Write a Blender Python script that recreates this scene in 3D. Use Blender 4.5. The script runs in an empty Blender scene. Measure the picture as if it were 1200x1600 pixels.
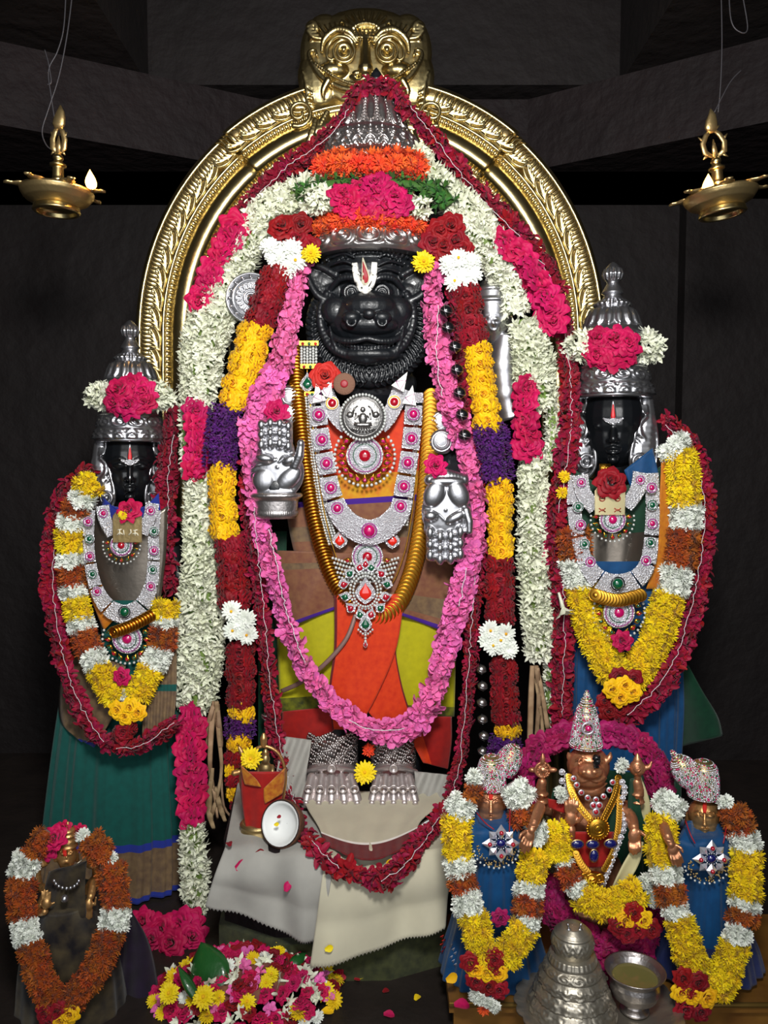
import bpy, bmesh, math, random
import numpy as np
from mathutils import Vector, Matrix, Quaternion
from mathutils.bvhtree import BVHTree
random.seed(11)
SC = bpy.context.scene
COL = SC.collection
pi = math.pi
R = random.Random(5)

# ------------------------------------------------------------------ camera
F = 1232.0                                   # focal length in pixels of the 1200x1600 frame
CAM = Vector((0.0, -2.1, 1.22))
PITCH = math.radians(3.7)
FW = Vector((0, math.cos(PITCH), -math.sin(PITCH)))
UPV = Vector((0, math.sin(PITCH), math.cos(PITCH)))
cd = bpy.data.cameras.new('camera')
cd.sensor_fit = 'VERTICAL'
cd.angle = 2 * math.atan(800 / F)
cd.clip_start = 0.02
cam = bpy.data.objects.new('camera', cd)
cam.location = CAM
cam.rotation_euler = (pi / 2 - PITCH, 0, 0)
COL.objects.link(cam)
SC.camera = cam

# ------------------------------------------------------------------ light and exposure
wd = bpy.data.worlds.new('world'); SC.world = wd; wd.use_nodes = True
wd.node_tree.nodes['Background'].inputs[0].default_value = (0.9, 0.95, 1.0, 1)
wd.node_tree.nodes['Background'].inputs[1].default_value = 0.06
def area(name, loc, aim, sx, sy, power, col=(1, 1, 1)):
    l = bpy.data.lights.new(name, 'AREA'); l.shape = 'RECTANGLE'; l.size = sx; l.size_y = sy
    l.energy = power; l.color = col
    o = bpy.data.objects.new(name, l); COL.objects.link(o)
    o.location = loc
    o.rotation_euler = (Vector(aim) - Vector(loc)).to_track_quat('-Z', 'Y').to_euler()
    return o
def spot(name, loc, aim, size, blend, power, rad, col):
    l = bpy.data.lights.new(name, 'SPOT'); l.spot_size = math.radians(size); l.spot_blend = blend; l.energy = power; l.color = col; l.shadow_soft_size = rad
    o = bpy.data.objects.new(name, l); COL.objects.link(o); o.location = loc
    o.rotation_euler = (Vector(aim) - Vector(loc)).to_track_quat('-Z', 'Y').to_euler()
spot('sanctum_lamp', (0.06, -1.95, 1.95), (0, 0.05, 1.50), 118, 1.0, 168, .16, (1.0, 0.985, 0.955))
area('silver_fill', (0.0, -3.2, 1.45), (0, 0, 1.2), 2.4, 2.0, 26, (0.95, 0.97, 1.0))  # added fill behind the camera for silver reflections, not a real doorway
vs = SC.view_settings
vs.view_transform = 'Standard'; vs.look = 'None'; vs.gamma = 1.0; vs.use_curve_mapping = False
vs.exposure = 0.22

# ------------------------------------------------------------------ pixel <-> place helpers
def P(px, py, Y):
    d = Vector(((px - 600) / F, 0, 0)) + UPV * ((800 - py) / F) + FW
    return CAM + d * ((Y - CAM.y) / d.y)
def Pz(px, py, z):
    d = Vector(((px - 600) / F, 0, 0)) + UPV * ((800 - py) / F) + FW
    return CAM + d * ((z - CAM.z) / d.z)
def S(Y): return (Y - CAM.y) / F
def lerp(a, b, t): return a + (b - a) * t
def sm(t): t = max(0., min(1., t)); return t * t * (3 - 2 * t)

# ------------------------------------------------------------------ materials
MATS = {}
def lin(c):
    return tuple(((v / 255) / 12.92 if v / 255 <= .04045 else ((v / 255 + .055) / 1.055) ** 2.4) for v in c) + (1,)
def pm(name, col, rough=.5, metal=0., var=0., hue=0., col2=None, nscale=40., namt=.5, bump=0., bscale=200., btype='noise',
       coat=0., sheen=0., emit=None, estr=0., trans=0., sss=0., spec=.5, bdist=.01):
    if name in MATS: return MATS[name]
    m = bpy.data.materials.new(name); m.use_nodes = True; MATS[name] = m
    nt = m.node_tree; N = nt.nodes; L = nt.links; b = N['Principled BSDF']
    b.inputs['Roughness'].default_value = rough; b.inputs['Metallic'].default_value = metal
    b.inputs['Specular IOR Level'].default_value = spec
    b.inputs['Coat Weight'].default_value = coat
    if sheen: b.inputs['Sheen Weight'].default_value = sheen
    if trans: b.inputs['Transmission Weight'].default_value = trans
    c = lin(col); b.inputs['Base Color'].default_value = c
    src = None
    tc = N.new('ShaderNodeTexCoord')
    if col2 is not None:
        n = N.new('ShaderNodeTexNoise'); n.inputs['Scale'].default_value = nscale; n.inputs['Detail'].default_value = 4
        L.new(tc.outputs['Object'], n.inputs['Vector'])
        rmp = N.new('ShaderNodeValToRGB')
        rmp.color_ramp.elements[0].position = .5 - namt * .3; rmp.color_ramp.elements[1].position = .5 + namt * .3
        rmp.color_ramp.elements[0].color = c; rmp.color_ramp.elements[1].color = lin(col2)
        L.new(n.outputs['Fac'], rmp.inputs['Fac']); src = rmp.outputs['Color']
    if var or hue:
        oi = N.new('ShaderNodeObjectInfo'); hs = N.new('ShaderNodeHueSaturation')
        mr = N.new('ShaderNodeMapRange'); mr.inputs['To Min'].default_value = 1 - var; mr.inputs['To Max'].default_value = 1 + var
        L.new(oi.outputs['Random'], mr.inputs['Value']); L.new(mr.outputs[0], hs.inputs['Value'])
        if hue:
            m2 = N.new('ShaderNodeMath'); m2.operation = 'MULTIPLY'; m2.inputs[1].default_value = 7.31
            m3 = N.new('ShaderNodeMath'); m3.operation = 'FRACT'
            mr2 = N.new('ShaderNodeMapRange'); mr2.inputs['To Min'].default_value = .5 - hue; mr2.inputs['To Max'].default_value = .5 + hue
            L.new(oi.outputs['Random'], m2.inputs[0]); L.new(m2.outputs[0], m3.inputs[0]); L.new(m3.outputs[0], mr2.inputs['Value'])
            L.new(mr2.outputs[0], hs.inputs['Hue'])
        if src: L.new(src, hs.inputs['Color'])
        else: hs.inputs['Color'].default_value = c
        src = hs.outputs['Color']
    if src: L.new(src, b.inputs['Base Color'])
    if bump:
        if btype == 'noise':
            t = N.new('ShaderNodeTexNoise'); t.inputs['Detail'].default_value = 6; o = t.outputs['Fac']
        elif btype == 'voronoi':
            t = N.new('ShaderNodeTexVoronoi'); o = t.outputs['Distance']
        else:
            t = N.new('ShaderNodeTexWave'); t.inputs['Distortion'].default_value = 3; t.inputs['Detail'].default_value = 2; o = t.outputs['Fac']
        t.inputs['Scale'].default_value = bscale
        L.new(tc.outputs['Object'], t.inputs['Vector'])
        bp = N.new('ShaderNodeBump'); bp.inputs['Strength'].default_value = bump; bp.inputs['Distance'].default_value = bdist
        L.new(o, bp.inputs['Height']); L.new(bp.outputs['Normal'], b.inputs['Normal'])
    if emit:
        b.inputs['Emission Color'].default_value = lin(emit); b.inputs['Emission Strength'].default_value = estr
    return m

STONE = pm('dark_stone', (18, 14, 14), .75, col2=(27, 21, 21), nscale=5, namt=1.2, bump=.6, bscale=14, bdist=.02, spec=.3)
STONE2 = pm('soot_beam', (33, 25, 26), .7, col2=(22, 17, 18), nscale=7, namt=1.2, bump=.6, bscale=20, bdist=.02, spec=.2)
FLOORM = pm('dark_floor', (46, 38, 34), .5, col2=(30, 25, 23), nscale=9, namt=1., bump=.3, bscale=30)
BLACK = pm('oiled_black_stone', (20, 23, 27), .40, bump=.25, bscale=120, bdist=.004, coat=.12)
BLACKS = pm('smooth_black_stone', (14, 16, 19), .30, bump=.08, bscale=60, bdist=.004, coat=.3)
SILVER = pm('silver', (194, 194, 198), .30, .96, bump=.10, bscale=60, bdist=.004)
SILVERD = pm('aged_silver', (184, 178, 176), .33, .95, bump=.25, bscale=110, bdist=.004)
SILVERG = pm('granulated_silver', (240, 240, 246), .36, .55, bump=.6, bscale=230, btype='voronoi', bdist=.012)
PEWTER = pm('pewter', (172, 165, 150), .38, .8, bump=.2, bscale=70, bdist=.004)
BRASS = pm('pale_brass', (212, 194, 142), .30, 1., col2=(196, 174, 118), nscale=12, bump=.15, bscale=45, bdist=.006)
BRASSD = pm('old_brass', (178, 154, 106), .38, .88, bump=.2, bscale=80, bdist=.004)
GOLD = pm('gold', (212, 158, 56), .32, 1.)
BRONZE = pm('bronze', (204, 142, 104), .38, .78, bump=.2, bscale=150, bdist=.003)
BRONZEG = pm('golden_bronze', (198, 152, 96), .38, .8, bump=.2, bscale=150, bdist=.003)
RUBY = pm('ruby', (170, 8, 34), .06, 0, coat=1., spec=.9)
MAGGEM = pm('pink_ruby', (190, 14, 96), .06, 0, coat=1., spec=.9)
EMER = pm('emerald', (4, 84, 52), .06, 0, coat=1., spec=.9)
SAPPH = pm('sapphire', (14, 18, 92), .06, 0, coat=1., spec=.9)
FIREGEM = pm('fire_gem', (226, 40, 24), .06, 0, coat=1., spec=.9)
DIAM = pm('crystal', (235, 235, 245), .12, .7, spec=.9)
PEARL = pm('pearl', (205, 208, 204), .2, .1, coat=.6)
WHITEP = pm('white_paint', (238, 236, 228), .6)
REDP = pm('red_paint', (150, 14, 30), .5)
VERM = pm('vermilion', (190, 26, 12), .8)
THREAD = pm('white_thread', (226, 222, 224), .8)
MAGLINE = pm('magenta_enamel', (150, 40, 130), .4)
# flowers
def fl(name, col, col2=None, var=.18, hue=.012, rough=.6, nscale=4., namt=.8):
    return pm(name, col, rough, 0, var, hue, col2, nscale, namt, sheen=.1, spec=.25)
M_RED = fl('rose_red', (144, 6, 24), (116, 3, 18), .2, .004)
M_MAG = fl('rose_magenta', (196, 8, 84), (168, 5, 66), .18, .006)
M_DMAG = fl('rose_dark_magenta', (156, 12, 84), (128, 8, 66))
M_YEL = fl('rose_yellow', (246, 196, 10), (238, 180, 4), .08, .008)
M_TUB = fl('tuberose_white', (236, 237, 220), (216, 221, 192), .12, .01)
M_WHT = fl('chrysanthemum_white', (240, 242, 236), (222, 228, 214), .08, .01)
M_ORG = fl('chrysanthemum_orange', (246, 100, 46), (236, 78, 30), .12, .01)
M_LEM = fl('chrysanthemum_yellow', (240, 214, 20), (226, 190, 10), .10, .01)
M_RUST = fl('chrysanthemum_rust', (176, 92, 24), (138, 54, 18), .18, .012)
M_PUR = fl('statice_purple', (92, 26, 116), (66, 14, 86), .25, .02)
M_PINK = fl('oleander_pink', (232, 118, 180), (212, 88, 156), .14, .012)
M_CRIM = fl('oleander_crimson', (154, 10, 48), (126, 6, 36), .20, .012)
M_GRN = fl('leaf_green', (66, 116, 44), (46, 92, 34), .25, .02)
M_EYE = fl('flower_eye', (240, 180, 24), None, .1)
M_STEM = fl('stem_green', (118, 140, 70), (90, 116, 52), .2)
def fab(name, col, col2=None, rough=.75, bump=.25, bscale=900, nscale=60, namt=.8, **k):
    return pm(name, col, rough, 0, 0, 0, col2, nscale, namt, bump, bscale, 'wave', sheen=.15, spec=.3, bdist=.002, **k)
TEAL = fab('teal_silk', (2, 84, 76), (2, 72, 66))
BLUE = fab('blue_silk', (4, 72, 122), (3, 60, 106), .5)
NAVY = fab('navy_silk', (22, 36, 88), (40, 52, 96), .5)
ROYAL = fab('royal_blue_edge', (28, 46, 140))
BROWNS = fab('brown_zari', (112, 66, 52), (134, 92, 62), .5)
ZARI = fab('old_gold_zari', (128, 104, 72), (90, 70, 56), .45)
PURP = fab('purple_edge', (62, 22, 128))
LIME = fab('lime_silk', (184, 178, 12), (168, 162, 10), .55)
ORNG = fab('orange_silk', (216, 66, 22), (196, 46, 18), .5)
REDS = fab('red_silk', (166, 24, 16), (140, 16, 14), .55)
GOLDY = fab('yellow_zari', (206, 164, 20), (196, 96, 26), .5, nscale=45)
OLIVE = fab('black_green_border', (44, 50, 16), (120, 122, 18), .6, nscale=60)
WCLOTH = fab('white_cotton', (176, 174, 166), (150, 148, 142), .85, nscale=16, namt=1.2)
CREAM = fab('cream_cotton', (206, 200, 174), (186, 180, 158), .8, nscale=14, namt=1.2)
MAROON = fab('maroon_border', (92, 14, 22), (112, 26, 26), .6)
DKCLOTH = fab('dark_brocade', (18, 14, 18), (72, 62, 42), .5, nscale=26, namt=.5)
DGREEN = fab('dark_green_silk', (14, 62, 40), (10, 50, 34), .5)
OLIVEB = fab('olive_stripe', (140, 148, 50))
GREYB = pm('grey_silver_bodice', (128, 120, 110), .32, .85, bump=.1, bscale=30)
GREENW = fab('green_weave_mat', (70, 74, 40), (40, 44, 24), .8)

# ------------------------------------------------------------------ object helpers
WM = {}
def reg(o, M): WM[o.name] = M
def put(o, parent, M):
    """place o at world matrix M, optionally under parent"""
    COL.objects.link(o)
    if parent is not None:
        o.parent = parent; o.matrix_parent_inverse = WM[parent.name].inverted()
    o.matrix_basis = M
    WM[o.name] = M.copy()
    return o
def tag(o, label, cat, group=None, kind=None):
    if label: o['label'] = label
    if cat: o['category'] = cat
    if group: o['group'] = group
    if kind: o['kind'] = kind
    return o
def thing(name, label, cat, loc, group=None):
    o = bpy.data.objects.new(name, None); o.empty_display_size = .05
    put(o, None, Matrix.Translation(Vector(loc)))
    return tag(o, label, cat, group)
def mk(name, verts, faces, mats, parent=None, mi=None, smooth=True, label=None, kind=None):
    vs_ = [Vector(v) for v in verts]
    lo = Vector((min(v.x for v in vs_), min(v.y for v in vs_), min(v.z for v in vs_)))
    hi = Vector((max(v.x for v in vs_), max(v.y for v in vs_), max(v.z for v in vs_)))
    c = (lo + hi) / 2
    me = bpy.data.meshes.new(name)
    me.from_pydata([v - c for v in vs_], [], faces)
    for m in (mats if isinstance(mats, (list, tuple)) else [mats]): me.materials.append(m)
    if mi: me.polygons.foreach_set('material_index', mi)
    if smooth: me.polygons.foreach_set('use_smooth', [True] * len(me.polygons))
    me.update()
    o = put(bpy.data.objects.new(name, me), parent, Matrix.Translation(c))
    if label: o['label'] = label
    if kind: o['kind'] = kind
    return o
def fixn(o):
    bm = bmesh.new(); bm.from_mesh(o.data); bmesh.ops.recalc_face_normals(bm, faces=bm.faces); bm.to_mesh(o.data); bm.free()
    return o
def inst(name, mesh, parent, M):
    return put(bpy.data.objects.new(name, mesh), parent, M)
class MB:
    """collects shapes into one mesh"""
    def __init__(s): s.v = []; s.f = []; s.m = []
    def add(s, v, f, m=0):
        b = len(s.v); s.v += [Vector(x) for x in v]; s.f += [tuple(b + i for i in q) for q in f]; s.m += [m] * len(f)
        return s
    def box(s, lo, hi, m=0, M=None):
        v = [Vector((x, y, z)) for z in (lo[2], hi[2]) for y in (lo[1], hi[1]) for x in (lo[0], hi[0])]
        if M: v = [M @ q for q in v]
        return s.add(v, [(0, 2, 3, 1), (4, 5, 7, 6), (0, 1, 5, 4), (2, 6, 7, 3), (0, 4, 6, 2), (1, 3, 7, 5)], m)
    def prism(s, poly, z0, z1, m=0):
        n = len(poly)
        v = [(x, y, z0) for x, y in poly] + [(x, y, z1) for x, y in poly]
        f = [tuple(range(n))[::-1], tuple(range(n, 2 * n))] + [(i, (i + 1) % n, n + (i + 1) % n, n + i) for i in range(n)]
        return s.add(v, f, m)
    def tube(s, pts, r, n=6, m=0, flat=1., up=None, cap=True):
        pts = [Vector(p) for p in pts]; k = len(pts); V = []; Fc = []
        rr = r if isinstance(r, (list, tuple)) else [r] * k
        pu = Vector((0, -1, 0.13)).normalized() if up is None else Vector(up)
        for i in range(k):
            t = (pts[min(i + 1, k - 1)] - pts[max(i - 1, 0)])
            t = t.normalized() if t.length > 1e-9 else Vector((0, 0, 1))
            sd = t.cross(pu)
            if sd.length < 1e-3: sd = t.cross(Vector((1, 0, 0)))
            sd.normalize(); nn = sd.cross(t).normalized()
            for j in range(n):
                a = 2 * pi * j / n
                V.append(pts[i] + sd * (rr[i] * math.cos(a)) + nn * (rr[i] * flat * math.sin(a)))
        for i in range(k - 1):
            for j in range(n):
                Fc.append((i * n + j, i * n + (j + 1) % n, (i + 1) * n + (j + 1) % n, (i + 1) * n + j))
        if cap:
            Fc.append(tuple(range(n))[::-1]); Fc.append(tuple((k - 1) * n + j for j in range(n)))
        return s.add(V, Fc, m)
    def ball(s, c, r, n=8, k=6, m=0, M=None):
        r = r if isinstance(r, (tuple, list, Vector)) else (r, r, r)
        c = Vector(c); V = []; Fc = []
        for i in range(k + 1):
            ph = pi * i / k
            for j in range(n):
                a = 2 * pi * j / n
                q = Vector((r[0] * math.sin(ph) * math.cos(a), r[1] * math.sin(ph) * math.sin(a), r[2] * math.cos(ph)))
                V.append(c + (M @ q if M else q))
        for i in range(k):
            for j in range(n):
                a, b, cc, d = i * n + j, i * n + (j + 1) % n, (i + 1) * n + (j + 1) % n, (i + 1) * n + j
                if i == 0: Fc.append((a, d, cc))
                elif i == k - 1: Fc.append((a, d, b))
                else: Fc.append((a, d, cc, b))
        return s.add(V, Fc, m)
    def torus(s, c, Rr, r, ax=(0, -1, 0), n=20, k=6, m=0, sy=1.):
        c = Vector(c); q = Vector(ax).to_track_quat('Z', 'Y'); V = []; Fc = []
        for i in range(n):
            a = 2 * pi * i / n
            for j in range(k):
                b = 2 * pi * j / k
                V.append(c + q @ Vector(((Rr + r * math.cos(b)) * math.cos(a), sy * (Rr + r * math.cos(b)) * math.sin(a), r * math.sin(b))))
        for i in range(n):
            for j in range(k):
                Fc.append((i * k + j, ((i + 1) % n) * k + j, ((i + 1) % n) * k + (j + 1) % k, i * k + (j + 1) % k))
        return s.add(V, Fc, m)
    def disc(s, c, r, th, ax=(0, -1, 0), n=20, m=0, dome=.3):
        """thick disc facing ax with a domed front"""
        c = Vector(c); q = Vector(ax).to_track_quat('Z', 'Y'); V = []; Fc = []
        prof = [(r, 0), (r, th * .6), (r * .92, th), (r * .5, th * (1 + dome * .7)), (0.0001, th * (1 + dome))]
        for rr, z in prof:
            for j in range(n):
                a = 2 * pi * j / n
                V.append(c + q @ Vector((rr * math.cos(a), rr * math.sin(a), z)))
        for i in range(len(prof) - 1):
            for j in range(n):
                Fc.append((i * n + j, i * n + (j + 1) % n, (i + 1) * n + (j + 1) % n, (i + 1) * n + j))
        Fc.append(tuple(range(n))[::-1])
        return s.add(V, Fc, m)
    def build(s, name, mats, parent=None, smooth=True, label=None, kind=None):
        return mk(name, s.v, s.f, mats, parent, s.m, smooth, label, kind)
def catmull(pts, per=10):
    pts = [tuple(map(float, p)) for p in pts]; out = []
    n = len(pts)
    for i in range(n - 1):
        p0 = pts[max(i - 1, 0)]; p1 = pts[i]; p2 = pts[i + 1]; p3 = pts[min(i + 2, n - 1)]
        for k in range(per):
            t = k / per
            out.append(tuple(.5 * (2 * b + (c - a) * t + (2 * a - 5 * b + 4 * c - d) * t * t + (3 * b - a - 3 * c + d) * t ** 3)
                             for a, b, c, d in zip(p0, p1, p2, p3)))
    out.append(pts[-1]); return out
def pxpath(pts, per=8):
    """(px,py,Y) control points -> smooth world polyline"""
    return [P(a, b, c) for a, b, c in catmull(pts, per)]
def resample(pts, step):
    pts = [Vector(p) for p in pts]; L = [0.]
    for a, b in zip(pts, pts[1:]): L.append(L[-1] + (b - a).length)
    n = max(1, int(round(L[-1] / step))); out = []; j = 0
    for i in range(n + 1):
        s = L[-1] * i / n
        while j < len(L) - 2 and L[j + 1] < s: j += 1
        t = (s - L[j]) / max(1e-9, L[j + 1] - L[j]); out.append(pts[j].lerp(pts[j + 1], t))
    return out

# ------------------------------------------------------------------ lathe with relief
def relief(kind, u, t, amp):
    if kind == 'petal':
        r = math.hypot(u, t * .95); return amp * (.5 + .5 * math.cos(r * pi * 4)) * (1 if r < 1 else .25) + amp * .8 * max(0, 1 - r)
    if kind == 'petal_up':
        r = math.hypot(u, (1 - t) * .95); return amp * (.5 + .5 * math.cos(r * pi * 4)) * (1 if r < 1 else .25) + amp * .8 * max(0, 1 - r)
    if kind == 'bead':
        d = u * u + (2 * t - 1) ** 2; return amp * math.sqrt(max(0, 1 - d))
    if kind == 'rib': return amp * (1 - u * u)
    if kind == 'flute':
        w = .85 * math.sqrt(max(0.02, 1 - (2 * t - 1) ** 2)); return amp * (math.sqrt(max(0, 1 - (u / w) ** 2)) if abs(u) < w else 0)
    if kind == 'diag': return amp * (.5 + .5 * math.cos(2 * pi * (u * .5 + t * .9 * (1 if u > 0 else -1)) * 2)) * min(1, 6 * t, 6 * (1 - t))
    if kind == 'scroll':
        r = math.hypot(u * 1.1, (2 * t - 1) * 1.1); a = math.atan2(2 * t - 1, u)
        return amp * (.5 + .5 * math.cos(r * 9 - a)) * min(1, 6 * t, 6 * (1 - t))
    if kind == 'ring': return amp * math.sqrt(max(0, 1 - (2 * t - 1) ** 2))
    return 0
def lathe_px(name, cx, prof, Y, mats, parent=None, bands=(), nseg=144, step=1.5, tilt=None, label=None, sxy=(1, 1), capb=True):
    """prof: (py, half width px) from top to bottom about a vertical axis at (cx, Y); bands: (py0, py1, kind, count, amp px)"""
    s = S(Y); V = []; Fc = []; rows = []
    for (y0, h0), (y1, h1) in zip(prof, prof[1:]):
        n = max(1, int(abs(math.hypot(y1 - y0, h1 - h0)) / step))
        for k in range(n): rows.append((lerp(y0, y1, k / n), lerp(h0, h1, k / n)))
    rows.append(prof[-1])
    x0 = P(cx, prof[0][0], Y).x
    for py, hw in rows:
        z = P(cx, py, Y).z
        act = [(b, (py - b[0]) / (b[1] - b[0])) for b in bands if b[0] <= py <= b[1]]
        for j in range(nseg):
            th = 2 * pi * j / nseg; h = hw
            for b, t in act:
                u = ((th * b[3] / (2 * pi) + .5) % 1) * 2 - 1
                h += relief(b[2], u, t, b[4]) * min(1, hw / 6)
            V.append(Vector((x0 + sxy[0] * h * s * math.sin(th), Y - sxy[1] * h * s * math.cos(th), z)))
    k = len(rows)
    for i in range(k - 1):
        for j in range(nseg):
            Fc.append((i * nseg + j, (i + 1) * nseg + j, (i + 1) * nseg + (j + 1) % nseg, i * nseg + (j + 1) % nseg))
    Fc.append(tuple(range(nseg)))
    if capb: Fc.append(tuple((k - 1) * nseg + j for j in range(nseg))[::-1])
    if tilt: V = [tilt @ v for v in V]
    return mk(name, V, Fc, mats, parent, None, True, label)

# ------------------------------------------------------------------ sculpting: unions of swept balls, voxel remeshed
class Sculpt:
    def __init__(s, slope=None): s.mb = MB(); s.sl = slope
    def yy(s, px, Y): return Y if s.sl is None else Y + (px - s.sl[0]) * S(Y) * s.sl[1]
    def e(s, px, py, Y, rx, ry, rd, rot=0., n=20, k=14):
        Y = s.yy(px, Y); q = S(Y); M = Matrix.Rotation(rot, 3, 'Y')
        s.mb.ball(P(px, py, Y), (rx * q, rd * q, ry * q), n, k, 0, M); return s
    def chain(s, pts, n=10, k=7, flat=1., dens=.5):
        """pts: (px,py,Y,r px) swept as overlapping balls"""
        pts = [(a[0], a[1], s.yy(a[0], a[2]), a[3]) for a in pts]
        for a, b in zip(pts, pts[1:]):
            pa, pb = P(*a[:3]), P(*b[:3]); ra, rb = a[3] * S(a[2]), b[3] * S(b[2])
            m = max(1, int((pb - pa).length / max(1e-6, min(ra, rb) * dens)))
            for i in range(m):
                t = i / m; r = lerp(ra, rb, t); s.mb.ball(pa.lerp(pb, t), (r, r * flat, r), n, k)
        r = pts[-1][3] * S(pts[-1][2]); s.mb.ball(P(*pts[-1][:3]), (r, r * flat, r), n, k); return s
    def curve(s, pts, per=5, **kw): return s.chain(catmull(pts, per), **kw)
    def ring(s, px, py, Y, Rr, r, sy=1., n=22):
        Y = s.yy(px, Y); q = S(Y); s.mb.torus(P(px, py, Y), Rr * q, r * q, n=n, k=8, sy=sy); return s
    def build(s, name, mat, parent=None, voxel=.004, smooth=2, label=None):
        me = bpy.data.meshes.new('t'); me.from_pydata(s.mb.v, [], s.mb.f); me.update()
        o = bpy.data.objects.new('t', me); COL.objects.link(o)
        md = o.modifiers.new('r', 'REMESH'); md.mode = 'VOXEL'; md.voxel_size = voxel; md.adaptivity = 0
        if smooth: m2 = o.modifiers.new('s', 'SMOOTH'); m2.iterations = smooth; m2.factor = .5
        dg = bpy.context.evaluated_depsgraph_get()
        r = bpy.data.meshes.new_from_object(o.evaluated_get(dg))
        bpy.data.objects.remove(o); bpy.data.meshes.remove(me)
        r.name = name; r.materials.clear(); r.materials.append(mat)
        vsx = [v.co for v in r.vertices]
        c = sum(vsx, Vector()) / max(1, len(vsx))
        r.transform(Matrix.Translation(-c))
        r.polygons.foreach_set('use_smooth', [True] * len(r.polygons))
        ob = put(bpy.data.objects.new(name, r), parent, Matrix.Translation(c))
        if label: ob['label'] = label
        return ob
def bvh_of(o):
    M = WM[o.name]
    return BVHTree.FromPolygons([M @ v.co for v in o.data.vertices], [tuple(p.vertices) for p in o.data.polygons])
def hit(bvh, px, py, off=.002, dflt=0.):
    d = (P(px, py, 0.) - CAM).normalized()
    loc, nrm, idx, dist = bvh.ray_cast(CAM, d)
    if loc is None: return P(px, py, dflt)
    return loc - d * off

# ------------------------------------------------------------------ cloth sheets
def polyl(pts, t):
    n = len(pts) - 1; x = min(max(t * n, 0), n - 1e-6); i = int(x); f = x - i
    return tuple(lerp(a, b, f) for a, b in zip(pts[i], pts[i + 1]))
def sheet(name, left, right, mats, yf, parent=None, off=0., nu=24, nv=24, fold=(0, 0, 0), thick=.0025, rowmat=None, colmat=None, smoothp=True, label=None, curve=True, sag=0., sag0=0.):
    """cloth between two edge polylines (px,py), hung on the front surface yf(px,py)->Y"""
    if curve and len(left) > 2: left = catmull(left, 6)
    if curve and len(right) > 2: right = catmull(right, 6)
    V = []; Fc = []; mi = []
    for j in range(nv + 1):
        a = polyl(left, j / nv); b = polyl(right, j / nv)
        for i in range(nu + 1):
            u = i / nu; px = lerp(a[0], b[0], u); py = lerp(a[1], b[1], u) + sag * math.sin(pi * u) * j / nv + sag0 * math.sin(pi * u) * (1 - j / nv) ** 3
            w = fold[0] * math.sin(u * fold[1] + fold[2] * j / nv * 3 + .7 * math.sin(u * 5)) * (.4 + .6 * j / nv)
            V.append(P(px, py, yf(px, py) - off - w))
    for j in range(nv):
        for i in range(nu):
            q = j * (nu + 1) + i; Fc.append((q, q + nu + 1, q + nu + 2, q + 1))
            m = 0
            if rowmat: m = rowmat(j / nv)
            if colmat: m = colmat(i / nu) if m == 0 else m
            mi.append(m)
    o = mk(name, V, Fc, mats, parent, mi, smoothp, label)
    md = o.modifiers.new('thick', 'SOLIDIFY'); md.thickness = thick; md.offset = -1
    return o
# ================================================================== the setting
FZ = .086
def struct(name, mb, m):
    o = mb.build(name, m, None, smooth=False); o['kind'] = 'structure'; return fixn(o)
struct('floor', MB().box((-1.8, -1.7, -.12), (1.8, .9, FZ)), FLOORM)
struct('wall_back', MB().box((-1.8, .9, -.12), (1.8, 1.1, 2.17)), STONE)
struct('wall_left', MB().box((-1.8, -1.3, -.12), (-1.5, .9, 2.17)), STONE)
struct('wall_right', MB().box((1.5, -1.3, -.12), (1.8, .9, 2.17)), STONE)
ZB, ZC, ZD = 2.17, 2.40, 2.70
def corner_slab(name, a, b, cx):
    A, B = Pz(*a, ZB), Pz(*b, ZB); d = (B - A)
    A2 = A + d * ((cx - A.x) / d.x); B2 = A + d * ((1.1 - A.y) / d.y)
    struct(name, MB().prism([(A2.x, A2.y), (B2.x, B2.y), (cx, 1.1)], ZB, ZC), STONE2)
corner_slab('trim_1', (0, 195), (310, 250), -1.8)
corner_slab('trim_2', (1200, 190), (872, 258), 1.8)
struct('trim_3', MB().box((-1.8, .56, ZB), (1.8, 1.1, ZC)), STONE2)
struct('trim_4', MB().box((-1.8, .46, ZC), (1.8, 1.1, ZD)), STONE)  # darker stone on upper beams and ceiling paints in the upward fade of light
struct('trim_5', MB().box((-1.8, -1.3, ZC), (-.74, .46, ZD)), STONE)
struct('trim_6', MB().box((.74, -1.3, ZC), (1.8, .46, ZD)), STONE)
struct('trim_7', MB().box((1.1, .83, 0), (1.5, .9, 2.17)), STONE)
struct('ceiling', MB().box((-1.8, -1.3, ZD), (1.8, 1.1, 2.85)), STONE)

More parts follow.
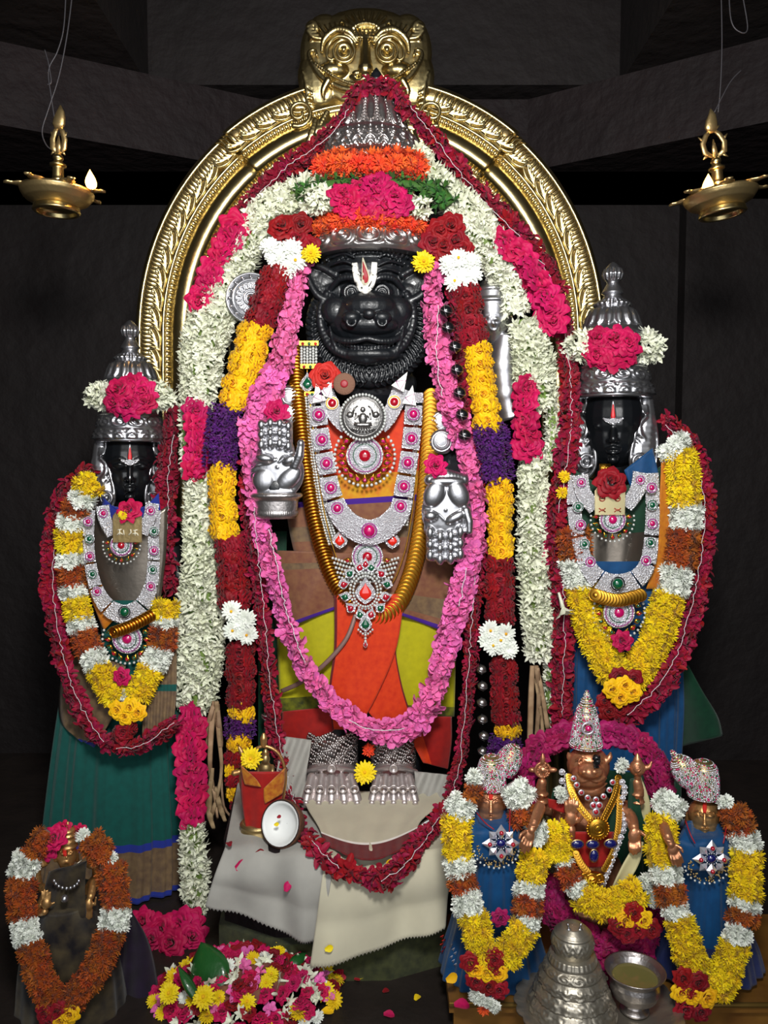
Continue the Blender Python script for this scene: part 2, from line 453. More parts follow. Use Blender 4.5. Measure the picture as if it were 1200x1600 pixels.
# ================================================================== flower shapes (diameter about 1, facing +Z)
TEMPL = {}
def tmesh(name, mb, mats):
    me = bpy.data.meshes.new(name); me.from_pydata(mb.v, [], mb.f)
    for m in mats: me.materials.append(m)
    me.polygons.foreach_set('material_index', mb.m); me.polygons.foreach_set('use_smooth', [True] * len(me.polygons)); me.update()
    return me
def patch(mb, fn, nu, nv, m=0):
    V = [fn(-1 + 2 * i / nu, j / nv) for j in range(nv + 1) for i in range(nu + 1)]
    Fc = [(j * (nu + 1) + i, j * (nu + 1) + i + 1, (j + 1) * (nu + 1) + i + 1, (j + 1) * (nu + 1) + i) for j in range(nv) for i in range(nu)]
    mb.add(V, Fc, m)
def rose(seed, ruf=.02):
    r = random.Random(seed); mb = MB()
    lay = [(.07, .40, 2, 2.2), (.15, .42, 3, 1.5), (.25, .38, 4, 1.15), (.37, .29, 5, .95), (.49, .16, 6, .8)]
    for li, (R1, H, n, span) in enumerate(lay):
        off = r.random() * 6
        for k in range(n):
            a0 = off + 2 * pi * k / n + r.uniform(-.15, .15); R1_ = R1 * r.uniform(.92, 1.1); H_ = H + r.uniform(-.04, .04)
            def fn(u, v, a0=a0, R1_=R1_, H_=H_, span=span, li=li):
                rad = R1_ * (.35 + .65 * math.sin(v * pi * .5)) + .05 * R1_ * u * (1 if li < 4 else .5)
                z = H_ * math.sin(min(1, v * 1.15) * pi * .5) - .2
                if v > .7: rad += (v - .7) * (.22 if li > 1 else .05); z -= (v - .7) * .28 * (li > 1)
                w = span * math.sqrt(max(0, 1 - max(0, v - .45) ** 2 * 2.2)) * (.55 + .45 * min(1, v * 2.5))
                z -= .05 * abs(u) ** 2 * v
                rad += ruf * v * math.sin(u * 2.6 + a0 * 7) * (1 + li * .25); z += ruf * v * math.sin(u * 6.1 + a0 * 3 + 1)
                return Vector((rad * math.cos(a0 + u * w), rad * math.sin(a0 + u * w), z))
            patch(mb, fn, 5, 4)
    return mb
def leafpetal(mb, a, tilt, L, W, r0=.0, z0=0., cup=.15, nu=2, nv=4, m=0, point=.5, curl=0., twist=0.):
    ca, sa = math.cos(a), math.sin(a)
    def fn(u, v):
        w = W * math.sin(pi * min(1, (v * .92 + .06)) ** point) * .5 if v < .999 else W * .06
        if point < 0: w = W * .5 * (max(0., math.sin(pi * (.1 + .84 * v ** -point))) ** .75)
        elif point >= 1.0 and v < .999: w = W * .5 * (math.sin(pi * (v * .9 + .08)) ** .8)
        tt = tilt - curl * v
        x = r0 + L * v * math.cos(tt); z = z0 + L * v * math.sin(tt) + cup * abs(u) ** 2 * w + twist * u * w
        y = u * w
        return Vector((x * ca - y * sa, x * sa + y * ca, z))
    patch(mb, fn, nu, nv, m)
def tuberose(kind, seed):
    r = random.Random(seed); mb = MB()
    if kind == 2:   # closed bud
        mb.tube([(0, 0, -.55), (.01, 0, -.25), (.03, 0, .05), (.05, .01, .3), (.06, .01, .46)], [.045, .06, .10, .085, .015], 6, 0)
        return mb
    mb.tube([(0, 0, -.55), (0, 0, -.3), (.01, 0, -.02)], [.045, .055, .085], 6, 0)
    for k in range(6):
        leafpetal(mb, k * pi / 3 + r.uniform(-.15, .15), (1.0 if kind == 0 else .55) + r.uniform(-.2, .2), .5 * r.uniform(.85, 1.1), .21, .02, -.05, .5, 2, 3, point=1., curl=.35)
    return mb
def mum(seed, n=52, L=.5, W=.13, dome=1., point=-1.5):
    r = random.Random(seed); mb = MB()
    for k in range(n):
        f = (k + .5) / n; el = math.asin(1 - f * 1.12 * dome) if f * 1.12 * dome < 2 else 0
        a = k * 2.39996 + r.uniform(-.2, .2)
        leafpetal(mb, a, el + r.uniform(-.2, .2), L * r.uniform(.85, 1.12), W * r.uniform(.8, 1.2), .0, 0, .6, 2, 2, point=point, curl=r.uniform(-.1, .6))
    return mb
def daisy(seed, eye=True):
    r = random.Random(seed); mb = MB()
    for lay, (n, el, L) in enumerate(((18, .05, .5), (16, .32, .46), (13, .6, .38), (9, .9, .26))):
        for k in range(n):
            leafpetal(mb, 2 * pi * k / n + lay * .3 + r.uniform(-.1, .1), el + r.uniform(-.12, .12), L * r.uniform(.88, 1.1), .15, .02, .0, .3, 2, 3, point=-1.5, curl=.25)
    if eye: mb.ball((0, 0, .15), (.07, .07, .05), 8, 5, 1)
    return mb
def oleander(seed, W=.40, el=.45, pt=-1.6):
    r = random.Random(seed); mb = MB()
    for k in range(5):
        leafpetal(mb, 2 * pi * k / 5 + r.uniform(-.2, .2), el + r.uniform(-.25, .25), .5 * r.uniform(.85, 1.1), W, .03, -.05, .6, 3, 4, point=pt, curl=r.uniform(0, .7), twist=r.uniform(-.3, .3))
    for k in range(3):
        leafpetal(mb, 2 * pi * k / 3 + r.uniform(-.2, .2), el + .5, .32, W * .7, .02, -.03, .5, 2, 3, point=pt, curl=.3)
    mb.tube([(0, 0, -.3), (0, 0, -.03)], [.03, .05], 5)
    return mb
def statice(seed):
    r = random.Random(seed); mb = MB()
    for k in range(30):
        a = r.uniform(0, 6.28); q = r.uniform(0, .42)
        leafpetal(mb, r.uniform(0, 6.28), r.uniform(.2, 1.3), r.uniform(.14, .24), r.uniform(.1, .17), 0, 0, .4, 2, 2, point=.5)
        k0 = len(mb.v) - 9
        for i in range(k0, len(mb.v)): mb.v[i] += Vector((q * math.cos(a), q * math.sin(a), .12 - q * q * .5 + r.uniform(-.05, .08)))
    return mb
def sprig(seed):
    r = random.Random(seed); mb = MB()
    for k in range(11):
        leafpetal(mb, r.uniform(0, 6.28), r.uniform(.1, 1.2), r.uniform(.3, .52), r.uniform(.1, .16), .0, 0, .4, 2, 3, point=1., curl=r.uniform(0, .8))
    return mb
def reg_t(kind, nm, mbs, mats): TEMPL[kind] = (nm, [tmesh(nm, b, mats) for b in mbs])
for kd, mt in (('red_rose', M_RED), ('magenta_rose', M_MAG), ('plum_rose', M_DMAG), ('yellow_rose', M_YEL)):
    reg_t(kd, kd, [rose(s, .05 if kd in ('magenta_rose', 'plum_rose') else .035) for s in (1, 2, 3, 4)], [mt])
reg_t('tuberose', 'tuberose', [tuberose(0, 1), tuberose(0, 2), tuberose(1, 3), tuberose(2, 4), tuberose(0, 5)], [M_TUB])
for kd, mt in (('orange_chrysanthemum', M_ORG), ('yellow_chrysanthemum', M_LEM), ('rust_chrysanthemum', M_RUST), ('white_chrysanthemum', M_WHT)):
    reg_t(kd, kd, [mum(s, 60, .47, .2) if kd[0] == 'w' else mum(s, 56, .5, .15) for s in (1, 2)], [mt])
reg_t('white_daisy', 'white_daisy', [daisy(1), daisy(2, False), daisy(5, False)], [M_WHT, M_EYE])
reg_t('yellow_daisy', 'yellow_daisy', [daisy(3), daisy(4)], [M_LEM, M_EYE])
reg_t('pink_oleander', 'pink_oleander', [oleander(s) for s in (1, 2, 3)], [M_PINK])
reg_t('crimson_oleander', 'crimson_oleander', [oleander(s, .27, .55, -1.2) for s in (4, 5, 6)], [M_CRIM])
reg_t('purple_statice', 'purple_statice', [statice(1), statice(2)], [M_PUR])
reg_t('leaf_sprig', 'leaf_sprig', [sprig(1), sprig(2)], [M_GRN])

def mat_face(pos, out, size, roll=None, sx=1.):
    q = Vector(out).normalized().to_track_quat('Z', 'Y') @ Quaternion((0, 0, 1), R.uniform(0, 6.28) if roll is None else roll)
    return Matrix.Translation(pos) @ q.to_matrix().to_4x4() @ Matrix.Diagonal((size * sx, size, size, 1))
CAPN = 300
class Garland:
    def __init__(s, name, label, loc, cat='garland', group=None):
        s.root = thing(name, label, cat, loc, group); s.items = {}
    def add(s, kind, M): s.items.setdefault(kind, []).append(M)
    def flower(s, kind, px, py, Y, dpx, out=(0, -1, .1)):
        s.add(kind, mat_face(P(px, py, Y), out, dpx * S(Y)))
    def fill(s, kind, pts, dpx, row=.7, across=.75, depth=.6, a0=-105, a1=105, mix=0., jit=.25, rag=.15, core=None, coresc=.5, per=6, down=0.):
        """pts: (px,py,Y,half width px); flowers of dpx pixels all over the front of a rope"""
        if len(pts) == 2: pts = [pts[0], tuple((a + b) / 2 for a, b in zip(*pts)), pts[1]]
        c = catmull(pts, per); ctr = [P(a, b, y) for a, b, y, w in c]; hw = [w * S(y) for a, b, y, w in c]
        L = [0.]
        for a, b in zip(ctr, ctr[1:]): L.append(L[-1] + (b - a).length)
        fs = dpx * S(pts[0][2]); n = max(1, int(round(L[-1] / (fs * row)))); j = 0
        for i in range(n):
            q = L[-1] * (i + .5) / n
            while j < len(L) - 2 and L[j + 1] < q: j += 1
            t = (q - L[j]) / max(1e-9, L[j + 1] - L[j])
            p = ctr[j].lerp(ctr[j + 1], t); w = lerp(hw[j], hw[j + 1], t); tan = (ctr[j + 1] - ctr[j]).normalized()
            nn = Vector((0, -1, 0)); nn = (nn - tan * nn.dot(tan)).normalized(); sd = tan.cross(nn)
            we = max(.15 * fs, w - fs * .38)
            arc = math.radians(a1 - a0) * we * (1 + depth) / 2
            k = max(1, int(round(arc / (fs * across))) + 1)
            for m in range(k):
                a = math.radians(lerp(a0, a1, (m + (.5 if k == 1 else (.25 if i % 2 else -.25) * 0 + .5)) / k)) + R.uniform(-jit, jit) * .5
                out = sd * math.sin(a) + nn * math.cos(a) * max(depth, .35)
                pos = p + sd * (we * math.sin(a)) + nn * (we * depth * math.cos(a)) + tan * R.uniform(-.25, .25) * fs * row
                o2 = out.normalized() + tan * (mix + R.uniform(-jit, jit)) + sd * R.uniform(-jit, jit) + Vector((0, 0, -down))
                s.add(kind, mat_face(pos, o2, fs * R.uniform(1 - rag, 1 + rag)))
        if core is not None:
            MBc = MB(); MBc.tube(ctr, [w * coresc for w in hw], 10, flat=depth)
            MBc.build('inner_cord', core, s.root)
    def thread(s, pts, r=.0007, zig=.0035):
        w = resample(pxpath(pts, 8), .011)
        w = [p + Vector((R.uniform(-zig, zig), R.uniform(-.001, .001), R.uniform(-zig, zig))) for p in w]
        MB().tube(w, r, 5).build('thread', THREAD, s.root)
        mb = MB()
        for p in w[::2]: mb.ball(p, r * 1.9, 6, 4)
        mb.build('thread_knots', THREAD, s.root, kind='stuff')
    def done(s):
        for kind, Ms in s.items.items():
            nm, meshes = TEMPL[kind]
            Ms.sort(key=lambda M: M.translation.y + R.uniform(-.01, .01))
            for M in Ms[:CAPN]: inst(nm, R.choice(meshes), s.root, M)
            rest = Ms[CAPN:]
            if rest:
                V = []; Fc = []; mi = []; b = 0
                tv = [(np.array([v.co[:] for v in me.vertices]), [tuple(p.vertices) for p in me.polygons], [p.material_index for p in me.polygons]) for me in meshes]
                for M in rest:
                    v, f, m = tv[R.randrange(len(tv))]
                    A = np.array(M); V.append(v @ A[:3, :3].T + A[:3, 3]); Fc += [tuple(b + i for i in q) for q in f]; mi += m; b += len(v)
                Vn = np.concatenate(V); me = bpy.data.meshes.new(nm + '_mass')
                c = Vn.mean(0); me.from_pydata((Vn - c).tolist(), [], Fc)
                for m in meshes[0].materials: me.materials.append(m)
                me.polygons.foreach_set('material_index', mi); me.polygons.foreach_set('use_smooth', [True] * len(mi))
                o = put(bpy.data.objects.new(nm + '_mass', me), s.root, Matrix.Translation(Vector(c))); o['kind'] = 'stuff'
        return s.root
def loose(kind, label, cat, px, py, Y, dpx, out=(0, -.6, .8), group=None, z=None):
    nm, ms = TEMPL[kind]
    p = P(px, py, Y) if z is None else Pz(px, py, z); s = S(p.y)
    o = inst(nm, R.choice(ms), None, mat_face(p, out, dpx * s)); return tag(o, label, cat, group)
# ================================================================== brass arch behind the main idol
AY = .30
ACX, ACY, ARX, ARY = 579, 520, 367, 398
def arch_pt(s, d, grow=0.):
    """s: -1..1 arc from left spring to right spring (|s|>1 runs down the legs), d px inwards from the outer edge"""
    if abs(s) <= 1:
        th = pi * (1 - (s + 1) / 2)
        x, y = ACX + (ARX + grow) * math.cos(th), ACY - (ARY + grow) * math.sin(th)
        nx, ny = math.cos(th) / ARX, -math.sin(th) / ARY; l = math.hypot(nx, ny)
        return x - d * nx / l, y - d * ny / l
    sg = 1 if s > 0 else -1
    return ACX + sg * (ARX + grow - d), ACY + (abs(s) - 1) * 600
arch = thing('brass_arch', 'tall golden brass arch of embossed scrolls standing behind the black boar-headed idol', 'arch', P(ACX, 1200, AY))
AP = [(0, -14), (0, 2), (3, 7), (7, 8), (9, 4), (38, 4), (41, 8), (44, 8), (46, 4), (54, 4), (57, 9), (61, 12), (68, 15), (75, 15), (81, 12), (85, 8), (87, 4), (95, 4), (98, 6), (101, 3), (101, -14)]
def arch_panel(name, s0, s1, grow, lift, n):
    V = []; Fc = []; k = len(AP); q = S(AY)
    for i in range(n + 1):
        s = lerp(s0, s1, i / n)
        for d, h in AP:
            x, y = arch_pt(s, d * (1 + .0 * grow), grow); V.append(P(x, y, AY - (h + lift) * q))
    for i in range(n):
        for j in range(k):
            Fc.append((i * k + j, i * k + (j + 1) % k, (i + 1) * k + (j + 1) % k, (i + 1) * k + j))
    Fc.append(tuple(range(k))); Fc.append(tuple(n * k + j for j in range(k))[::-1])
    return fixn(mk(name, V, Fc, BRASS, arch))
panels = [arch_panel('arch_panel', -2.28, -.425, 0, 0, 70), arch_panel('arch_panel', -.43, .43, 4, 5, 70), arch_panel('arch_panel', 0.425, 2.28, 0, 0, 70)]
# embossed scroll, shared by all places
sc_ = Sculpt()
for k in range(5):
    sc_.curve([(613 - k * .8, 814 - k * 3.2, 0, 1.9), (603, 809 - k * 5.4, -.003, 1.9), (592, 808 - k * 5.8, -.004, 1.6), (584 + k * .6, 802 - k * 6.2, -.002, .9)], 4)
sc_.curve([(613, 812, 0, 2.0), (614, 796, -.003, 2.2), (608, 784, -.004, 2.0), (600, 786, -.004, 1.7), (602, 792, -.003, 1.4), (606, 791, -.002, 1.2)], 5)
mo = sc_.build('embossed_scroll', BRASS, None, .0013, 1)
SCROLL = mo.data; bpy.data.objects.remove(mo)
def scroll_at(s, mir, grow=0., lift=0.):
    x, y = arch_pt(s, 23, grow); xo, yo = arch_pt(s, 8, grow)
    p = P(x, y, AY - (6 + lift) * S(AY)); o = P(xo, yo, AY - (6 + lift) * S(AY)) - p; o.y = 0; o.normalize()
    xx = o * -1 * (1); zz = Vector((-o.z, 0, o.x)) * (1 if mir > 0 else -1)
    if zz.z < 0 and abs(s) > .5: zz = -zz
    M = Matrix(((xx.x, 0, zz.x, p.x), (xx.y, 1, zz.y, p.y), (xx.z, 0, zz.z, p.z), (0, 0, 0, 1)))
    k = S(AY) / S(0) * 1.1
    inst('embossed_scroll', SCROLL, arch, M @ Matrix.Diagonal((k, k * 1.2, k, 1)))
s = -1.12
while s < -.16:
    g = (4, 5) if s > -.43 else (0, 0)
    scroll_at(s, 1, *g); scroll_at(-s, -1, *g); s += .0535
mb = MB()
for d, r, st in ((50, 3.0, .0135), (91, 2.7, .0140)):
    s = -1.25
    while s < 1.25:
        if abs(s) > .13:
            g = (4, 5) if abs(s) < .43 else (0, 0)
            x, y = arch_pt(s, d, g[0]); mb.ball(P(x, y, AY - (5 + g[1]) * S(AY)), r * S(AY), 7, 4)
        s += st
mb.build('bead_rows', BRASS, arch, kind='stuff')
for sx in (-.405, .405):
    x, y = arch_pt(sx, 16, 4); MB().disc(P(x, y, AY - 12 * S(AY)), 6 * S(AY), .004).build('rivet', BRASSD, arch)
# lion-like face mask crowning the arch
k = Sculpt(); Y = .243
k.e(572, 90, .288, 98, 72, 16); k.e(508, 84, .288, 38, 58, 12); k.e(636, 84, .288, 38, 58, 12); k.e(500, 120, .288, 34, 44, 12); k.e(644, 120, .288, 34, 44, 12); k.e(572, 160, .31, 110, 26, 14)
k.e(487, 205, .31, 26, 40, 10); k.e(662, 200, .31, 26, 40, 10)
for i in range(11):
    a = math.radians(-62 + i * 12.4); k.chain([(572 + 26 * math.sin(a), 56 - 20 * math.cos(a), Y - .004, 2.6), (572 + 50 * math.sin(a), 62 - 44 * math.cos(a), Y + .012, 3)])
k.e(572, 52, .262, 20, 10, 12)
for i in range(6): k.chain([(560 + i * 5, 58, Y - .01, 1.6), (556 + i * 6.5, 46, Y - .005, 1.8)])
for sg in (-1, 1):
    X = lambda v: 571 + sg * v
    k.curve([(X(14), 64, Y, 5), (X(26), 50, Y - .01, 5.5), (X(46), 47, Y - .005, 6), (X(64), 62, Y, 5), (X(68), 80, Y + .01, 3)])
    k.curve([(X(16), 74, Y, 2.5), (X(26), 60, Y - .01, 2.5), (X(44), 57, Y - .01, 2.5), (X(57), 70, Y, 2.5), (X(60), 88, Y, 2.5), (X(52), 94, Y, 2), (X(50), 88, Y, 2)])
    k.ring(X(33.5), 80, Y - .018, 10, 2.2); k.e(X(33.5), 80, Y - .01, 6, 6, 9); k.ring(X(33.5), 80, Y - .005, 16, 2.4)
    for j in range(8):
        k.chain([(X(20 + j * 6), 54 - 4 * math.sin(j * .45), Y - .008, 1.7), (X(16 + j * 8), 40 - 5 * math.sin(j * .5), Y + .006, 1.9)])
    k.e(X(50), 112, .268, 24, 13, 16); k.e(X(14), 117, Y - .02, 8, 6, 9)
    k.curve([(X(0), 142, Y - .015, 5), (X(36), 138, Y - .005, 5), (X(66), 122, Y + .005, 5), (X(82), 100, Y + .01, 4.5), (X(88), 84, Y + .015, 4), (X(80), 78, Y + .015, 3), (X(76), 86, Y + .012, 2.5)])
    for j in range(22):
        t = j / 21; k.chain([(X(8 + 70 * t), 133 - 32 * t * t, Y - .012 + .012 * t, 2.)])if False else k.e(X(8 + 70 * t), 133 - 34 * t ** 1.7, Y - .016 + .018 * t, 2.8, 2.8, 3, n=8, k=6)
    k.curve([(X(58), 126, Y - .01, 6), (X(66), 142, Y - .005, 5), (X(64), 156, Y, 1.5)])
    for j in range(5):
        k.curve([(X(70 + j * 4), 60 - j * 5, Y + .02, 3), (X(82 + j * 2), 58 - j * 4, Y + .02, 3), (X(90 - j * 3), 48 - j * 3, Y + .02, 3)], 3)
        k.curve([(X(84), 130 + j * 8, Y + .03, 2.4), (X(92), 122 + j * 9, Y + .03, 2.4), (X(98 - j * 2), 112 + j * 8, Y + .03, 2)], 3)
    k.curve([(X(84), 62, Y + .03, 5), (X(76), 46, Y + .025, 6), (X(82), 36, Y + .025, 5), (X(90), 42, Y + .028, 4), (X(84), 50, Y + .026, 3)])
    sp = [(X(104 + (22 - 17 * t) * math.cos(1.2 + t * 8.5) * 1), 176 + (22 - 17 * t) * math.sin(1.2 + t * 8.5), Y + .022, 4.2 - 1.6 * t) for t in [i / 26 for i in range(27)]]
    k.chain(sp)
    k.curve([(X(78), 190, Y + .03, 7), (X(84), 212, Y + .03, 9), (X(94), 236, Y + .035, 6)]); k.curve([(X(60), 176, Y + .03, 5), (X(70), 196, Y + .03, 6), (X(72), 214, Y + .03, 4)])
k.chain([(571, 62, Y, 7), (571, 92, Y - .02, 9), (571, 108, Y - .03, 12)]); k.curve([(548, 120, Y - .02, 3), (560, 126, Y - .03, 3.5), (571, 122, Y - .035, 4), (582, 126, Y - .03, 3.5), (594, 120, Y - .02, 3)])
k.build('lion_mask', BRASS, arch, .0022, 1, 'embossed brass face mask with bulging eyes')

# ================================================================== main idol
def ybody(px, py): return .10 - .13 * math.sqrt(max(.03, 1 - ((px - 573) / 172) ** 2))
idol = thing('stone_idol', 'large black stone boar-headed idol standing under the brass arch', 'idol', P(573, 1265, -.05))
b = Sculpt()
b.e(573, 700, .13, 150, 95, 62); b.e(573, 820, .12, 118, 110, 62); b.e(573, 950, .11, 132, 110, 66); b.e(573, 1080, .10, 128, 110, 66); b.e(573, 620, .1, 62, 60, 40)
b.chain([(460, 650, .12, 44), (392, 620, .14, 34), (382, 540, .12, 26), (380, 500, .1, 20)]); b.chain([(690, 650, .12, 44), (775, 620, .14, 34), (790, 560, .12, 26), (775, 500, .1, 20)])
b.chain([(460, 660, .10, 42), (425, 780, .0, 34), (432, 760, -.09, 26)]); b.chain([(690, 660, .10, 42), (712, 720, .0, 34), (700, 770, -.08, 26)])
b.chain([(520, 1100, .06, 52), (520, 1200, .03, 42)]); b.chain([(620, 1100, .06, 52), (620, 1200, .03, 42)])
b.build('body', BLACK, idol, .008, 2)
h = Sculpt()
def ymane(px, py): return .015 - .05 * math.sqrt(max(.0, 1 - ((px - 577) / 108) ** 2 - ((py - 512) / 104) ** 2)) - .0004 * max(0, py - 530)
h.e(577, 452, .07, 84, 86, 60); h.e(577, 512, .05, 98, 92, 40); h.e(577, 432, .03, 60, 46, 42); h.e(577, 600, .06, 74, 44, 40); h.e(577, 395, .05, 78, 40, 54)
h.e(577, 500, -.02, 64, 46, 40); h.e(577, 482, -.045, 44, 24, 32); h.e(577, 508, -.06, 46, 18, 24)
for sg in (-1, 1):
    X = lambda v: 573 + sg * v
    h.e(X(25), 457, -.03, 17, 13, 12); h.ring(X(24), 457, -.050, 11, 2.0); h.ring(X(24), 457, -.054, 6.4, 1.6); h.e(X(24), 457, -.047, 3, 3, 6)
    h.curve([(X(6), 448, -.050, 4), (X(20), 434, -.054, 5.5), (X(42), 436, -.042, 5), (X(56), 452, -.022, 4)]); h.curve([(X(10), 428, -.052, 2.6), (X(30), 420, -.046, 3.0), (X(52), 426, -.026, 2.6)])
    h.curve([(X(18), 415, -.046, 2.2), (X(36), 408, -.038, 2.6), (X(56), 414, -.016, 2.2)]); h.curve([(X(20), 402, -.040, 2.0), (X(36), 396, -.03, 2.2), (X(54), 402, -.012, 2.0)])
    h.curve([(X(12), 470, -.054, 3), (X(28), 475, -.048, 3), (X(46), 468, -.034, 3), (X(60), 456, -.015, 3)])
    h.curve([(X(10), 478, -.075, 2.4), (X(28), 484, -.07, 2.4), (X(48), 478, -.05, 2.4)])
    h.e(X(24), 496, -.092, 15, 10, 11); h.ring(X(24), 502, -.102, 7, 2.6); h.e(X(48), 486, -.04, 22, 22, 15)
    h.curve([(X(62), 460, -.02, 6), (X(73), 488, -.028, 7), (X(67), 522, -.036, 7.5), (X(46), 548, -.05, 8.5), (X(0), 561, -.058, 10)])
    h.curve([(X(3), 529, -.085, 4.6), (X(24), 533, -.08, 5), (X(46), 530, -.065, 5), (X(60), 518, -.045, 4)])
    for j in range(10): h.e(X(3 + j * 5.4), 543 - j * j * .16, -.074 + j * .0022, 2.6, 4.2, 4, n=8, k=6)
    h.curve([(X(47), 546, -.056, 4), (X(54), 528, -.06, 3.4), (X(58), 510, -.055, 1.6)])
    E = lambda v: 577 + sg * v
    h.e(E(70), 442, .0, 30, 20, 12, rot=-sg * .55); h.e(E(84), 430, -.005, 16, 12, 8, rot=-sg * .7); h.e(E(60), 455, .0, 22, 16, 14)
    h.curve([(E(98), 414, -.012, 2.6), (E(95), 436, -.022, 4.2), (E(80), 462, -.026, 5.5), (E(52), 474, -.024, 6)]); h.curve([(E(98), 414, -.012, 2.6), (E(76), 417, -.022, 4.6), (E(52), 430, -.026, 6)])
    for j in range(6): h.chain([(E(60 + j * 5), 466 - j * 3, -.022, 1.7), (E(66 + j * 5), 446 - j * 4, -.016, 1.7)])
    for j in range(20):
        a = math.radians(j * 6.4); x, y = 577 + 80 * math.sin(a) * sg, 510 + 78 * math.cos(a); h.e(x, y, ymane(x, y) + .024, 20, 19, 13)
    for row, (r0, r1) in enumerate(((66, 80), (76, 90), (86, 99))):
        for j in range(22):
            a = math.radians(1.5 + j * 5.8 + row * 2.9)
            if a > 2.2: continue
            pp = []
            for t in (0, .35, .7, 1):
                r_ = lerp(r0, r1, t); aa = a + .035 * math.sin(t * 5 + row)
                x, y = 577 + r_ * math.sin(aa) * sg, 510 + r_ * .97 * math.cos(aa)
                pp.append((x, y, ymane(x, y) - .003 - .004 * math.sin(t * pi), 2.1 - .5 * t))
            h.chain(pp, n=8, k=6)
h.e(577, 490, -.104, 10, 8, 7); h.e(577, 556, -.03, 54, 15, 30)
for r_, yy in ((70, 388), (64, 397)):
    for j in range(23):
        t = -1 + 2 * j / 22; h.e(577 + r_ * t * 1.05, yy + 26 * t * t - 3, -.045 + .06 * t * t, 2.6, 2.6, 2.6, n=8, k=6)
h.ring(590, 384, -.045, 5, 2)
head = h.build('head', BLACK, idol, .0022, 1, 'carved black boar face with open jaws and ruffled mane')
HB = bvh_of(head)
def ribbon_hit(bvh, pts, name, mat, parent, lift=.003, dflt=0.):
    """pts: (px,py,half width px) -> flat painted or metal band lying on a surface"""
    c = catmull(pts, 6); V = []; Fc = []
    for i, (x, y, w) in enumerate(c):
        x2, y2, _ = c[min(i + 1, len(c) - 1)]; x1, y1, _ = c[max(i - 1, 0)]
        dx, dy = x2 - x1, y2 - y1; l = math.hypot(dx, dy) or 1; nx, ny = -dy / l, dx / l
        for q in (-1, -.33, .33, 1): V.append(hit(bvh, x + nx * w * q, y + ny * w * q, lift, dflt))
    for i in range(len(c) - 1):
        for j in range(3): Fc.append((i * 4 + j, i * 4 + j + 1, (i + 1) * 4 + j + 1, (i + 1) * 4 + j))
    o = mk(name, V, Fc, mat, parent); md = o.modifiers.new('t', 'SOLIDIFY'); md.thickness = .003; md.offset = 0
    return o
mk_ = ribbon_hit(HB, [(554, 411, 4.2), (556, 425, 5), (560, 440, 5.5), (566, 450, 6), (570, 452, 6.2), (575, 450, 6), (581, 440, 5.5), (584, 425, 5), (585, 410, 4.2)], 'forehead_mark', WHITEP, idol, .005)
ribbon_hit(HB, [(567, 403, .8), (569, 416, 3.6), (571, 430, 6.2), (571, 440, 5.8), (571, 445, 2)], 'mark_edge', CREAM, mk_, .007)
ribbon_hit(HB, [(567, 409, .4), (569, 419, 2.2), (571, 431, 4.2), (571, 439, 3.8), (571, 442, 1)], 'red_streak', REDP, mk_, .009)

# silver crown
cr = thing('silver_headdress', 'tall aged silver crown with embossed lotus petals on the boar-headed idol', 'crown', P(580, 400, .08))
lathe_px('crown_body', 580, [(160, 30), (164, 38), (184, 47), (214, 55), (217, 62), (224, 67), (240, 75), (256, 77), (264, 69), (300, 66), (340, 74), (372, 80)], .08, SILVERD, cr,
         [(165, 213, 'flute', 18, 5), (224, 241, 'petal', 26, 3.6), (242, 260, 'petal_up', 26, 4)], nseg=320, step=1.)
lathe_px('brim_band', 580, [(364, 76), (366, 82), (373, 84), (406, 93), (411, 90), (411, 82)], .08, SILVERD, cr, [(367, 373, 'ring', 1, 2), (374, 406, 'scroll', 14, 5)], nseg=320, step=1.)
lathe_px('finial', 588, [(106, 1), (110, 4), (116, 8), (126, 10), (132, 7), (138, 10), (146, 14), (160, 34)], .08, BLACK, cr, nseg=32)
mb = MB()
for j in range(18):
    th = 2 * pi * (j + .5) / 18; x0 = P(580, 190, .08).x
    for i in range(9):
        py = 168 + i * 5.4; hw = lerp(40, 56, i / 8) + 1; z = P(580, py, .08).z
        mb.ball((x0 + hw * S(.08) * math.sin(th), .08 - hw * S(.08) * math.cos(th), z), 2.3 * S(.08), 6, 5)
mb.build('bead_columns', SILVERD, cr, kind='stuff')

# silver discus and conch of the raised hands
dc = thing('silver_discus', 'round embossed silver discus plate behind the red roses', 'discus', P(392, 510, -.03))
c0 = P(393, 467, -.03); q = S(-.03) * .84
MB().disc(c0, 46 * q, .01, n=40, dome=.1).build('plate', SILVER, dc)
mb = MB().torus(c0 + Vector((0, -.011, 0)), 44 * q, 2.6 * q, n=40).torus(c0 + Vector((0, -.011, 0)), 33 * q, 1.8 * q, n=40).torus(c0 + Vector((0, -.012, 0)), 12 * q, 2.4 * q, n=24).ball(c0 + Vector((0, -.012, 0)), (8 * q, .006, 8 * q), 12, 8)
mb.build('rims', SILVER, dc)
mb = MB()
for j in range(16):
    a = 2 * pi * j / 16; mb.torus(c0 + Vector((22 * q * math.cos(a), -.012, 22 * q * math.sin(a))), 5.2 * q, 1.5 * q, n=12, k=5); mb.ball(c0 + Vector((38.5 * q * math.cos(a), -.011, 38.5 * q * math.sin(a))), (3.2 * q,) * 3, 8, 5)
mb.build('petal_relief', SILVER, dc, kind='stuff')
cn = thing('silver_conch', 'silver conch ornament standing beside the red roses and yellow roses', 'conch', P(768, 530, .03))
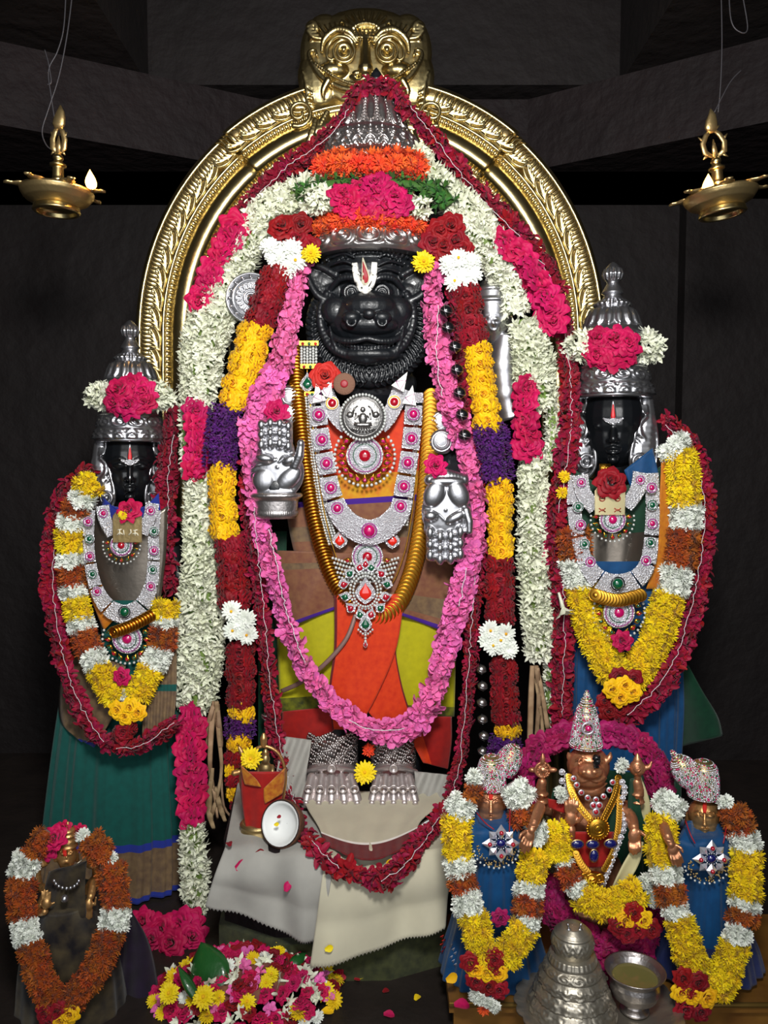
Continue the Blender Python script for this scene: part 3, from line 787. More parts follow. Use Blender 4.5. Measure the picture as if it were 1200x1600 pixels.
lathe_px('conch_body', 770, [(410, 3), (414, 12), (424, 17), (432, 15), (437, 10), (440, 16), (444, 20), (450, 24), (458, 31), (478, 33), (494, 31), (510, 27), (524, 20), (534, 12), (538, 6)], .04, SILVER, cn, [(449, 456, 'ring', 1, 3), (470, 476, 'ring', 1, 2.5), (496, 524, 'scroll', 9, 2.5), (426, 436, 'flute', 12, 2)], nseg=72)
for nm, pts in (('arm_sleeve', [(398, 520, .07, 24), (392, 560, .08, 28), (388, 605, .09, 31)]), ('arm_sleeve', [(792, 525, .05, 24), (786, 570, .05, 28), (790, 615, .06, 30), (800, 655, .06, 28)])):
    c = catmull(pts, 6); mb = MB().tube([P(a, b_, y) for a, b_, y, w in c], [w * S(y) * (1.06 if i % 6 == 0 else 1) for i, (a, b_, y, w) in enumerate(c)], 24); mb.build(nm, SILVER, idol)
for cx, cy, Y in ((448, 650, -.055), (450, 622, -.05), (690, 690, -.06), (690, 660, -.05)):
    q = S(Y); m2 = MB().disc(P(cx, cy, Y), 20 * q, .012, n=28, dome=.4).torus(P(cx, cy, Y - .012), 15 * q, 2 * q).torus(P(cx, cy, Y - .014), 8 * q, 2 * q); m2.build('arm_plate', SILVER, idol)

# silver hands
def mound(s, *a, **k): s.e(*a, **k); return s
H1 = Sculpt(); Y = -.125
H1.e(433, 738, Y + .014, 43, 44, 10); H1.chain([(414, 702, Y + .016, 15), (446, 702, Y + .016, 15)], flat=.6)
for yy_ in range(666, 702, 5): H1.chain([(409, yy_, Y + .011, 8), (450, yy_, Y + .011, 8)], flat=.7)
for x, top in ((408.5, 663), (422.5, 660), (437, 661), (450.5, 665)):
    for a, b_ in ((3, 8.5), (18, 7.5), (34, 9)): H1.e(x, top + a - 2, Y, 6.3, b_, 6.5)
H1.e(413, 751, Y + .006, 19, 20, 8); H1.e(450, 748, Y + .006, 25, 15, 8, rot=-.75); H1.e(432, 768, Y + .010, 32, 9, 9); H1.e(414, 716, Y + .002, 15, 8, 9, rot=.15); H1.e(452, 719, Y + .004, 12, 8, 8, rot=-.5)
H1.chain([(461, 728, Y + .006, 8), (468, 712, Y, 7.5), (470, 697, Y, 6.5)]); H1.e(470, 693, Y - .002, 6, 7, 6); H1.ring(434, 730, Y + .002, 6, 1.6); H1.e(434, 730, Y + .002, 3, 3, 4); H1.chain([(400, 727, Y + .003, 2), (420, 724, Y - .0, 2), (432, 718, Y, 2)]); H1.chain([(444, 714, Y, 2), (436, 722, Y, 2)])
hd1 = H1.build('hand_cover', SILVER, idol, .0022, 1, 'silver raised open hand')
lathe_px('wrist_cuff', 430, [(770, 40), (778, 40), (782, 36), (796, 35), (806, 33), (810, 30)], Y + .03, SILVERD, idol, [(771, 777, 'ring', 1, 3), (798, 808, 'bead', 60, 2)], nseg=180, sxy=(1, .6))
H2 = Sculpt(); Y = -.13
H2.e(698, 800, Y + .014, 40, 48, 10); H2.chain([(676, 826, Y + .016, 15), (714, 826, Y + .016, 15)], flat=.6)
for yy_ in range(830, 872, 5): H2.chain([(673, yy_, Y + .011, 8), (718, yy_, Y + .011, 8)], flat=.7)
for x, bot in ((672, 868), (687.5, 874), (704, 873), (719, 866)):
    for a, b_ in ((2, 9.5), (19, 8.5), (37, 10.5)): H2.e(x, bot - a + 2, Y, 6.8, b_, 6.8)
H2.e(679, 772, Y + .006, 17, 23, 9, rot=.45); H2.e(716, 772, Y + .006, 17, 23, 9, rot=-.45); H2.e(673, 806, Y + .002, 12, 9, 9); H2.e(712, 808, Y + .004, 20, 9, 9, rot=-.5); H2.ring(696, 797, Y + .002, 6, 1.6); H2.e(696, 797, Y + .002, 3, 3, 4); H2.chain([(664, 798, Y + .004, 2), (684, 802, Y, 2), (694, 812, Y, 2)]); H2.chain([(706, 806, Y, 2), (698, 816, Y, 2)]); H2.e(698, 752, Y + .010, 30, 8, 9)
H2.chain([(728, 798, Y + .004, 8), (733, 815, Y, 7), (733, 830, Y, 6)]); H2.chain([(672, 750, Y + .02, 10), (698, 744, Y + .02, 12), (724, 750, Y + .02, 10)])
H2.build('hand_cover', SILVER, idol, .0022, 1, 'silver lowered open hand')
mb = MB()
for t in range(60):
    a = 2 * pi * t / 60; mb.ball(P(697 + 42 * math.cos(a), 812 + 68 * math.sin(a) * (1 if math.sin(a) > 0 else .95), -.106), 1.6 * S(-.1), 6, 4); mb.ball(P(434 + 44 * math.cos(a), 722 + 62 * math.sin(a), -.10), 1.6 * S(-.1), 6, 4)
# feet
for nm, x0, x1 in (('left', 483, 553), ('right', 586, 644)):
    f = Sculpt(); cx = (x0 + x1) / 2; w = (x1 - x0) / 2
    f.e(cx, 1212, -.10, w + 6, 24, 42); f.e(cx, 1240, -.175, w + 9, 18, 20); f.e(cx, 1205, -.06, w + 4, 26, 40); f.e(cx, 1224, -.14, w + 7, 18, 26)
    for j in range(5):
        x = lerp(x0 + 4, x1 - 4, j / 4); xb = lerp(x0 - 5, x1 + 5, j / 4); f.chain([(x, 1214, -.165, w * .2), (lerp(x, xb, .6), 1238, -.196, w * .25), (xb, 1254, -.206, w * .27)])
        f.ring(lerp(x, xb, .55), 1233, -.218, 6, 1.7); f.e(xb, 1255, -.228, 5.4, 5, 3.4, n=10, k=7)
    f.curve([(cx - w - 6, 1206, -.12, 4), (cx, 1199, -.17, 4.5), (cx + w + 6, 1206, -.12, 4)]); f.ring(cx, 1201, -.178, 6, 2)
    f.e(cx, 1254, -.19, w + 10, 9, 16)
    f.build('foot_cover', pm('foot_silver', (200, 190, 188), .42, .75, bump=.2, bscale=110, bdist=.004), idol, .0028, 1, 'embossed silver foot with toes')
    mb2 = MB(); rr = w + 5
    for row in range(13):
        for j in range(34):
            a = math.radians(-95 + 190 * j / 33 + (row % 2) * 2.8); y = 1150 + row * 4.2 + R.uniform(-1.2, 1.2) + (6 if nm == 'right' else 0) + 3 * math.sin(j * .7 + row)
            mb2.ball(P(cx + rr * math.sin(a), y, -.0 - .115 * math.cos(a)), 2.5 * S(-.05), 6, 4)
    mb2.build('anklet_beads', SILVERD, idol, kind='stuff')
    lathe_px('ankle_cover', cx, [(1148, rr - 4), (1175, rr - 2), (1205, rr)], .0, SILVERD, idol, nseg=40, sxy=(1, 1.45))

# cloths worn by the idol
GR = [(0, 0)]
sheet('upper_cloth', [(478, 640), (480, 700), (484, 760)], [(672, 640), (668, 700), (662, 760)], [ORNG], ybody, idol, .012, fold=(.002, 26, 1))
sheet('gold_band', [(484, 745), (488, 795)], [(664, 735), (660, 775)], [GOLDY], ybody, idol, .014, label='yellow brocade band with red motifs')
sheet('waist_cloth', [(446, 786), (452, 830), (462, 872), (468, 884)], [(690, 770), (694, 820), (700, 858), (700, 870)], [BROWNS, PURP, ZARI], ybody, idol, .018, rowmat=lambda t: 1 if (t > .9 or t < .05) else (2 if .25 < t < .45 else 0), fold=(.002, 12, 1))
sheet('hip_cloth', [(430, 860), (428, 920), (430, 988)], [(600, 866), (580, 900), (560, 938)], [BROWNS, PURP, ZARI], ybody, idol, .030, rowmat=lambda t: 1 if t > .9 else (2 if .2 < t < .26 else 0), fold=(.007, 11, 1.6))
sheet('hip_cloth', [(560, 862), (580, 910), (600, 952)], [(712, 866), (708, 920), (704, 990)], [BROWNS, PURP, ZARI], ybody, idol, .030, rowmat=lambda t: 1 if t > .9 else (2 if .62 < t < .8 else 0), fold=(.007, 11, 1.6))
sheet('dhoti_side', [(432, 976), (434, 1040), (438, 1120)], [(560, 936), (548, 1020), (540, 1120)], [LIME, OLIVE], ybody, idol, .012, rowmat=lambda t: 1 if t > .78 else 0, fold=(.006, 11, .6))
sheet('dhoti_side', [(590, 940), (612, 1020), (620, 1120)], [(712, 976), (712, 1040), (710, 1120)], [LIME, OLIVE], ybody, idol, .012, rowmat=lambda t: 1 if t > .84 else 0, fold=(.006, 11, .6))
sheet('front_pleat', [(560, 925), (578, 1010), (574, 1076), (570, 1104), (606, 1146)], [(632, 930), (618, 1000), (628, 1070), (648, 1130), (660, 1150)], [ORNG, MAROON], ybody, idol, .034, colmat=lambda u: 1 if u > .95 else 0, fold=(.003, 6, 1))
sheet('front_pleat', [(522, 930), (522, 1010), (514, 1080), (520, 1140)], [(632, 928), (620, 1010), (592, 1080), (560, 1140)], [ORNG, MAROON], ybody, idol, .044, colmat=lambda u: 1 if u < .04 else 0, rowmat=lambda t: 0, fold=(.003, 7, 1))
sheet('lower_border', [(440, 1112), (440, 1150), (452, 1186)], [(545, 1102), (528, 1134), (500, 1160)], [REDS, ORNG], ybody, idol, .030, fold=(.005, 9, 1), rowmat=lambda t: 1 if t > .75 else 0)
sheet('lower_border', [(620, 1118), (640, 1152), (662, 1192)], [(706, 1120), (706, 1160), (700, 1202)], [REDS, ORNG], ybody, idol, .030, fold=(.005, 9, 1), colmat=lambda u: 1 if u < .3 else 0)
MB().tube(pxpath([(556, 960, -.075), (540, 1000, -.08), (505, 1040, -.075), (470, 1066, -.06), (440, 1080, -.03)]), [.006] * 33, 8, flat=.4).build('sacred_thread', pm('silver_cord', (150, 120, 112), .4, .5), idol)
bk = P(573, 800, .02)
sheet('side_drape', [(408, 830), (404, 960), (404, 1100), (404, 1220)], [(448, 830), (446, 960), (446, 1100), (448, 1220)], [DGREEN], lambda x, y: .05, idol, 0, 10, 20, fold=(.006, 8, 1))
# ================================================================== garlands of the main idol
def pts(Y, *q): return [(a, b, Y, w) for a, b, w in q]
def strand(g, kind, path, dpx, hw=None, **k): g.fill(kind, path, dpx, **k)
# thick tuberose garland with magenta rose inserts
g = Garland('tuberose_garland', 'thick cream tuberose garland with magenta rose clusters framing the boar-headed idol', P(577, 300, .02))
kw = dict(row=.30, across=.33, depth=.7, jit=.55, down=.55, core=M_STEM, coresc=.55)
g.fill('tuberose', pts(.0, (505, 280, 22), (470, 300, 26), (425, 325, 30), (385, 375, 34), (352, 440, 36), (335, 490, 38)), 25, **kw)
g.fill('tuberose', pts(.0, (335, 490, 40), (318, 540, 38), (312, 600, 34), (306, 640, 26)), 25, **kw)
g.fill('tuberose', pts(.005, (291, 630, 11), (290, 690, 11), (292, 740, 12)), 24, **kw)
g.fill('tuberose', pts(-.005, (312, 735, 26), (314, 800, 30), (318, 880, 37), (316, 950, 42), (312, 1010, 42), (308, 1060, 40), (304, 1105, 34)), 26, **kw)
g.fill('tuberose', pts(-.19, (300, 1285, 22), (304, 1340, 26), (306, 1400, 24), (312, 1450, 16)), 26, **kw)
g.fill('tuberose', pts(.0, (648, 232, 16), (690, 290, 26), (735, 340, 32), (765, 385, 32), (790, 440, 26), (805, 490, 28)), 25, **kw)
g.fill('tuberose', pts(.0, (815, 500, 26), (832, 555, 36), (836, 600, 36), (850, 640, 26)), 25, **kw)
g.fill('tuberose', pts(.005, (862, 625, 14), (864, 680, 14), (860, 730, 20)), 24, **kw)
g.fill('tuberose', pts(-.005, (833, 705, 26), (832, 780, 26), (830, 860, 26), (838, 930, 30), (842, 990, 28), (838, 1030, 22)), 26, **kw)
g.fill('tuberose', pts(.005, (862, 1010, 12), (860, 1070, 14), (852, 1140, 12)), 24, **kw)
rk = dict(row=.5, across=.5, depth=.7, jit=.3, core=M_MAG, a0=-55, a1=55, coresc=.3)
g.fill('magenta_rose', pts(-.025, (372, 352, 18), (352, 390, 24), (330, 430, 22), (310, 485, 20)), 40, **rk)
g.fill('magenta_rose', pts(-.03, (306, 635, 18), (308, 690, 24), (306, 738, 20)), 38, **rk)
g.fill('magenta_rose', [(298, 1105, -.05, 24), (296, 1160, -.09, 26), (298, 1220, -.15, 26), (300, 1285, -.19, 24)], 42, **rk)
g.fill('magenta_rose', pts(-.02, (780, 375, 20), (812, 400, 28), (838, 440, 26), (858, 480, 20), (864, 512, 16)), 42, **rk)
g.fill('magenta_rose', pts(-.03, (822, 600, 22), (822, 650, 26), (822, 705, 22)), 40, **rk)
g.fill('magenta_rose', pts(.0, (860, 765, 12), (856, 820, 14), (858, 880, 10)), 36, **rk)
g.done()

# outer crimson garland on a white thread
g = Garland('crimson_garland', 'crimson oleander garland on white thread slung over the top of the silver crown', P(590, 140, .03))
ck = dict(row=.36, across=.62, depth=.8, jit=.6, core=M_CRIM, coresc=.3, rag=.3)
g.fill('crimson_oleander', [(548, 168, .0, 14), (560, 140, .0, 16), (590, 133, .0, 17), (620, 140, .0, 16), (632, 168, .0, 14)], 27, **ck)
g.fill('crimson_oleander', [(548, 165, .0, 14), (515, 210, .02, 17), (470, 248, .04, 18), (420, 285, .06, 18), (375, 335, .06, 16), (340, 400, .06, 15), (300, 480, .06, 14)], 27, **ck)
g.fill('crimson_oleander', [(270, 640, .06, 14), (262, 720, .05, 20), (258, 800, .04, 22), (256, 870, .04, 22), (268, 925, .05, 16)], 28, **ck)
g.fill('crimson_oleander', [(632, 165, .0, 14), (665, 200, .02, 17), (700, 245, .03, 18), (745, 300, .04, 18), (795, 345, .04, 18), (850, 410, .05, 18), (876, 480, .05, 18), (884, 540, .04, 17)], 27, **ck)
g.fill('crimson_oleander', [(884, 540, .04, 17), (892, 620, .0, 20), (888, 700, -.03, 22), (878, 780, -.03, 24), (874, 860, -.03, 22), (880, 950, -.03, 22), (880, 1040, -.03, 22), (876, 1140, -.03, 20)], 28, **ck)
g.thread([(545, 170, -.03), (510, 218, -.01), (462, 250, .0), (410, 296, .02), (362, 350, .03)])
g.thread([(640, 165, -.03), (672, 205, -.01), (705, 252, -.0), (752, 310, .01), (800, 358, .01), (856, 425, .015), (880, 500, .015), (888, 560, .0), (893, 640, -.03), (886, 720, -.065), (872, 800, -.065)])
g.thread([(272, 680, .02), (263, 740, .01), (262, 800, .0), (256, 870, .0)]); g.thread([(876, 840, -.065), (880, 900, -.065), (882, 1000, -.065), (878, 1120, -.065)])
g.done()

# inner crimson garland
g = Garland('crimson_garland', 'long crimson oleander loop hanging down past the silver feet to the white cloth', P(577, 1380, -.3))
ck['across'] = .7
g.fill('crimson_oleander', [(392, 690, -.07, 14), (388, 760, -.07, 18), (394, 830, -.07, 17), (404, 910, -.08, 17), (412, 990, -.08, 16), (422, 1080, -.09, 15), (434, 1160, -.10, 16), (450, 1240, -.17, 17), (478, 1305, -.385, 18), (515, 1348, -.475, 19), (558, 1362, -.50, 18)], 28, **ck)
g.fill('crimson_oleander', [(558, 1368, -.50, 16), (590, 1375, -.51, 22), (620, 1358, -.50, 22), (655, 1315, -.43, 20), (690, 1270, -.33, 16), (712, 1215, -.18, 14), (726, 1140, -.10, 14), (733, 1060, -.09, 14), (738, 980, -.08, 14), (744, 900, -.08, 15), (748, 820, -.075, 13)], 28, **ck)
g.fill('crimson_oleander', [(748, 820, -.075, 10), (742, 740, -.07, 12), (728, 660, -.06, 14), (720, 590, -.06, 12), (716, 520, -.06, 10), (704, 450, -.05, 8)], 24, **ck)
g.thread([(396, 790, -.115), (404, 880, -.12), (414, 970, -.12), (420, 1050, -.125), (432, 1130, -.13), (444, 1200, -.16), (466, 1270, -.30), (494, 1322, -.45), (530, 1356, -.525)])
g.thread([(596, 1376, -.55), (622, 1362, -.54), (650, 1330, -.48), (684, 1282, -.385), (712, 1222, -.225), (724, 1140, -.135), (732, 1040, -.125), (738, 960, -.115), (742, 860, -.11)])
g.done()

# pink oleander garland
g = Garland('pink_garland', 'bright pink oleander garland looped in front of the idol between the silver hands', P(590, 1145, -.12))
pk = dict(row=.36, across=.5, depth=.75, jit=.6, core=M_PINK, coresc=.25, rag=.3)
g.fill('pink_oleander', [(474, 410, -.03, 12), (464, 450, -.05, 18), (450, 510, -.07, 21), (438, 570, -.08, 24), (415, 620, -.08, 28), (398, 670, -.085, 28), (396, 730, -.09, 22), (402, 790, -.09, 20), (414, 850, -.095, 18)], 29, **pk)
g.fill('pink_oleander', [(414, 850, -.095, 18), (428, 905, -.10, 18), (446, 965, -.105, 17), (464, 1020, -.11, 16), (492, 1066, -.115, 17), (524, 1104, -.12, 20), (560, 1130, -.125, 21), (600, 1144, -.13, 23), (640, 1134, -.125, 24), (668, 1100, -.12, 22), (688, 1054, -.11, 20)], 29, **pk)
g.fill('pink_oleander', [(688, 1054, -.11, 21), (700, 1000, -.105, 22), (716, 940, -.10, 24), (732, 880, -.095, 24), (742, 820, -.09, 20), (738, 750, -.09, 18), (722, 690, -.085, 20), (704, 630, -.08, 22), (690, 570, -.075, 22), (682, 510, -.065, 22), (676, 460, -.05, 18), (680, 425, -.03, 12)], 29, **pk)
g.thread([(420, 830, -.13), (436, 900, -.13), (452, 970, -.135), (476, 1036, -.145)], .0010); g.thread([(545, 1124, -.165), (580, 1140, -.17), (630, 1138, -.17)], .001)
g.thread([(684, 480, -.105), (682, 560, -.115), (692, 620, -.12)], .0009); g.thread([(728, 890, -.14), (718, 950, -.145)], .0009)
g.done()

# banded rose garland, each side in sections
g = Garland('rose_garland', 'banded rose garland of red, yellow, purple and white sections hanging on both sides', P(577, 380, -.04))
rs = dict(row=.72, across=.62, depth=.55, jit=.14, a0=-72, a1=72, coresc=.58)
def sec(kind, a, b, dpx, core, **o):
    q = dict(rs); q.update(o); g.fill(kind, [a, b], dpx, core=core, **q)
Y0, Y1 = -.04, -.055
# left side
for x, y in ((440, 352), (462, 372), (478, 388), (446, 376), (470, 350)): g.flower('red_rose', x, y, -.05 + R.uniform(-.012, .008), R.uniform(32, 44), (R.uniform(-.3, .3), -1, R.uniform(-.1, .4)))
for x, y in ((432, 402), (455, 388), (446, 420), (424, 386), (462, 408)): g.flower('white_daisy', x, y, -.062, 36)
g.flower('yellow_daisy', 486, 396, -.075, 30)
sec('red_rose', (436, 425, Y0, 36), (408, 508, Y1, 36), 30, M_RED)
sec('yellow_rose', (402, 508, Y1, 36), (368, 634, Y1, 38), 28, M_YEL)
sec('purple_statice', (354, 636, Y1, 34), (344, 726, Y1, 34), 30, M_PUR, row=.4, across=.45)
sec('yellow_rose', (346, 728, Y1, 30), (352, 836, Y1, 32), 27, M_YEL)
sec('red_rose', (362, 838, Y1, 36), (368, 945, Y1, 36), 30, M_RED)
for x, y in ((362, 955), (384, 968), (364, 985), (386, 992), (374, 972)): g.flower('white_daisy', x, y, -.10, 34)
sec('red_rose', (376, 1005, Y1, 34), (378, 1100, Y1, 34), 29, M_RED)
sec('yellow_rose', (378, 1100, Y1, 30), (378, 1124, Y1, 30), 26, M_YEL)
sec('purple_statice', (376, 1122, Y1, 30), (376, 1146, Y1, 30), 26, M_PUR, row=.4, across=.5)
sec('yellow_rose', (374, 1146, Y1, 28), (374, 1170, Y1, 28), 25, M_YEL)
sec('red_rose', (368, 1172, Y1, 24), (366, 1192, Y1, 22), 26, M_RED)
sec('yellow_rose', (362, 1194, Y1, 16), (360, 1208, Y1, 16), 24, M_YEL)
sec('red_rose', (364, 1210, Y1, 20), (362, 1228, Y1, 20), 25, M_RED)
sec('yellow_rose', (362, 1230, Y1, 16), (364, 1244, Y1, 16), 24, M_YEL)
sec('red_rose', (372, 1246, Y1, 22), (378, 1290, Y1, 22), 26, M_RED)
# right side
for x, y in ((688, 360), (712, 376), (676, 378), (704, 352), (694, 384), (722, 388)): g.flower('red_rose', x, y, -.05, 38)
for x, y in ((716, 404), (736, 410), (702, 414), (720, 434), (738, 428), (710, 440)): g.flower('white_daisy', x, y, -.062, 34)
g.flower('yellow_daisy', 662, 409, -.075, 36)
sec('red_rose', (726, 450, Y0, 34), (738, 538, Y1, 36), 30, M_RED)
sec('yellow_rose', (744, 538, Y1, 32), (762, 668, Y1, 32), 28, M_YEL)
sec('purple_statice', (766, 668, Y1, 36), (772, 750, Y1, 36), 30, M_PUR, row=.4, across=.45)
sec('yellow_rose', (780, 750, Y1, 30), (782, 872, Y1, 30), 27, M_YEL)
sec('red_rose', (778, 874, Y1, 34), (780, 972, Y1, 34), 30, M_RED)
for x, y in ((766, 985), (790, 990), (770, 1008), (794, 1014), (782, 1000), (764, 1000)): g.flower('white_daisy', x, y, -.10, 34)
sec('red_rose', (786, 1030, Y1, 32), (790, 1128, Y1, 32), 29, M_RED)
sec('yellow_rose', (792, 1128, Y1, 30), (792, 1150, Y1, 30), 26, M_YEL)
sec('purple_statice', (788, 1150, Y1, 32), (788, 1180, Y1, 34), 28, M_PUR, row=.4, across=.5)
g.done()

# crown flowers
g = Garland('crown_garland', 'orange, green and magenta flower bands wrapped around the silver crown', P(580, 300, -.06))
g.fill('orange_chrysanthemum', [(496, 268, .0, 20), (530, 256, -.04, 22), (580, 260, -.065, 23), (630, 256, -.04, 24), (664, 270, .0, 22)], 28, row=.5, across=.55, depth=.6, core=M_ORG)
g.fill('orange_chrysanthemum', [(496, 358, .01, 17), (535, 345, -.05, 20), (580, 338, -.075, 20), (625, 346, -.05, 20), (660, 358, .01, 18)], 26, row=.5, across=.55, depth=.6, core=M_ORG)
g.fill('leaf_sprig', [(464, 304, -.02, 22), (500, 292, -.04, 16), (545, 284, -.06, 12), (590, 284, -.07, 12), (640, 288, -.055, 14), (684, 300, -.035, 24), (700, 322, -.03, 28)], 36, row=.4, across=.5, depth=.6, core=M_GRN, coresc=.5, jit=.6)
g.fill('tuberose', [(476, 318, -.03, 20), (495, 312, -.045, 24), (518, 308, -.055, 22)], 26, row=.3, across=.35, depth=.7, jit=.6)
g.fill('tuberose', [(634, 322, -.055, 18), (652, 324, -.045, 20), (668, 328, -.035, 18)], 26, row=.3, across=.35, depth=.7, jit=.6)
for x, y in ((536, 302), (562, 294), (588, 300), (616, 306), (548, 318), (576, 316), (602, 322), (626, 318), (540, 316), (588, 286)): g.flower('magenta_rose', x, y, -.085 + R.uniform(-.012, .012), R.uniform(34, 48), (R.uniform(-.4, .4), -1, R.uniform(-.3, .4)))
g.done()

# black beads in silver wire beside the rose garland
bc = thing('stone_bead_string', 'string of black and silver wire-bound beads beside the yellow roses', 'bead string', P(710, 1180, -.03))
def wire_bead(px, py, Y, r, m):
    q = S(Y); c = P(px, py, Y); o = MB().ball(c, (r * q, r * q * .9, r * q * .92), 16, 10).build('bead', m, bc)
    MB().torus(c, r * q * 1.0, .0012, ax=(.3, -.3, 1), n=24, k=5).torus(c, r * q * 1.0, .0012, ax=(1, -.3, .2), n=24, k=5).build('wire', SILVER, o)
for x, y in ((697, 486), (700, 512), (711, 542), (714, 578), (718, 614), (722, 648), (726, 680)): wire_bead(x, y, -.118, 10, BLACKS)
for x, y in ((752, 1046), (754, 1072), (753, 1098), (754, 1124), (756, 1150), (754, 1174)): wire_bead(x, y, -.03, 8, SILVERD)
for x, y in ((418, 1096), (416, 1120), (420, 1142), (414, 1066)): wire_bead(x, y, -.02, 8, SILVERD)

# dry banana-fibre ties
def ties(label, strands, Y):
    t = thing('fibre_tie', label, 'fibre tie', P(strands[0][-1][0], strands[0][-1][1], Y))
    m = pm('dry_fibre', (172, 146, 112), .8, 0, .2, .01, (120, 92, 64), 30, .8)
    for st in strands:
        c = catmull([(a, b, w) for a, b, w in st], 6)
        MB().tube([P(a, b, Y + .006 * math.sin(i * .5 + a)) for i, (a, b, w) in enumerate(c)], [w * S(Y) for a, b, w in c], 6, flat=.3).build('fibre', m, t)
ties('dry brown banana-fibre ends hanging beside the lower magenta roses', [
    [(336, 1096, 5), (330, 1140, 5), (328, 1200, 4), (334, 1236, 3), (340, 1280, 2)], [(338, 1096, 4), (342, 1150, 4), (346, 1200, 3), (340, 1240, 3), (330, 1276, 4)],
    [(334, 1100, 4), (326, 1130, 4), (322, 1170, 2)], [(340, 1100, 3), (344, 1160, 5), (342, 1168, 3)], [(336, 1230, 3), (344, 1262, 5), (352, 1284, 3)], [(346, 1180, 2), (350, 1260, 2), (380, 1288, 2)], [(332, 1200, 3), (326, 1262, 6), (334, 1296, 3)]], -.06)
ties('pale banana-fibre ends hanging below the tuberoses near the small goddess idol', [
    [(832, 1040, 4), (830, 1090, 5), (828, 1168, 5)], [(838, 1040, 4), (842, 1090, 4), (838, 1160, 4)], [(840, 1044, 3), (850, 1100, 4), (856, 1140, 4)], [(836, 1060, 2), (846, 1120, 3), (848, 1150, 3)]], -.03)
# ================================================================== jewellery helpers
def jewel(parent, px, py, Y, r, gm, sm=SILVERG, ring=None, name='jewel', gr=.5):
    q = S(Y); c = P(px, py, Y); o = MB().disc(c, r * q, 1.6 * q, n=20, dome=.2).build(name, sm, parent)
    if ring: MB().torus(c + Vector((0, -1.9 * q, 0)), r * .8 * q, max(.5, r * .09) * q, n=24, k=6).build('enamel_ring', ring, o)
    MB().ball(c + Vector((0, -1.6 * q, 0)), (r * gr * q, r * gr * .6 * q, r * gr * q), 12, 8).build('gem', gm, o)
    return o
def pear(mb, c, w, h, d, m=0, rot=0.):
    """drop-shaped stone, narrow end up"""
    V = []; Fc = []; n, k = 12, 8; Mr = Matrix.Rotation(rot, 3, 'Y')
    for i in range(k + 1):
        t = i / k; z = h * (.5 - t); r = math.sin(pi * t ** 1.45) * .5 if 0 < t < 1 else .001
        for j in range(n):
            a = 2 * pi * j / n; V.append(Vector(c) + Mr @ Vector((w * r * math.cos(a), d * r * math.sin(a), z)))
    for i in range(k):
        for j in range(n): Fc.append((i * n + j, (i + 1) * n + j, (i + 1) * n + (j + 1) % n, i * n + (j + 1) % n))
    mb.add(V, Fc, m); return mb
def drop(parent, px, py, Y, w, h, gm, sm=SILVERG, rot=0., name='drop_jewel'):
    q = S(Y); c = P(px, py, Y); mb = MB(); pear(mb, c, w * q, h * q, 5 * q, 0, rot); o = mb.build(name, sm, parent)
    mb = MB(); pear(mb, c + Vector((0, -2.2 * q, -.04 * h * q)), w * .6 * q, h * .6 * q, 5 * q, 0, rot); mb.build('gem', gm, o); return o
def plates(parent, path, cuts, hw, mat=SILVERG, name='plate', th=2.2):
    """band of hinged plates along (px,py,Y) control points; cuts: fractions where one plate ends"""
    c = catmull(path, 10); n = len(c) - 1
    cuts = [0] + list(cuts) + [1]
    for a, b in zip(cuts, cuts[1:]):
        V = []; Fc = []; m = max(3, int((b - a) * n)); prof = [(-1, 0), (-1, .7), (-.8, 1), (0, 1.15), (.8, 1), (1, .7), (1, 0)]
        for i in range(m + 1):
            f = lerp(a + .004, b - .004, i / m); x, y, Y = polyl(c, f); x2, y2, _ = polyl(c, min(1, f + .01)); x1, y1, _ = polyl(c, max(0, f - .01))
            l = math.hypot(x2 - x1, y2 - y1) or 1; nx, ny = -(y2 - y1) / l, (x2 - x1) / l; w = hw(f) if callable(hw) else hw
            for u, h_ in prof: V.append(P(x + nx * u * w, y + ny * u * w, Y - h_ * th * S(Y)))
        k = len(prof)
        for i in range(m):
            for j in range(k): Fc.append((i * k + j, i * k + (j + 1) % k, (i + 1) * k + (j + 1) % k, (i + 1) * k + j))
        Fc.append(tuple(range(k))[::-1]); Fc.append(tuple(m * k + j for j in range(k)))
        fixn(mk(name, V, Fc, mat, parent))
COINS = {}
def coin_mesh(mat):
    if mat.name not in COINS:
        mb = MB().disc((0, 0, 0), .5, .05, ax=(0, 0, 1), n=18, dome=.1).torus((0, 0, .05), .45, .035, ax=(0, 0, 1), n=18, k=5).ball((0, 0, .05), (.2, .2, .05), 8, 5)
        COINS[mat.name] = tmesh('coin', mb, [mat])
    return COINS[mat.name]
def coins(parent, path, d, step, mat=GOLD, tilt=.6, side=1.):
    w = resample(pxpath(path, 8), step * S(path[0][2])); me = coin_mesh(mat)
    for i, p in enumerate(w):
        t = (w[min(i + 1, len(w) - 1)] - w[max(i - 1, 0)]).normalized()
        o = (Vector((0, -1, 0)) * math.cos(tilt) + t * -math.sin(tilt) * side).normalized()
        inst('coin', me, parent, mat_face(p, o, d * S(path[0][2])))
def pearls(parent, paths, r, step, mat=PEARL, name='pearl_strands'):
    mb = MB()
    for p in paths:
        for c in resample(pxpath(p, 8), step * S(p[0][2])): mb.ball(c, r * S(p[0][2]), 7, 5)
    return mb.build(name, mat, parent, kind='stuff')
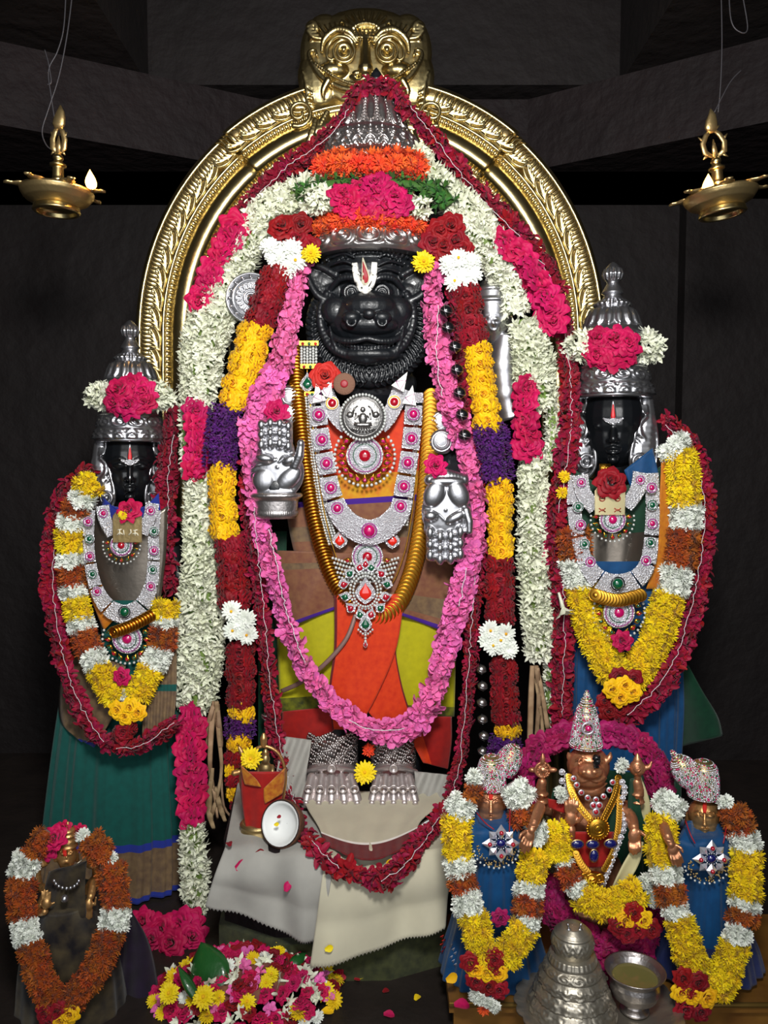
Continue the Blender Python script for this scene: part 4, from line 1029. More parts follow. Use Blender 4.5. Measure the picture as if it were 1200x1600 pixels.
def fan_pendant(parent, px, py, Y, r, center, gems, pearl=True, a0=-100, a1=100, n=9, silver=SILVERG, full=False):
    q = S(Y); c = P(px, py, Y)
    o = MB().disc(c, r * q, 2.2 * q, n=32, dome=.15).build('pendant_disc', silver, parent)
    for k_, m_ in ((.86, MAGLINE), (.62, EMER if not full else MAGLINE), (.46, DIAM)):
        MB().torus(c + Vector((0, -2.6 * q, 0)), r * k_ * q, .8 * q, n=32, k=6).build('enamel_ring', m_, o)
    MB().ball(c + Vector((0, -2.6 * q, 0)), (r * .32 * q, 4 * q, r * .32 * q), 14, 9).build('gem', center, o)
    for j in range(n):
        a = math.radians(lerp(a0, a1, j / (n - 1))) if not full else 2 * pi * j / n
        x, y = px + r * 1.28 * math.sin(a), py + r * 1.28 * math.cos(a)
        drop(parent, x, y, Y, r * .36, r * .5, gems[j % len(gems)], GOLD, a, 'petal_jewel')
    if pearl:
        mb = MB()
        for j in range(n * 2):
            a = math.radians(lerp(a0, a1, j / (n * 2 - 1))); mb.ball(P(px + r * 1.62 * math.sin(a), py + r * 1.62 * math.cos(a), Y), r * .09 * q, 7, 5)
        mb.build('pearl_fringe', PEARL, parent, kind='stuff')
    return o

# ================================================================== jewellery of the main idol
nk = thing('coin_necklace', 'long gold coin necklace framing the chest of the boar-headed idol', 'necklace', P(590, 965, -.05))
NY = -.062
coins(nk, [(462, 545, -.03), (464, 600, -.045), (470, 660, NY), (477, 720, NY), (488, 790, NY), (502, 850, NY), (522, 905, NY), (552, 948, NY)], 27, 5.2, tilt=.95, side=-1)
coins(nk, [(552, 948, NY), (590, 964, NY - .003), (620, 946, NY), (640, 905, NY), (652, 860, NY), (662, 800, NY), (668, 740, NY), (672, 680, NY), (674, 620, -.045)], 29, 6.5, tilt=.25, side=1)
MB().tube(pxpath([(478, 560, -.05), (488, 660, NY - .012), (500, 760, NY - .012), (516, 840, NY - .012), (540, 905, NY - .012), (566, 930, NY - .012), (606, 920, NY - .012), (630, 870, NY - .012), (644, 800, NY - .012), (652, 720, NY - .012), (656, 640, -.05)]), .0016, 6).build('chain', GOLD, nk)
pn = thing('pearl_necklace', 'broad pearl necklace with red and green jewelled pendant hanging low on the chest', 'necklace', P(571, 1005, -.08))
PY = -.07
pearls(pn, [[(471 + i * 4.6, 540 + (i % 2), -.052), (471 + i * 4.6, 570, -.058)] for i in range(6)], 2.3, 4.6)
pearls(pn, [[(478 + i * 4.2, 622, -.062), (482 + i * 4.2, 680, PY), (490 + i * 4.2, 740, PY), (500 + i * 4.4, 800, PY), (514 + i * 4.6, 850, PY)] for i in range(4)], 2.2, 4.4)
pearls(pn, [[(520 + i * 2.5, 872 + i * 7.5, PY - .006), (570, 884 + i * 6.5, PY - .012), (622 - i * 2.5, 872 + i * 7.5, PY - .006)] for i in range(5)], 2.4, 5)
pearls(pn, [[(652 - i * 4, 640, -.06), (648 - i * 4, 740, PY), (636 - i * 4, 820, PY)] for i in range(2)], 2.2, 4.6)
for x0, x1, y in ((468, 498, 537), (470, 500, 573), (476, 500, 616)):
    MB().box((P(x0, y, -.056).x, -.066, P(x0, y + 3.5, -.056).z), (P(x1, y, -.056).x, -.056, P(x0, y - 3.5, -.056).z)).build('gold_bar', GOLD, pn, False)
    for i in range(3): MB().ball(P(lerp(x0, x1, (i + .5) / 3), y, -.068), 2.6 * S(-.06), 8, 6).build('gem', (RUBY, EMER, FIREGEM)[i], pn)
drop(pn, 480, 597, -.064, 24, 32, EMER)
drop(pn, 531, 842, PY - .012, 26, 32, FIREGEM); drop(pn, 613, 842, PY - .012, 26, 32, FIREGEM)
o = fan_pendant(pn, 574, 870, PY - .01, 25, RUBY, (RUBY,), pearl=False, n=2, a0=-80, a1=80)
drop(pn, 571, 922, PY - .03, 34, 46, FIREGEM, name='centre_jewel')
mb = MB()
for j in range(30):
    a = 2 * pi * j / 30; mb.ball(P(571 + 19 * math.sin(a), 924 + 24 * math.cos(a), PY - .03), 2.2 * S(PY), 6, 5); mb.ball(P(571 + 24 * math.sin(a), 923 + 28 * math.cos(a), PY - .024), 2.4 * S(PY), 6, 5)
mb.build('pearl_rim', PEARL, pn, kind='stuff')
for j in range(12):
    a = 2 * pi * (j + .5) / 12; drop(pn, 571 + 34 * math.sin(a), 922 + 38 * math.cos(a), PY - .024, 17, 21, (RUBY, EMER)[j % 2], rot=a + pi if math.cos(a) < 0 else a)
drop(pn, 571, 880, PY - .03, 15, 20, RUBY)
drop(pn, 571, 973, PY - .026, 22, 30, EMER); pearls(pn, [[(571, 988, PY - .02), (571, 1002, PY - .02)]], 2.4, 5); drop(pn, 571, 1006, PY - .02, 8, 14, RUBY)
pearls(pn, [[(560, 984, PY - .024), (571, 992, PY - .026), (582, 984, PY - .024)]], 2., 4.6)

sn = thing('silver_necklace', 'long U-shaped silver plate necklace set with pink rubies on the chest', 'necklace', P(577, 840, -.09))
SY = -.085
path = [(495, 614, -.065), (497, 648, -.075), (502, 687, SY), (509, 724, SY), (516, 762, SY), (528, 797, SY - .005), (548, 821, SY - .008), (577, 832, SY - .01), (606, 821, SY - .008), (626, 795, SY - .005), (632, 760, SY), (638, 723, SY), (643, 685, SY), (646, 647, -.075), (648, 612, -.065)]
plates(sn, path, [1 / 14 * .6, 1.5 / 14, 2.5 / 14, 3.5 / 14, 4.5 / 14, 9.5 / 14, 10.5 / 14, 11.5 / 14, 12.5 / 14, 13.4 / 14], lambda f: 14 + 6 * math.exp(-((f - .5) / .16) ** 2))
for x, y in ((498, 648), (503, 687), (510, 724), (517, 762), (527, 794), (626, 791), (631, 760), (637, 723), (643, 685), (646, 647)): jewel(sn, x, y, SY - .006, 11, MAGGEM, ring=MAGLINE, gr=.6)
jewel(sn, 577, 829, SY - .015, 14, MAGGEM, ring=MAGLINE, gr=.68)
hn = thing('silver_collar', 'short silver collar with round lotus coin medallion under the stone chin', 'necklace', P(568, 690, -.08))
for p_, g_ in (([(508, 612, -.06), (516, 632, -.07), (528, 654, -.08), (542, 668, -.085)], (519, 630)), ([(628, 606, -.06), (618, 630, -.07), (606, 654, -.08), (594, 668, -.085)], (616, 628))):
    plates(hn, p_, [], lambda f: 14 - 3 * f); jewel(hn, g_[0], g_[1], -.082, 11, RUBY, WHITEP, GOLD, gr=.62)
for x, y, a in ((627, 597, .5), (641, 620, .15), (497, 616, -.2), (512, 608, .3)):
    q = S(-.085); c = P(x, y, -.085); M3 = Matrix.Rotation(a, 3, 'Y')
    v = [c + M3 @ Vector((dx * q, dy * q, dz * q)) for dy in (0, -3) for dx, dz in ((-11, -12), (11, -12), (1, 18))]
    MB().add(v, [(0, 2, 1), (3, 4, 5), (0, 1, 4, 3), (1, 2, 5, 4), (2, 0, 3, 5)]).build('clasp', WHITEP, hn, False)
    MB().tube([v[3].lerp(v[5], .3), v[4].lerp(v[3], .3), v[5].lerp(v[4], .4), v[3].lerp(v[5], .3)], .001, 5).build('clasp_line', MAGLINE, hn)
MEDAL = pm('dark_silver', (134, 132, 130), .34, .9, bump=.3, bscale=200, bdist=.003)
MY = -.105; q = S(MY); c = P(567, 652, MY)
md = MB().disc(c, 34 * q, .008, n=40, dome=.1).torus(c + Vector((0, -.008, 0)), 29 * q, 1.3 * q, n=40).build('medallion', MEDAL, hn, label='round silver coin with a seated figure on a lotus')
mb = MB()
for j in range(44):
    a = 2 * pi * j / 44; mb.ball(c + Vector((35 * q * math.sin(a), -.004, 35 * q * math.cos(a))), 2.4 * q, 7, 5)
mb.build('bead_rim', PEARL, md, kind='stuff')
mb = MB(); D = lambda x, y, d=0.: P(x, y, MY - .009 - d)
mb.ball(D(567, 640), (4.2 * q, .005, 4.6 * q), 10, 7).ball(D(567, 654), (7 * q, .006, 9 * q), 10, 7)
mb.tube([D(553, 662), D(560, 664), D(574, 664), D(581, 662)], [3 * q, 4 * q, 4 * q, 3 * q], 8)
for sg in (-1, 1):
    mb.tube([D(567 + 6 * sg, 649), D(567 + 12 * sg, 655), D(567 + 11 * sg, 645)], [2 * q, 2 * q, 1.6 * q], 7)
    mb.ball(D(567 + 20 * sg, 648), (6 * q, .005, 5 * q), 9, 6); mb.tube([D(567 + 16 * sg, 646), D(567 + 13 * sg, 638), D(567 + 8 * sg, 634)], [1.8 * q, 1.5 * q, 1.2 * q], 6)
for j in range(9):
    a = -1.1 + 2.2 * j / 8; mb.tube([D(567 + 14 * math.sin(a) * .8, 668), D(567 + 22 * math.sin(a), 670 + 9 * math.cos(a) - 2)], [2.2 * q, 1.2 * q], 6)
mb.build('relief', MEDAL, md)
pd = thing('ruby_pendant', 'round silver pendant ringed by pink stones and pearls on the orange cloth', 'pendant', P(570, 745, -.09))
fan_pendant(pd, 570, 712, -.085, 29, RUBY, (MAGGEM,), True, -128, 128, 15, full=False)

# rose, brown disc and small flowers tucked on the main idol
loose('red_rose', 'single coral red rose beside the stone chin', 'rose', 508, 586, -.085, 42, (0.1, -1, .2)).data = tmesh('red_rose', rose(9), [fl('rose_coral', (214, 44, 62), (196, 30, 50))])
c = P(538, 600, -.10)
o = tag(MB().disc(c, 17 * S(-.1), .006, n=24, dome=.1).build('seal_disc', pm('brown_felt', (128, 92, 74), .9, bump=.4, bscale=300)), 'flat brown disc with dark red centre under the stone chin', 'disc')
MB().disc(c + Vector((0, -.0062, 0)), 6 * S(-.1), .002, n=16).build('centre_dot', REDP, o)
loose('magenta_rose', 'small magenta rose above the raised silver hand', 'rose', 432, 642, -.12, 34, (0, -1, .3)); loose('magenta_rose', 'small magenta rose above the lowered silver hand', 'rose', 681, 727, -.13, 32, (0, -1, .3))
loose('yellow_daisy', 'yellow chrysanthemum between the two silver feet', 'flower', 570, 1207, -.20, 36, (0, -1, .5)); loose('orange_chrysanthemum', 'small orange flower above the silver feet', 'flower', 576, 1172, -.10, 22, (0, -1, .5))

# ================================================================== the two goddesses
SASH = fab('gold_orange_sash', (206, 130, 16), (176, 92, 20), .45)
def goddess(side, ox, oy, k, Y, crown_lab, lab, neck_lab, crowngar_lab, nose_line):
    T = lambda x, y: (ox + k * x, oy + k * y)
    root = thing('goddess_idol', lab, 'idol', P(*T(0, 700), Y + .05))
    b = Sculpt()
    tx = lambda x, y: T(x, y)
    E_ = lambda x, y, dy, rx, ry, rd: b.e(*T(x, y), Y + dy, rx * k, ry * k, rd * k)
    E_(0, 165, .05, 64, 60, 40); E_(0, 260, .05, 54, 80, 40); E_(0, 340, .05, 66, 70, 42); E_(0, 100, .04, 26, 40, 24)
    for sg in (-1, 1): b.chain([(*T(58 * sg, 140), Y + .05, 24 * k), (*T(82 * sg, 230), Y + .04, 20 * k), (*T(70 * sg, 310), Y - .0, 17 * k)])
    b.build('body', BLACKS, root, .006, 2)
    slp = (ox, -(ox - 600) / F)
    f = Sculpt(slp); A = lambda x, y, dy, rx, ry, rd, rot=0.: f.e(*T(x, y), Y + dy, rx * k, ry * k, rd * k, rot)
    A(0, 28, .03, 44, 52, 46); A(0, 54, .018, 38, 46, 36); A(0, 82, .0, 17, 12, 14)
    ch = lambda p: f.curve([(*T(x, y), Y + d, r * k) for x, y, d, r in p])
    ch([(0, 34, -.042, 3.5), (0, 48, -.052, 4.5), (0, 57, -.058, 6)]); A(-5, 60, -.047, 4, 3, 4); A(5, 60, -.047, 4, 3, 4)
    for sg in (-1, 1):
        ch([(7 * sg, 30, -.046, 2), (18 * sg, 26, -.042, 2.2), (30 * sg, 31, -.030, 1.8)]); A(17 * sg, 39, -.038, 9, 4.5, 5); ch([(8 * sg, 38, -.044, 1.5), (17 * sg, 35, -.046, 1.7), (27 * sg, 39, -.036, 1.5)])
        A(17 * sg, 58, -.016, 15, 15, 11)
    ch([(-9, 71, -.044, 2.2), (0, 69, -.050, 2.6), (9, 71, -.044, 2.2)]); ch([(-7, 75, -.043, 2.2), (0, 76.5, -.048, 3), (7, 75, -.043, 2.2)]); A(0, 86, -.034, 8, 6, 7)
    hd = f.build('head', BLACKS, root, .0026, 2, 'smooth black stone face'); B = bvh_of(hd)
    t2 = lambda x, y, w: (*T(x, y), w * k)
    mkk = ribbon_hit(B, [t2(0, 4, 1), t2(0, 14, 3.4), t2(0, 24, 4.4), t2(0, 30, 4)], 'forehead_mark', SILVER, root, .004)
    ribbon_hit(B, [t2(0, 9, .6), t2(0, 17, 2), t2(0, 25, 3), t2(0, 28, 2.4)], 'red_streak', pm('bright_red', (206, 24, 32), .5), mkk, .007)
    ribbon_hit(B, [t2(-14, 28, .8), t2(-9, 31, 2.4), t2(0, 33, 4), t2(9, 31, 2.4), t2(14, 28, .8)], 'mark_base', SILVERG, mkk, .007)
    if nose_line: ribbon_hit(B, [t2(0, 42, .5), t2(0, 55, .7), t2(0, 66, .5)], 'nose_line', SILVER, mkk, .004)
    # silver ear pieces
    for sg in (-1, 1):
        e = Sculpt(slp); Ye = Y - .002
        pt = lambda x, y, d, r: (*T(x * sg, y), Ye + d, r * k)
        e.chain([pt(47, 6, .02, 10), pt(48, 40, .01, 14), pt(42, 74, .0, 19), pt(40, 92, .0, 17)], flat=.5)
        e.curve([pt(38, 2, 0, 2.6), pt(33, 40, -.014, 2.6), pt(25, 76, -.022, 2.6), pt(26, 98, -.02, 2.6), pt(40, 112, -.014, 2.8), pt(56, 100, 0, 2.6), pt(62, 70, .006, 2.8), pt(58, 30, .015, 2.6)])
        e.curve([pt(46, 26, -.002, 2.6), pt(38, 36, -.01, 3), pt(38, 50, -.012, 3.2), pt(44, 58, -.008, 2.8), pt(40, 66, -.012, 2.4), pt(34, 60, -.014, 2.2)])
        e.ring(*T(37 * sg, 88), Ye - .022, 9 * k, 2.2 * k); e.e(*T(37 * sg, 88), Ye - .02, 4 * k, 4 * k, 4 * k)
        for j in range(4): e.chain([pt(36 + j * 2, 10 + j * 3.4, -.006, 1.6), pt(48, 10 + j * 3.4, .002, 1.6)])
        e.build('ear_cover', SILVER, root, .0024, 1, 'embossed silver ear ornament')
    # crown
    cw = thing('silver_headdress', crown_lab, 'crown', P(*T(0, 0), Y + .02))
    pr = [(-190, 1), (-187, 5), (-181, 10), (-172, 13), (-166, 11), (-161, 8), (-159, 8), (-152, 12), (-146, 15), (-143, 11), (-138, 14), (-130, 24), (-126, 22), (-123, 27), (-112, 33), (-98, 37), (-96, 41), (-90, 45), (-76, 49), (-74, 45), (-40, 46)]
    lathe_px('crown_body', ox, [(oy + k * a, k * w) for a, w in pr], Y + .02, SILVER, cw, [(oy + k * a, oy + k * b_, kd, n, am * k) for a, b_, kd, n, am in ((-180, -164, 'flute', 12, 2), (-137, -127, 'flute', 20, 2), (-122, -98, 'flute', 16, 3.5), (-91, -78, 'diag', 22, 2.5))])
    pr = [(-42, 44), (-40, 47), (-34, 46), (-20, 49), (-18, 51), (-3, 53), (0, 53), (1, 50)]
    lathe_px('brim_band', ox, [(oy + k * a, k * w) for a, w in pr], Y + .02, SILVER, cw, [(oy + k * a, oy + k * b_, kd, n, am * k) for a, b_, kd, n, am in ((-38, -21, 'scroll', 12, 3.5), (-17, -4, 'petal_up', 18, 3.5))])
    # flowers round the crown
    g = Garland('crown_garland', crowngar_lab, P(*T(0, -60), Y - .08))
    g.fill('tuberose', [(*T(-62, -66), Y + .01, 14 * k), (*T(-48, -72), Y - .02, 24 * k), (*T(-28, -72), Y - .05, 22 * k)], 26 * k, row=.28, across=.34, depth=.8, jit=.7)
    g.fill('tuberose', [(*T(28, -72), Y - .05, 22 * k), (*T(46, -72), Y - .02, 26 * k), (*T(62, -62), Y + .01, 16 * k)], 26 * k, row=.28, across=.34, depth=.8, jit=.7)
    for x, y in ((-20, -82), (0, -84), (20, -80), (-22, -62), (-2, -60), (18, -62), (-10, -72), (10, -72)): g.flower('magenta_rose', *T(x + R.uniform(-4, 4), y + R.uniform(-4, 4)), Y - .085 + R.uniform(-.012, .01), R.uniform(30, 42) * k, (x * .015 + R.uniform(-.3, .3), -1, R.uniform(-.2, .4)))
    g.done()
    return root, T, B
gl, TL, BL = goddess('l', 203, 690, 1.0, .05, 'silver tiered crown of the smaller goddess in the teal skirt', 'black stone goddess idol in a teal skirt beside the arch', '', 'tuberose and magenta rose ring on the crown above the teal-skirted goddess', True)
gr, TR, BR = goddess('r', 958, 622, 1.12, .03, 'silver tiered crown of the goddess with the blue sari and bright gold plate', 'black stone goddess idol in blue and green behind the jewelled bronze idols', '', 'tuberose and magenta rose ring on the crown of the blue-clad goddess', False)

# bodices, skirts and shawls
def ygl(px, py): return .06 - .10 * math.sqrt(max(.02, 1 - ((px - 200) / 110) ** 2))
def ygr(px, py): return .04 - .10 * math.sqrt(max(.02, 1 - ((px - 960) / 120) ** 2))
sheet('bodice', [(142, 790), (140, 860), (150, 930), (160, 1000)], [(262, 790), (260, 860), (252, 930), (246, 1000)], [GREYB, TEAL], ygl, gl, .004, 20, 20, rowmat=lambda t: 1 if t > .66 else 0, sag0=26)
sheet('collar_cloth', [(160, 776), (158, 812)], [(248, 770), (252, 812)], [ROYAL, ZARI], lambda x, y: ygl(x, y) + .03, gl, .0, 16, 8, sag0=30)
sheet('bodice', [(880, 720), (880, 800), (890, 880), (900, 980)], [(1044, 720), (1040, 800), (1030, 880), (1020, 980)], [DGREEN, GREYB, BLUE], ygr, gr, .004, 20, 20, rowmat=lambda t: 0 if t < .42 else (1 if t < .62 else 2), fold=(.005, 20, 1), sag0=40)
sheet('collar_cloth', [(975, 735), (990, 770)], [(1020, 700), (1030, 745)], [BLUE, ROYAL], lambda x, y: ygr(x, y), gr, .01, 14, 10, fold=(.004, 12, 1))
def skirt(root, cx, rows, Yc, depth, mats, npl, amp, mrow, name='skirt', seed=0, ytop=0., dtop=.8):
    """pleated skirt: rows (py, half width px)"""
    n = 220; V = []; Fc = []; mi = []; rr = random.Random(seed); ph = [rr.uniform(0, 6.28) for _ in range(4)]
    rows = catmull([(a, b) for a, b in rows], 6)
    x0 = P(cx, rows[0][0], Yc).x; nr = len(rows); y1 = Yc
    for i, (py, hw) in enumerate(rows):
        f = i / (nr - 1); yc = Yc + ytop * (1 - f); z = P(cx, py, yc).z
        for j in range(n):
            th = 2 * pi * j / n; q = npl * th * .5 + ph[0] + .9 * math.sin(2 * th + ph[1]) + .35 * math.sin(5 * th + ph[2])
            w = 1 + amp * (.25 + .75 * f) * (.62 * math.sin(q) + .38 * math.sin(2.3 * q + ph[3]))
            V.append(Vector((x0 + hw * S(yc) * w * math.sin(th), yc - depth * lerp(dtop, 1.1, f) * w * math.cos(th), z)))
    for i in range(nr - 1):
        for j in range(n):
            Fc.append((i * n + j, (i + 1) * n + j, (i + 1) * n + (j + 1) % n, i * n + (j + 1) % n)); mi.append(mrow(rows[i][0], j / n))
    Fc.append(tuple(range(n))); mi.append(0); Fc.append(tuple((nr - 1) * n + j for j in range(n))[::-1]); mi.append(0)
    return mk(name, V, Fc, mats, root, mi)
skirt(gl, 172, [(990, 74), (1060, 88), (1130, 98), (1200, 106), (1280, 114), (1340, 118), (1374, 120)], -.04, .115, [TEAL, ROYAL, ZARI], 30, .085,
      lambda py, j: 1 if (1282 < py < 1298 or py > 1364) else (2 if py >= 1298 else 0), seed=3, ytop=.09, dtop=.7)
sheet('shawl', [(104, 1010), (92, 1080), (96, 1130), (128, 1158)], [(196, 1040), (190, 1090), (170, 1130), (146, 1168)], [ZARI, ROYAL], lambda x, y: ygl(x, y) - .0003 * (y - 1000), gl, .03, 18, 14, rowmat=lambda t: 1 if t > .9 else 0, fold=(.004, 12, 1))
sheet('shawl', [(214, 1020), (222, 1080), (222, 1150)], [(276, 1000), (276, 1080), (272, 1130)], [ZARI, TEAL], lambda x, y: ygl(x, y) - .0003 * (y - 1000), gl, .035, 30, 14, rowmat=lambda t: 1 if .4 < t < .5 else 0, fold=(.005, 34, .3))
sheet('sash', [(128, 830), (126, 880), (140, 930), (162, 985)], [(144, 820), (146, 880), (164, 925), (186, 960)], [SASH], lambda x, y: ygl(x, y), gl, .028, 8, 16)
skirt(gr, 985, [(950, 80), (1020, 88), (1100, 90), (1200, 84), (1300, 84), (1370, 84)], .0, .11, [BLUE, DGREEN], 28, .085, lambda py, j: 1 if py > 1180 else 0, seed=5, ytop=.05, dtop=.7)
sheet('shawl_end', [(1020, 1020), (1012, 1080), (1008, 1140), (1012, 1180)], [(1076, 1040), (1098, 1080), (1122, 1120), (1130, 1150)], [DGREEN, OLIVEB], lambda x, y: .0 + .0006 * (x - 1000), gr, .03, 24, 14, colmat=lambda u: 1 if .25 < u < .38 else 0, fold=(.01, 14, .5))
sheet('sash', [(1034, 720), (1030, 800), (1028, 860), (1010, 920)], [(1052, 720), (1050, 800), (1050, 870), (1030, 920)], [SASH], lambda x, y: ygr(x, y), gr, .025, 8, 16)

# jewellery of the goddesses
def gjewels(which):
    L = which == 'l'; yy = -.075 if L else -.095
    q = thing('silver_necklace', 'U-shaped silver necklace on the goddess with the teal skirt' if L else 'U-shaped silver necklace with green stone on the blue-clad goddess', 'necklace', P(*((196, 960) if L else (965, 925)), yy))
    if L:
        pth = [(140, 796, yy + .03), (138, 840, yy + .015), (141, 880, yy + .005), (150, 918, yy), (168, 948, yy - .004), (196, 960, yy - .006), (222, 946, yy - .004), (236, 914, yy), (240, 876, yy + .005), (240, 836, yy + .015), (243, 796, yy + .03)]
        gm = [(138, 815, MAGGEM), (140, 842, EMER), (141, 869, MAGGEM), (145, 897, EMER), (152, 924, MAGGEM), (241, 830, EMER), (241, 860, MAGGEM), (239, 890, EMER), (236, 916, MAGGEM)]; big = (195, 956)
    else:
        pth = [(900, 742, yy + .03), (897, 790, yy + .015), (904, 838, yy + .005), (916, 880, yy), (936, 905, yy - .004), (964, 914, yy - .006), (994, 905, yy - .004), (1012, 880, yy), (1018, 838, yy + .005), (1020, 790, yy + .015), (1018, 738, yy + .03)]
        gm = [(1018, 762, MAGGEM), (1019, 789, EMER), (1019, 818, MAGGEM), (1016, 848, EMER), (1009, 876, MAGGEM), (903, 792, EMER), (907, 820, MAGGEM), (913, 850, EMER), (922, 878, MAGGEM)]; big = (965, 912)
    plates(q, pth, [.1, .2, .3, .4, .6, .7, .8, .9], lambda f: (9 if L else 11) + 6 * math.exp(-((f - .5) / .18) ** 2))
    for x, y, m in gm: jewel(q, x, y, yy - .004, 8 if L else 9, m, ring=MAGLINE if m is MAGGEM else EMER)
    jewel(q, *big, yy - .016, 11 if L else 13, EMER, ring=BLACKS, gr=.68)
    q = thing('silver_collar', 'short silver collar on the neck of the goddess with the teal skirt' if L else 'short silver collar on the neck of the blue-clad goddess', 'necklace', P(*((203, 830) if L else (958, 780)), yy))
    for p_ in (([(160, 790, yy + .02), (164, 812, yy), (176, 836, yy - .006)], [(238, 786, yy + .02), (234, 808, yy), (222, 834, yy - .006)]) if L else ([(906, 742, yy + .02), (912, 770, yy), (930, 796, yy - .006)], [(1002, 738, yy + .02), (996, 766, yy), (978, 792, yy - .006)])):
        plates(q, p_, [], lambda f: 11 - 2 * f if L else 13 - 2 * f); jewel(q, p_[0][0] + (2 if p_[0][0] < p_[1][0] else -2), p_[0][1] + 12, yy - .004, 8, MAGGEM, ring=MAGLINE)
    # engraved plate
    x, y, w, hh = (199, 824, 23, 24) if L else (953, 783, 24, 22); Yp = yy - .03
    q = thing('gold_plate_pendant', 'dull brass plate pendant with engraved marks under the small goddess chin' if L else 'bright polished gold plate pendant with red marks on the blue-clad goddess', 'pendant', P(x, y + hh, Yp))
    out = [(-w, hh), (-w, -hh + 6), (-w * .8, -hh), (-w * .3, -hh - 3), (0, -hh + 3), (w * .3, -hh - 3), (w * .8, -hh), (w, -hh + 6), (w, hh)]
    s_ = S(Yp); V = [P(x + a, y + b_, Yp) for a, b_ in out] + [P(x + a * .96, y + b_ * .96, Yp - .004) for a, b_ in out]; n = len(out)
    gm_ = BRASSD if L else pm('polished_gold', (248, 232, 178), .32, 1.)
    fixn(MB().add(V, [tuple(range(n))[::-1], tuple(range(n, 2 * n))] + [(i, (i + 1) % n, n + (i + 1) % n, n + i) for i in range(n)]).build('plate', gm_, q, False))
    D = lambda a, b_: P(x + a, y + b_, Yp - .0052)
    m = MB()
    if L:
        for st in ([(-15, 4), (-9, 3)], [(-12, 3), (-12, 12)], [(-16, 12), (-12, 8), (-7, 11)], [(-6, 4), (-5, 12)], [(2, 12), (6, 8), (5, 3)], [(9, 5), (16, 4)], [(12, 4), (12, 13)], [(8, 10), (15, 9)], [(15, 9), (17, 13)]): m.tube([D(*a) for a in st], 1. * s_, 5)
        m.build('engraving', pm('pale_mark', (226, 220, 196), .5), q)
    else:
        for cx_ in (-12, 12):
            m.torus(D(cx_, -4), 4 * s_, 1.1 * s_, n=16, k=5); m.tube([D(cx_ - 3, -4), D(cx_ + 3, -4)], .9 * s_, 5)
            for a in (-1, 1): m.tube([D(cx_ - 5, 14 - 3 * a), D(cx_, 14 + 1 * a), D(cx_ + 5, 14 - 3 * a)], 1. * s_, 5)
        m.build('engraving', pm('red_mark', (150, 60, 40), .5), q)
    loose('magenta_rose' if L else 'red_rose', 'magenta rose above the dull brass plate pendant' if L else 'red rose tucked above the bright gold plate pendant', 'rose', *((200, 797) if L else (955, 752)), Yp - .012, 34 if L else 44, (0, -1, .4))
    if L: loose('yellow_daisy', 'tiny yellow flower on the dull brass plate pendant', 'flower', 192, 804, Yp - .02, 16, (0, -1, .2))
    q = thing('fan_pendant', 'jewelled fan pendant with pearls below the dull brass plate' if L else 'jewelled fan pendant with pearls below the bright gold plate', 'pendant', P(*((190, 875) if L else (956, 835)), yy))
    fan_pendant(q, *((190, 852) if L else (957, 812)), yy - .02, 18 if L else 21, RUBY if L else MAGGEM, (RUBY, EMER), True, -100, 100, 9)
    q = thing('fan_pendant', 'larger jewelled pendant low on the teal-skirted goddess' if L else 'larger jewelled pendant between the yellow strands of the blue-clad goddess', 'pendant', P(*((203, 1030) if L else (968, 985)), yy))
    fan_pendant(q, *((199, 998) if L else (967, 957)), yy - .012, 24 if L else 25, MAGGEM, (EMER, RUBY), True, -110, 110, 11)
    q = thing('coin_band', 'gold coin band above the large pendant of the teal-skirted goddess' if L else 'gold coin band above the large pendant of the blue-clad goddess', 'necklace', P(*((205, 985) if L else (964, 940)), yy))
    coins(q, [(178, 988, yy - .03), (205, 978, yy - .03), (236, 962, yy - .026)] if L else [(930, 930, yy - .03), (964, 938, yy - .03), (1000, 930, yy - .03)], 20 if L else 22, 5, tilt=.5)
gjewels('l'); gjewels('r')
if True:
    c = P(945, 732, -.11); tag(MB().box(c + Vector((-.014, -.004, -.012)), c + Vector((.014, 0, .012))).torus(c + Vector((-.006, -.005, 0)), .004, .0012).torus(c + Vector((.006, -.005, 0)), .004, .0012).build('gold_charm', GOLD), 'tiny gold charm at the throat of the blue-clad goddess', 'charm')

# flower garlands of the goddesses
KIND = {'y': ('yellow_chrysanthemum', M_LEM), 'w': ('white_chrysanthemum', M_WHT), 'r': ('rust_chrysanthemum', M_RUST)}
def ygg(y): return lerp(-.06, -.15, sm((y - 900) / 260))
def banded(g, Y, runs, hw, d, ydep=None):
    """runs: list of (colour, x0,y0, x1,y1)"""
    for r_ in runs:
        c, x0, y0, x1, y1 = r_[:5]; w = r_[5] if len(r_) > 5 else hw; kd, m = KIND[c]
        ya = ydep(y0) if ydep else Y; yb = ydep(y1) if ydep else Y
        g.fill(kd, [(x0, y0, ya, w), (x1, y1, yb, w)], d, row=.42, across=.5, depth=.75, jit=.5, core=m, coresc=.6)
g = Garland('chrysanthemum_garland', 'striped yellow, rust and white garland on the goddess in the teal skirt', P(196, 1150, -.1))
banded(g, -.06, [('y', 150, 752, 128, 766), ('w', 134, 770, 122, 786), ('r', 124, 786, 110, 806), ('w', 112, 806, 108, 824), ('y', 108, 826, 110, 864), ('w', 110, 866, 111, 884), ('r', 112, 886, 113, 914), ('w', 114, 916, 117, 934), ('y', 118, 936, 124, 968), ('w', 124, 968, 130, 988), ('r', 130, 988, 140, 1020), ('w', 142, 1022, 152, 1042), ('y', 154, 1044, 184, 1094),
                ('y', 262, 940, 257, 966), ('w', 258, 966, 258, 980), ('r', 257, 982, 254, 1014), ('w', 252, 1016, 240, 1042), ('y', 238, 1044, 212, 1090), ('w', 206, 1082, 192, 1092, 14)], 22, 24, ygg)
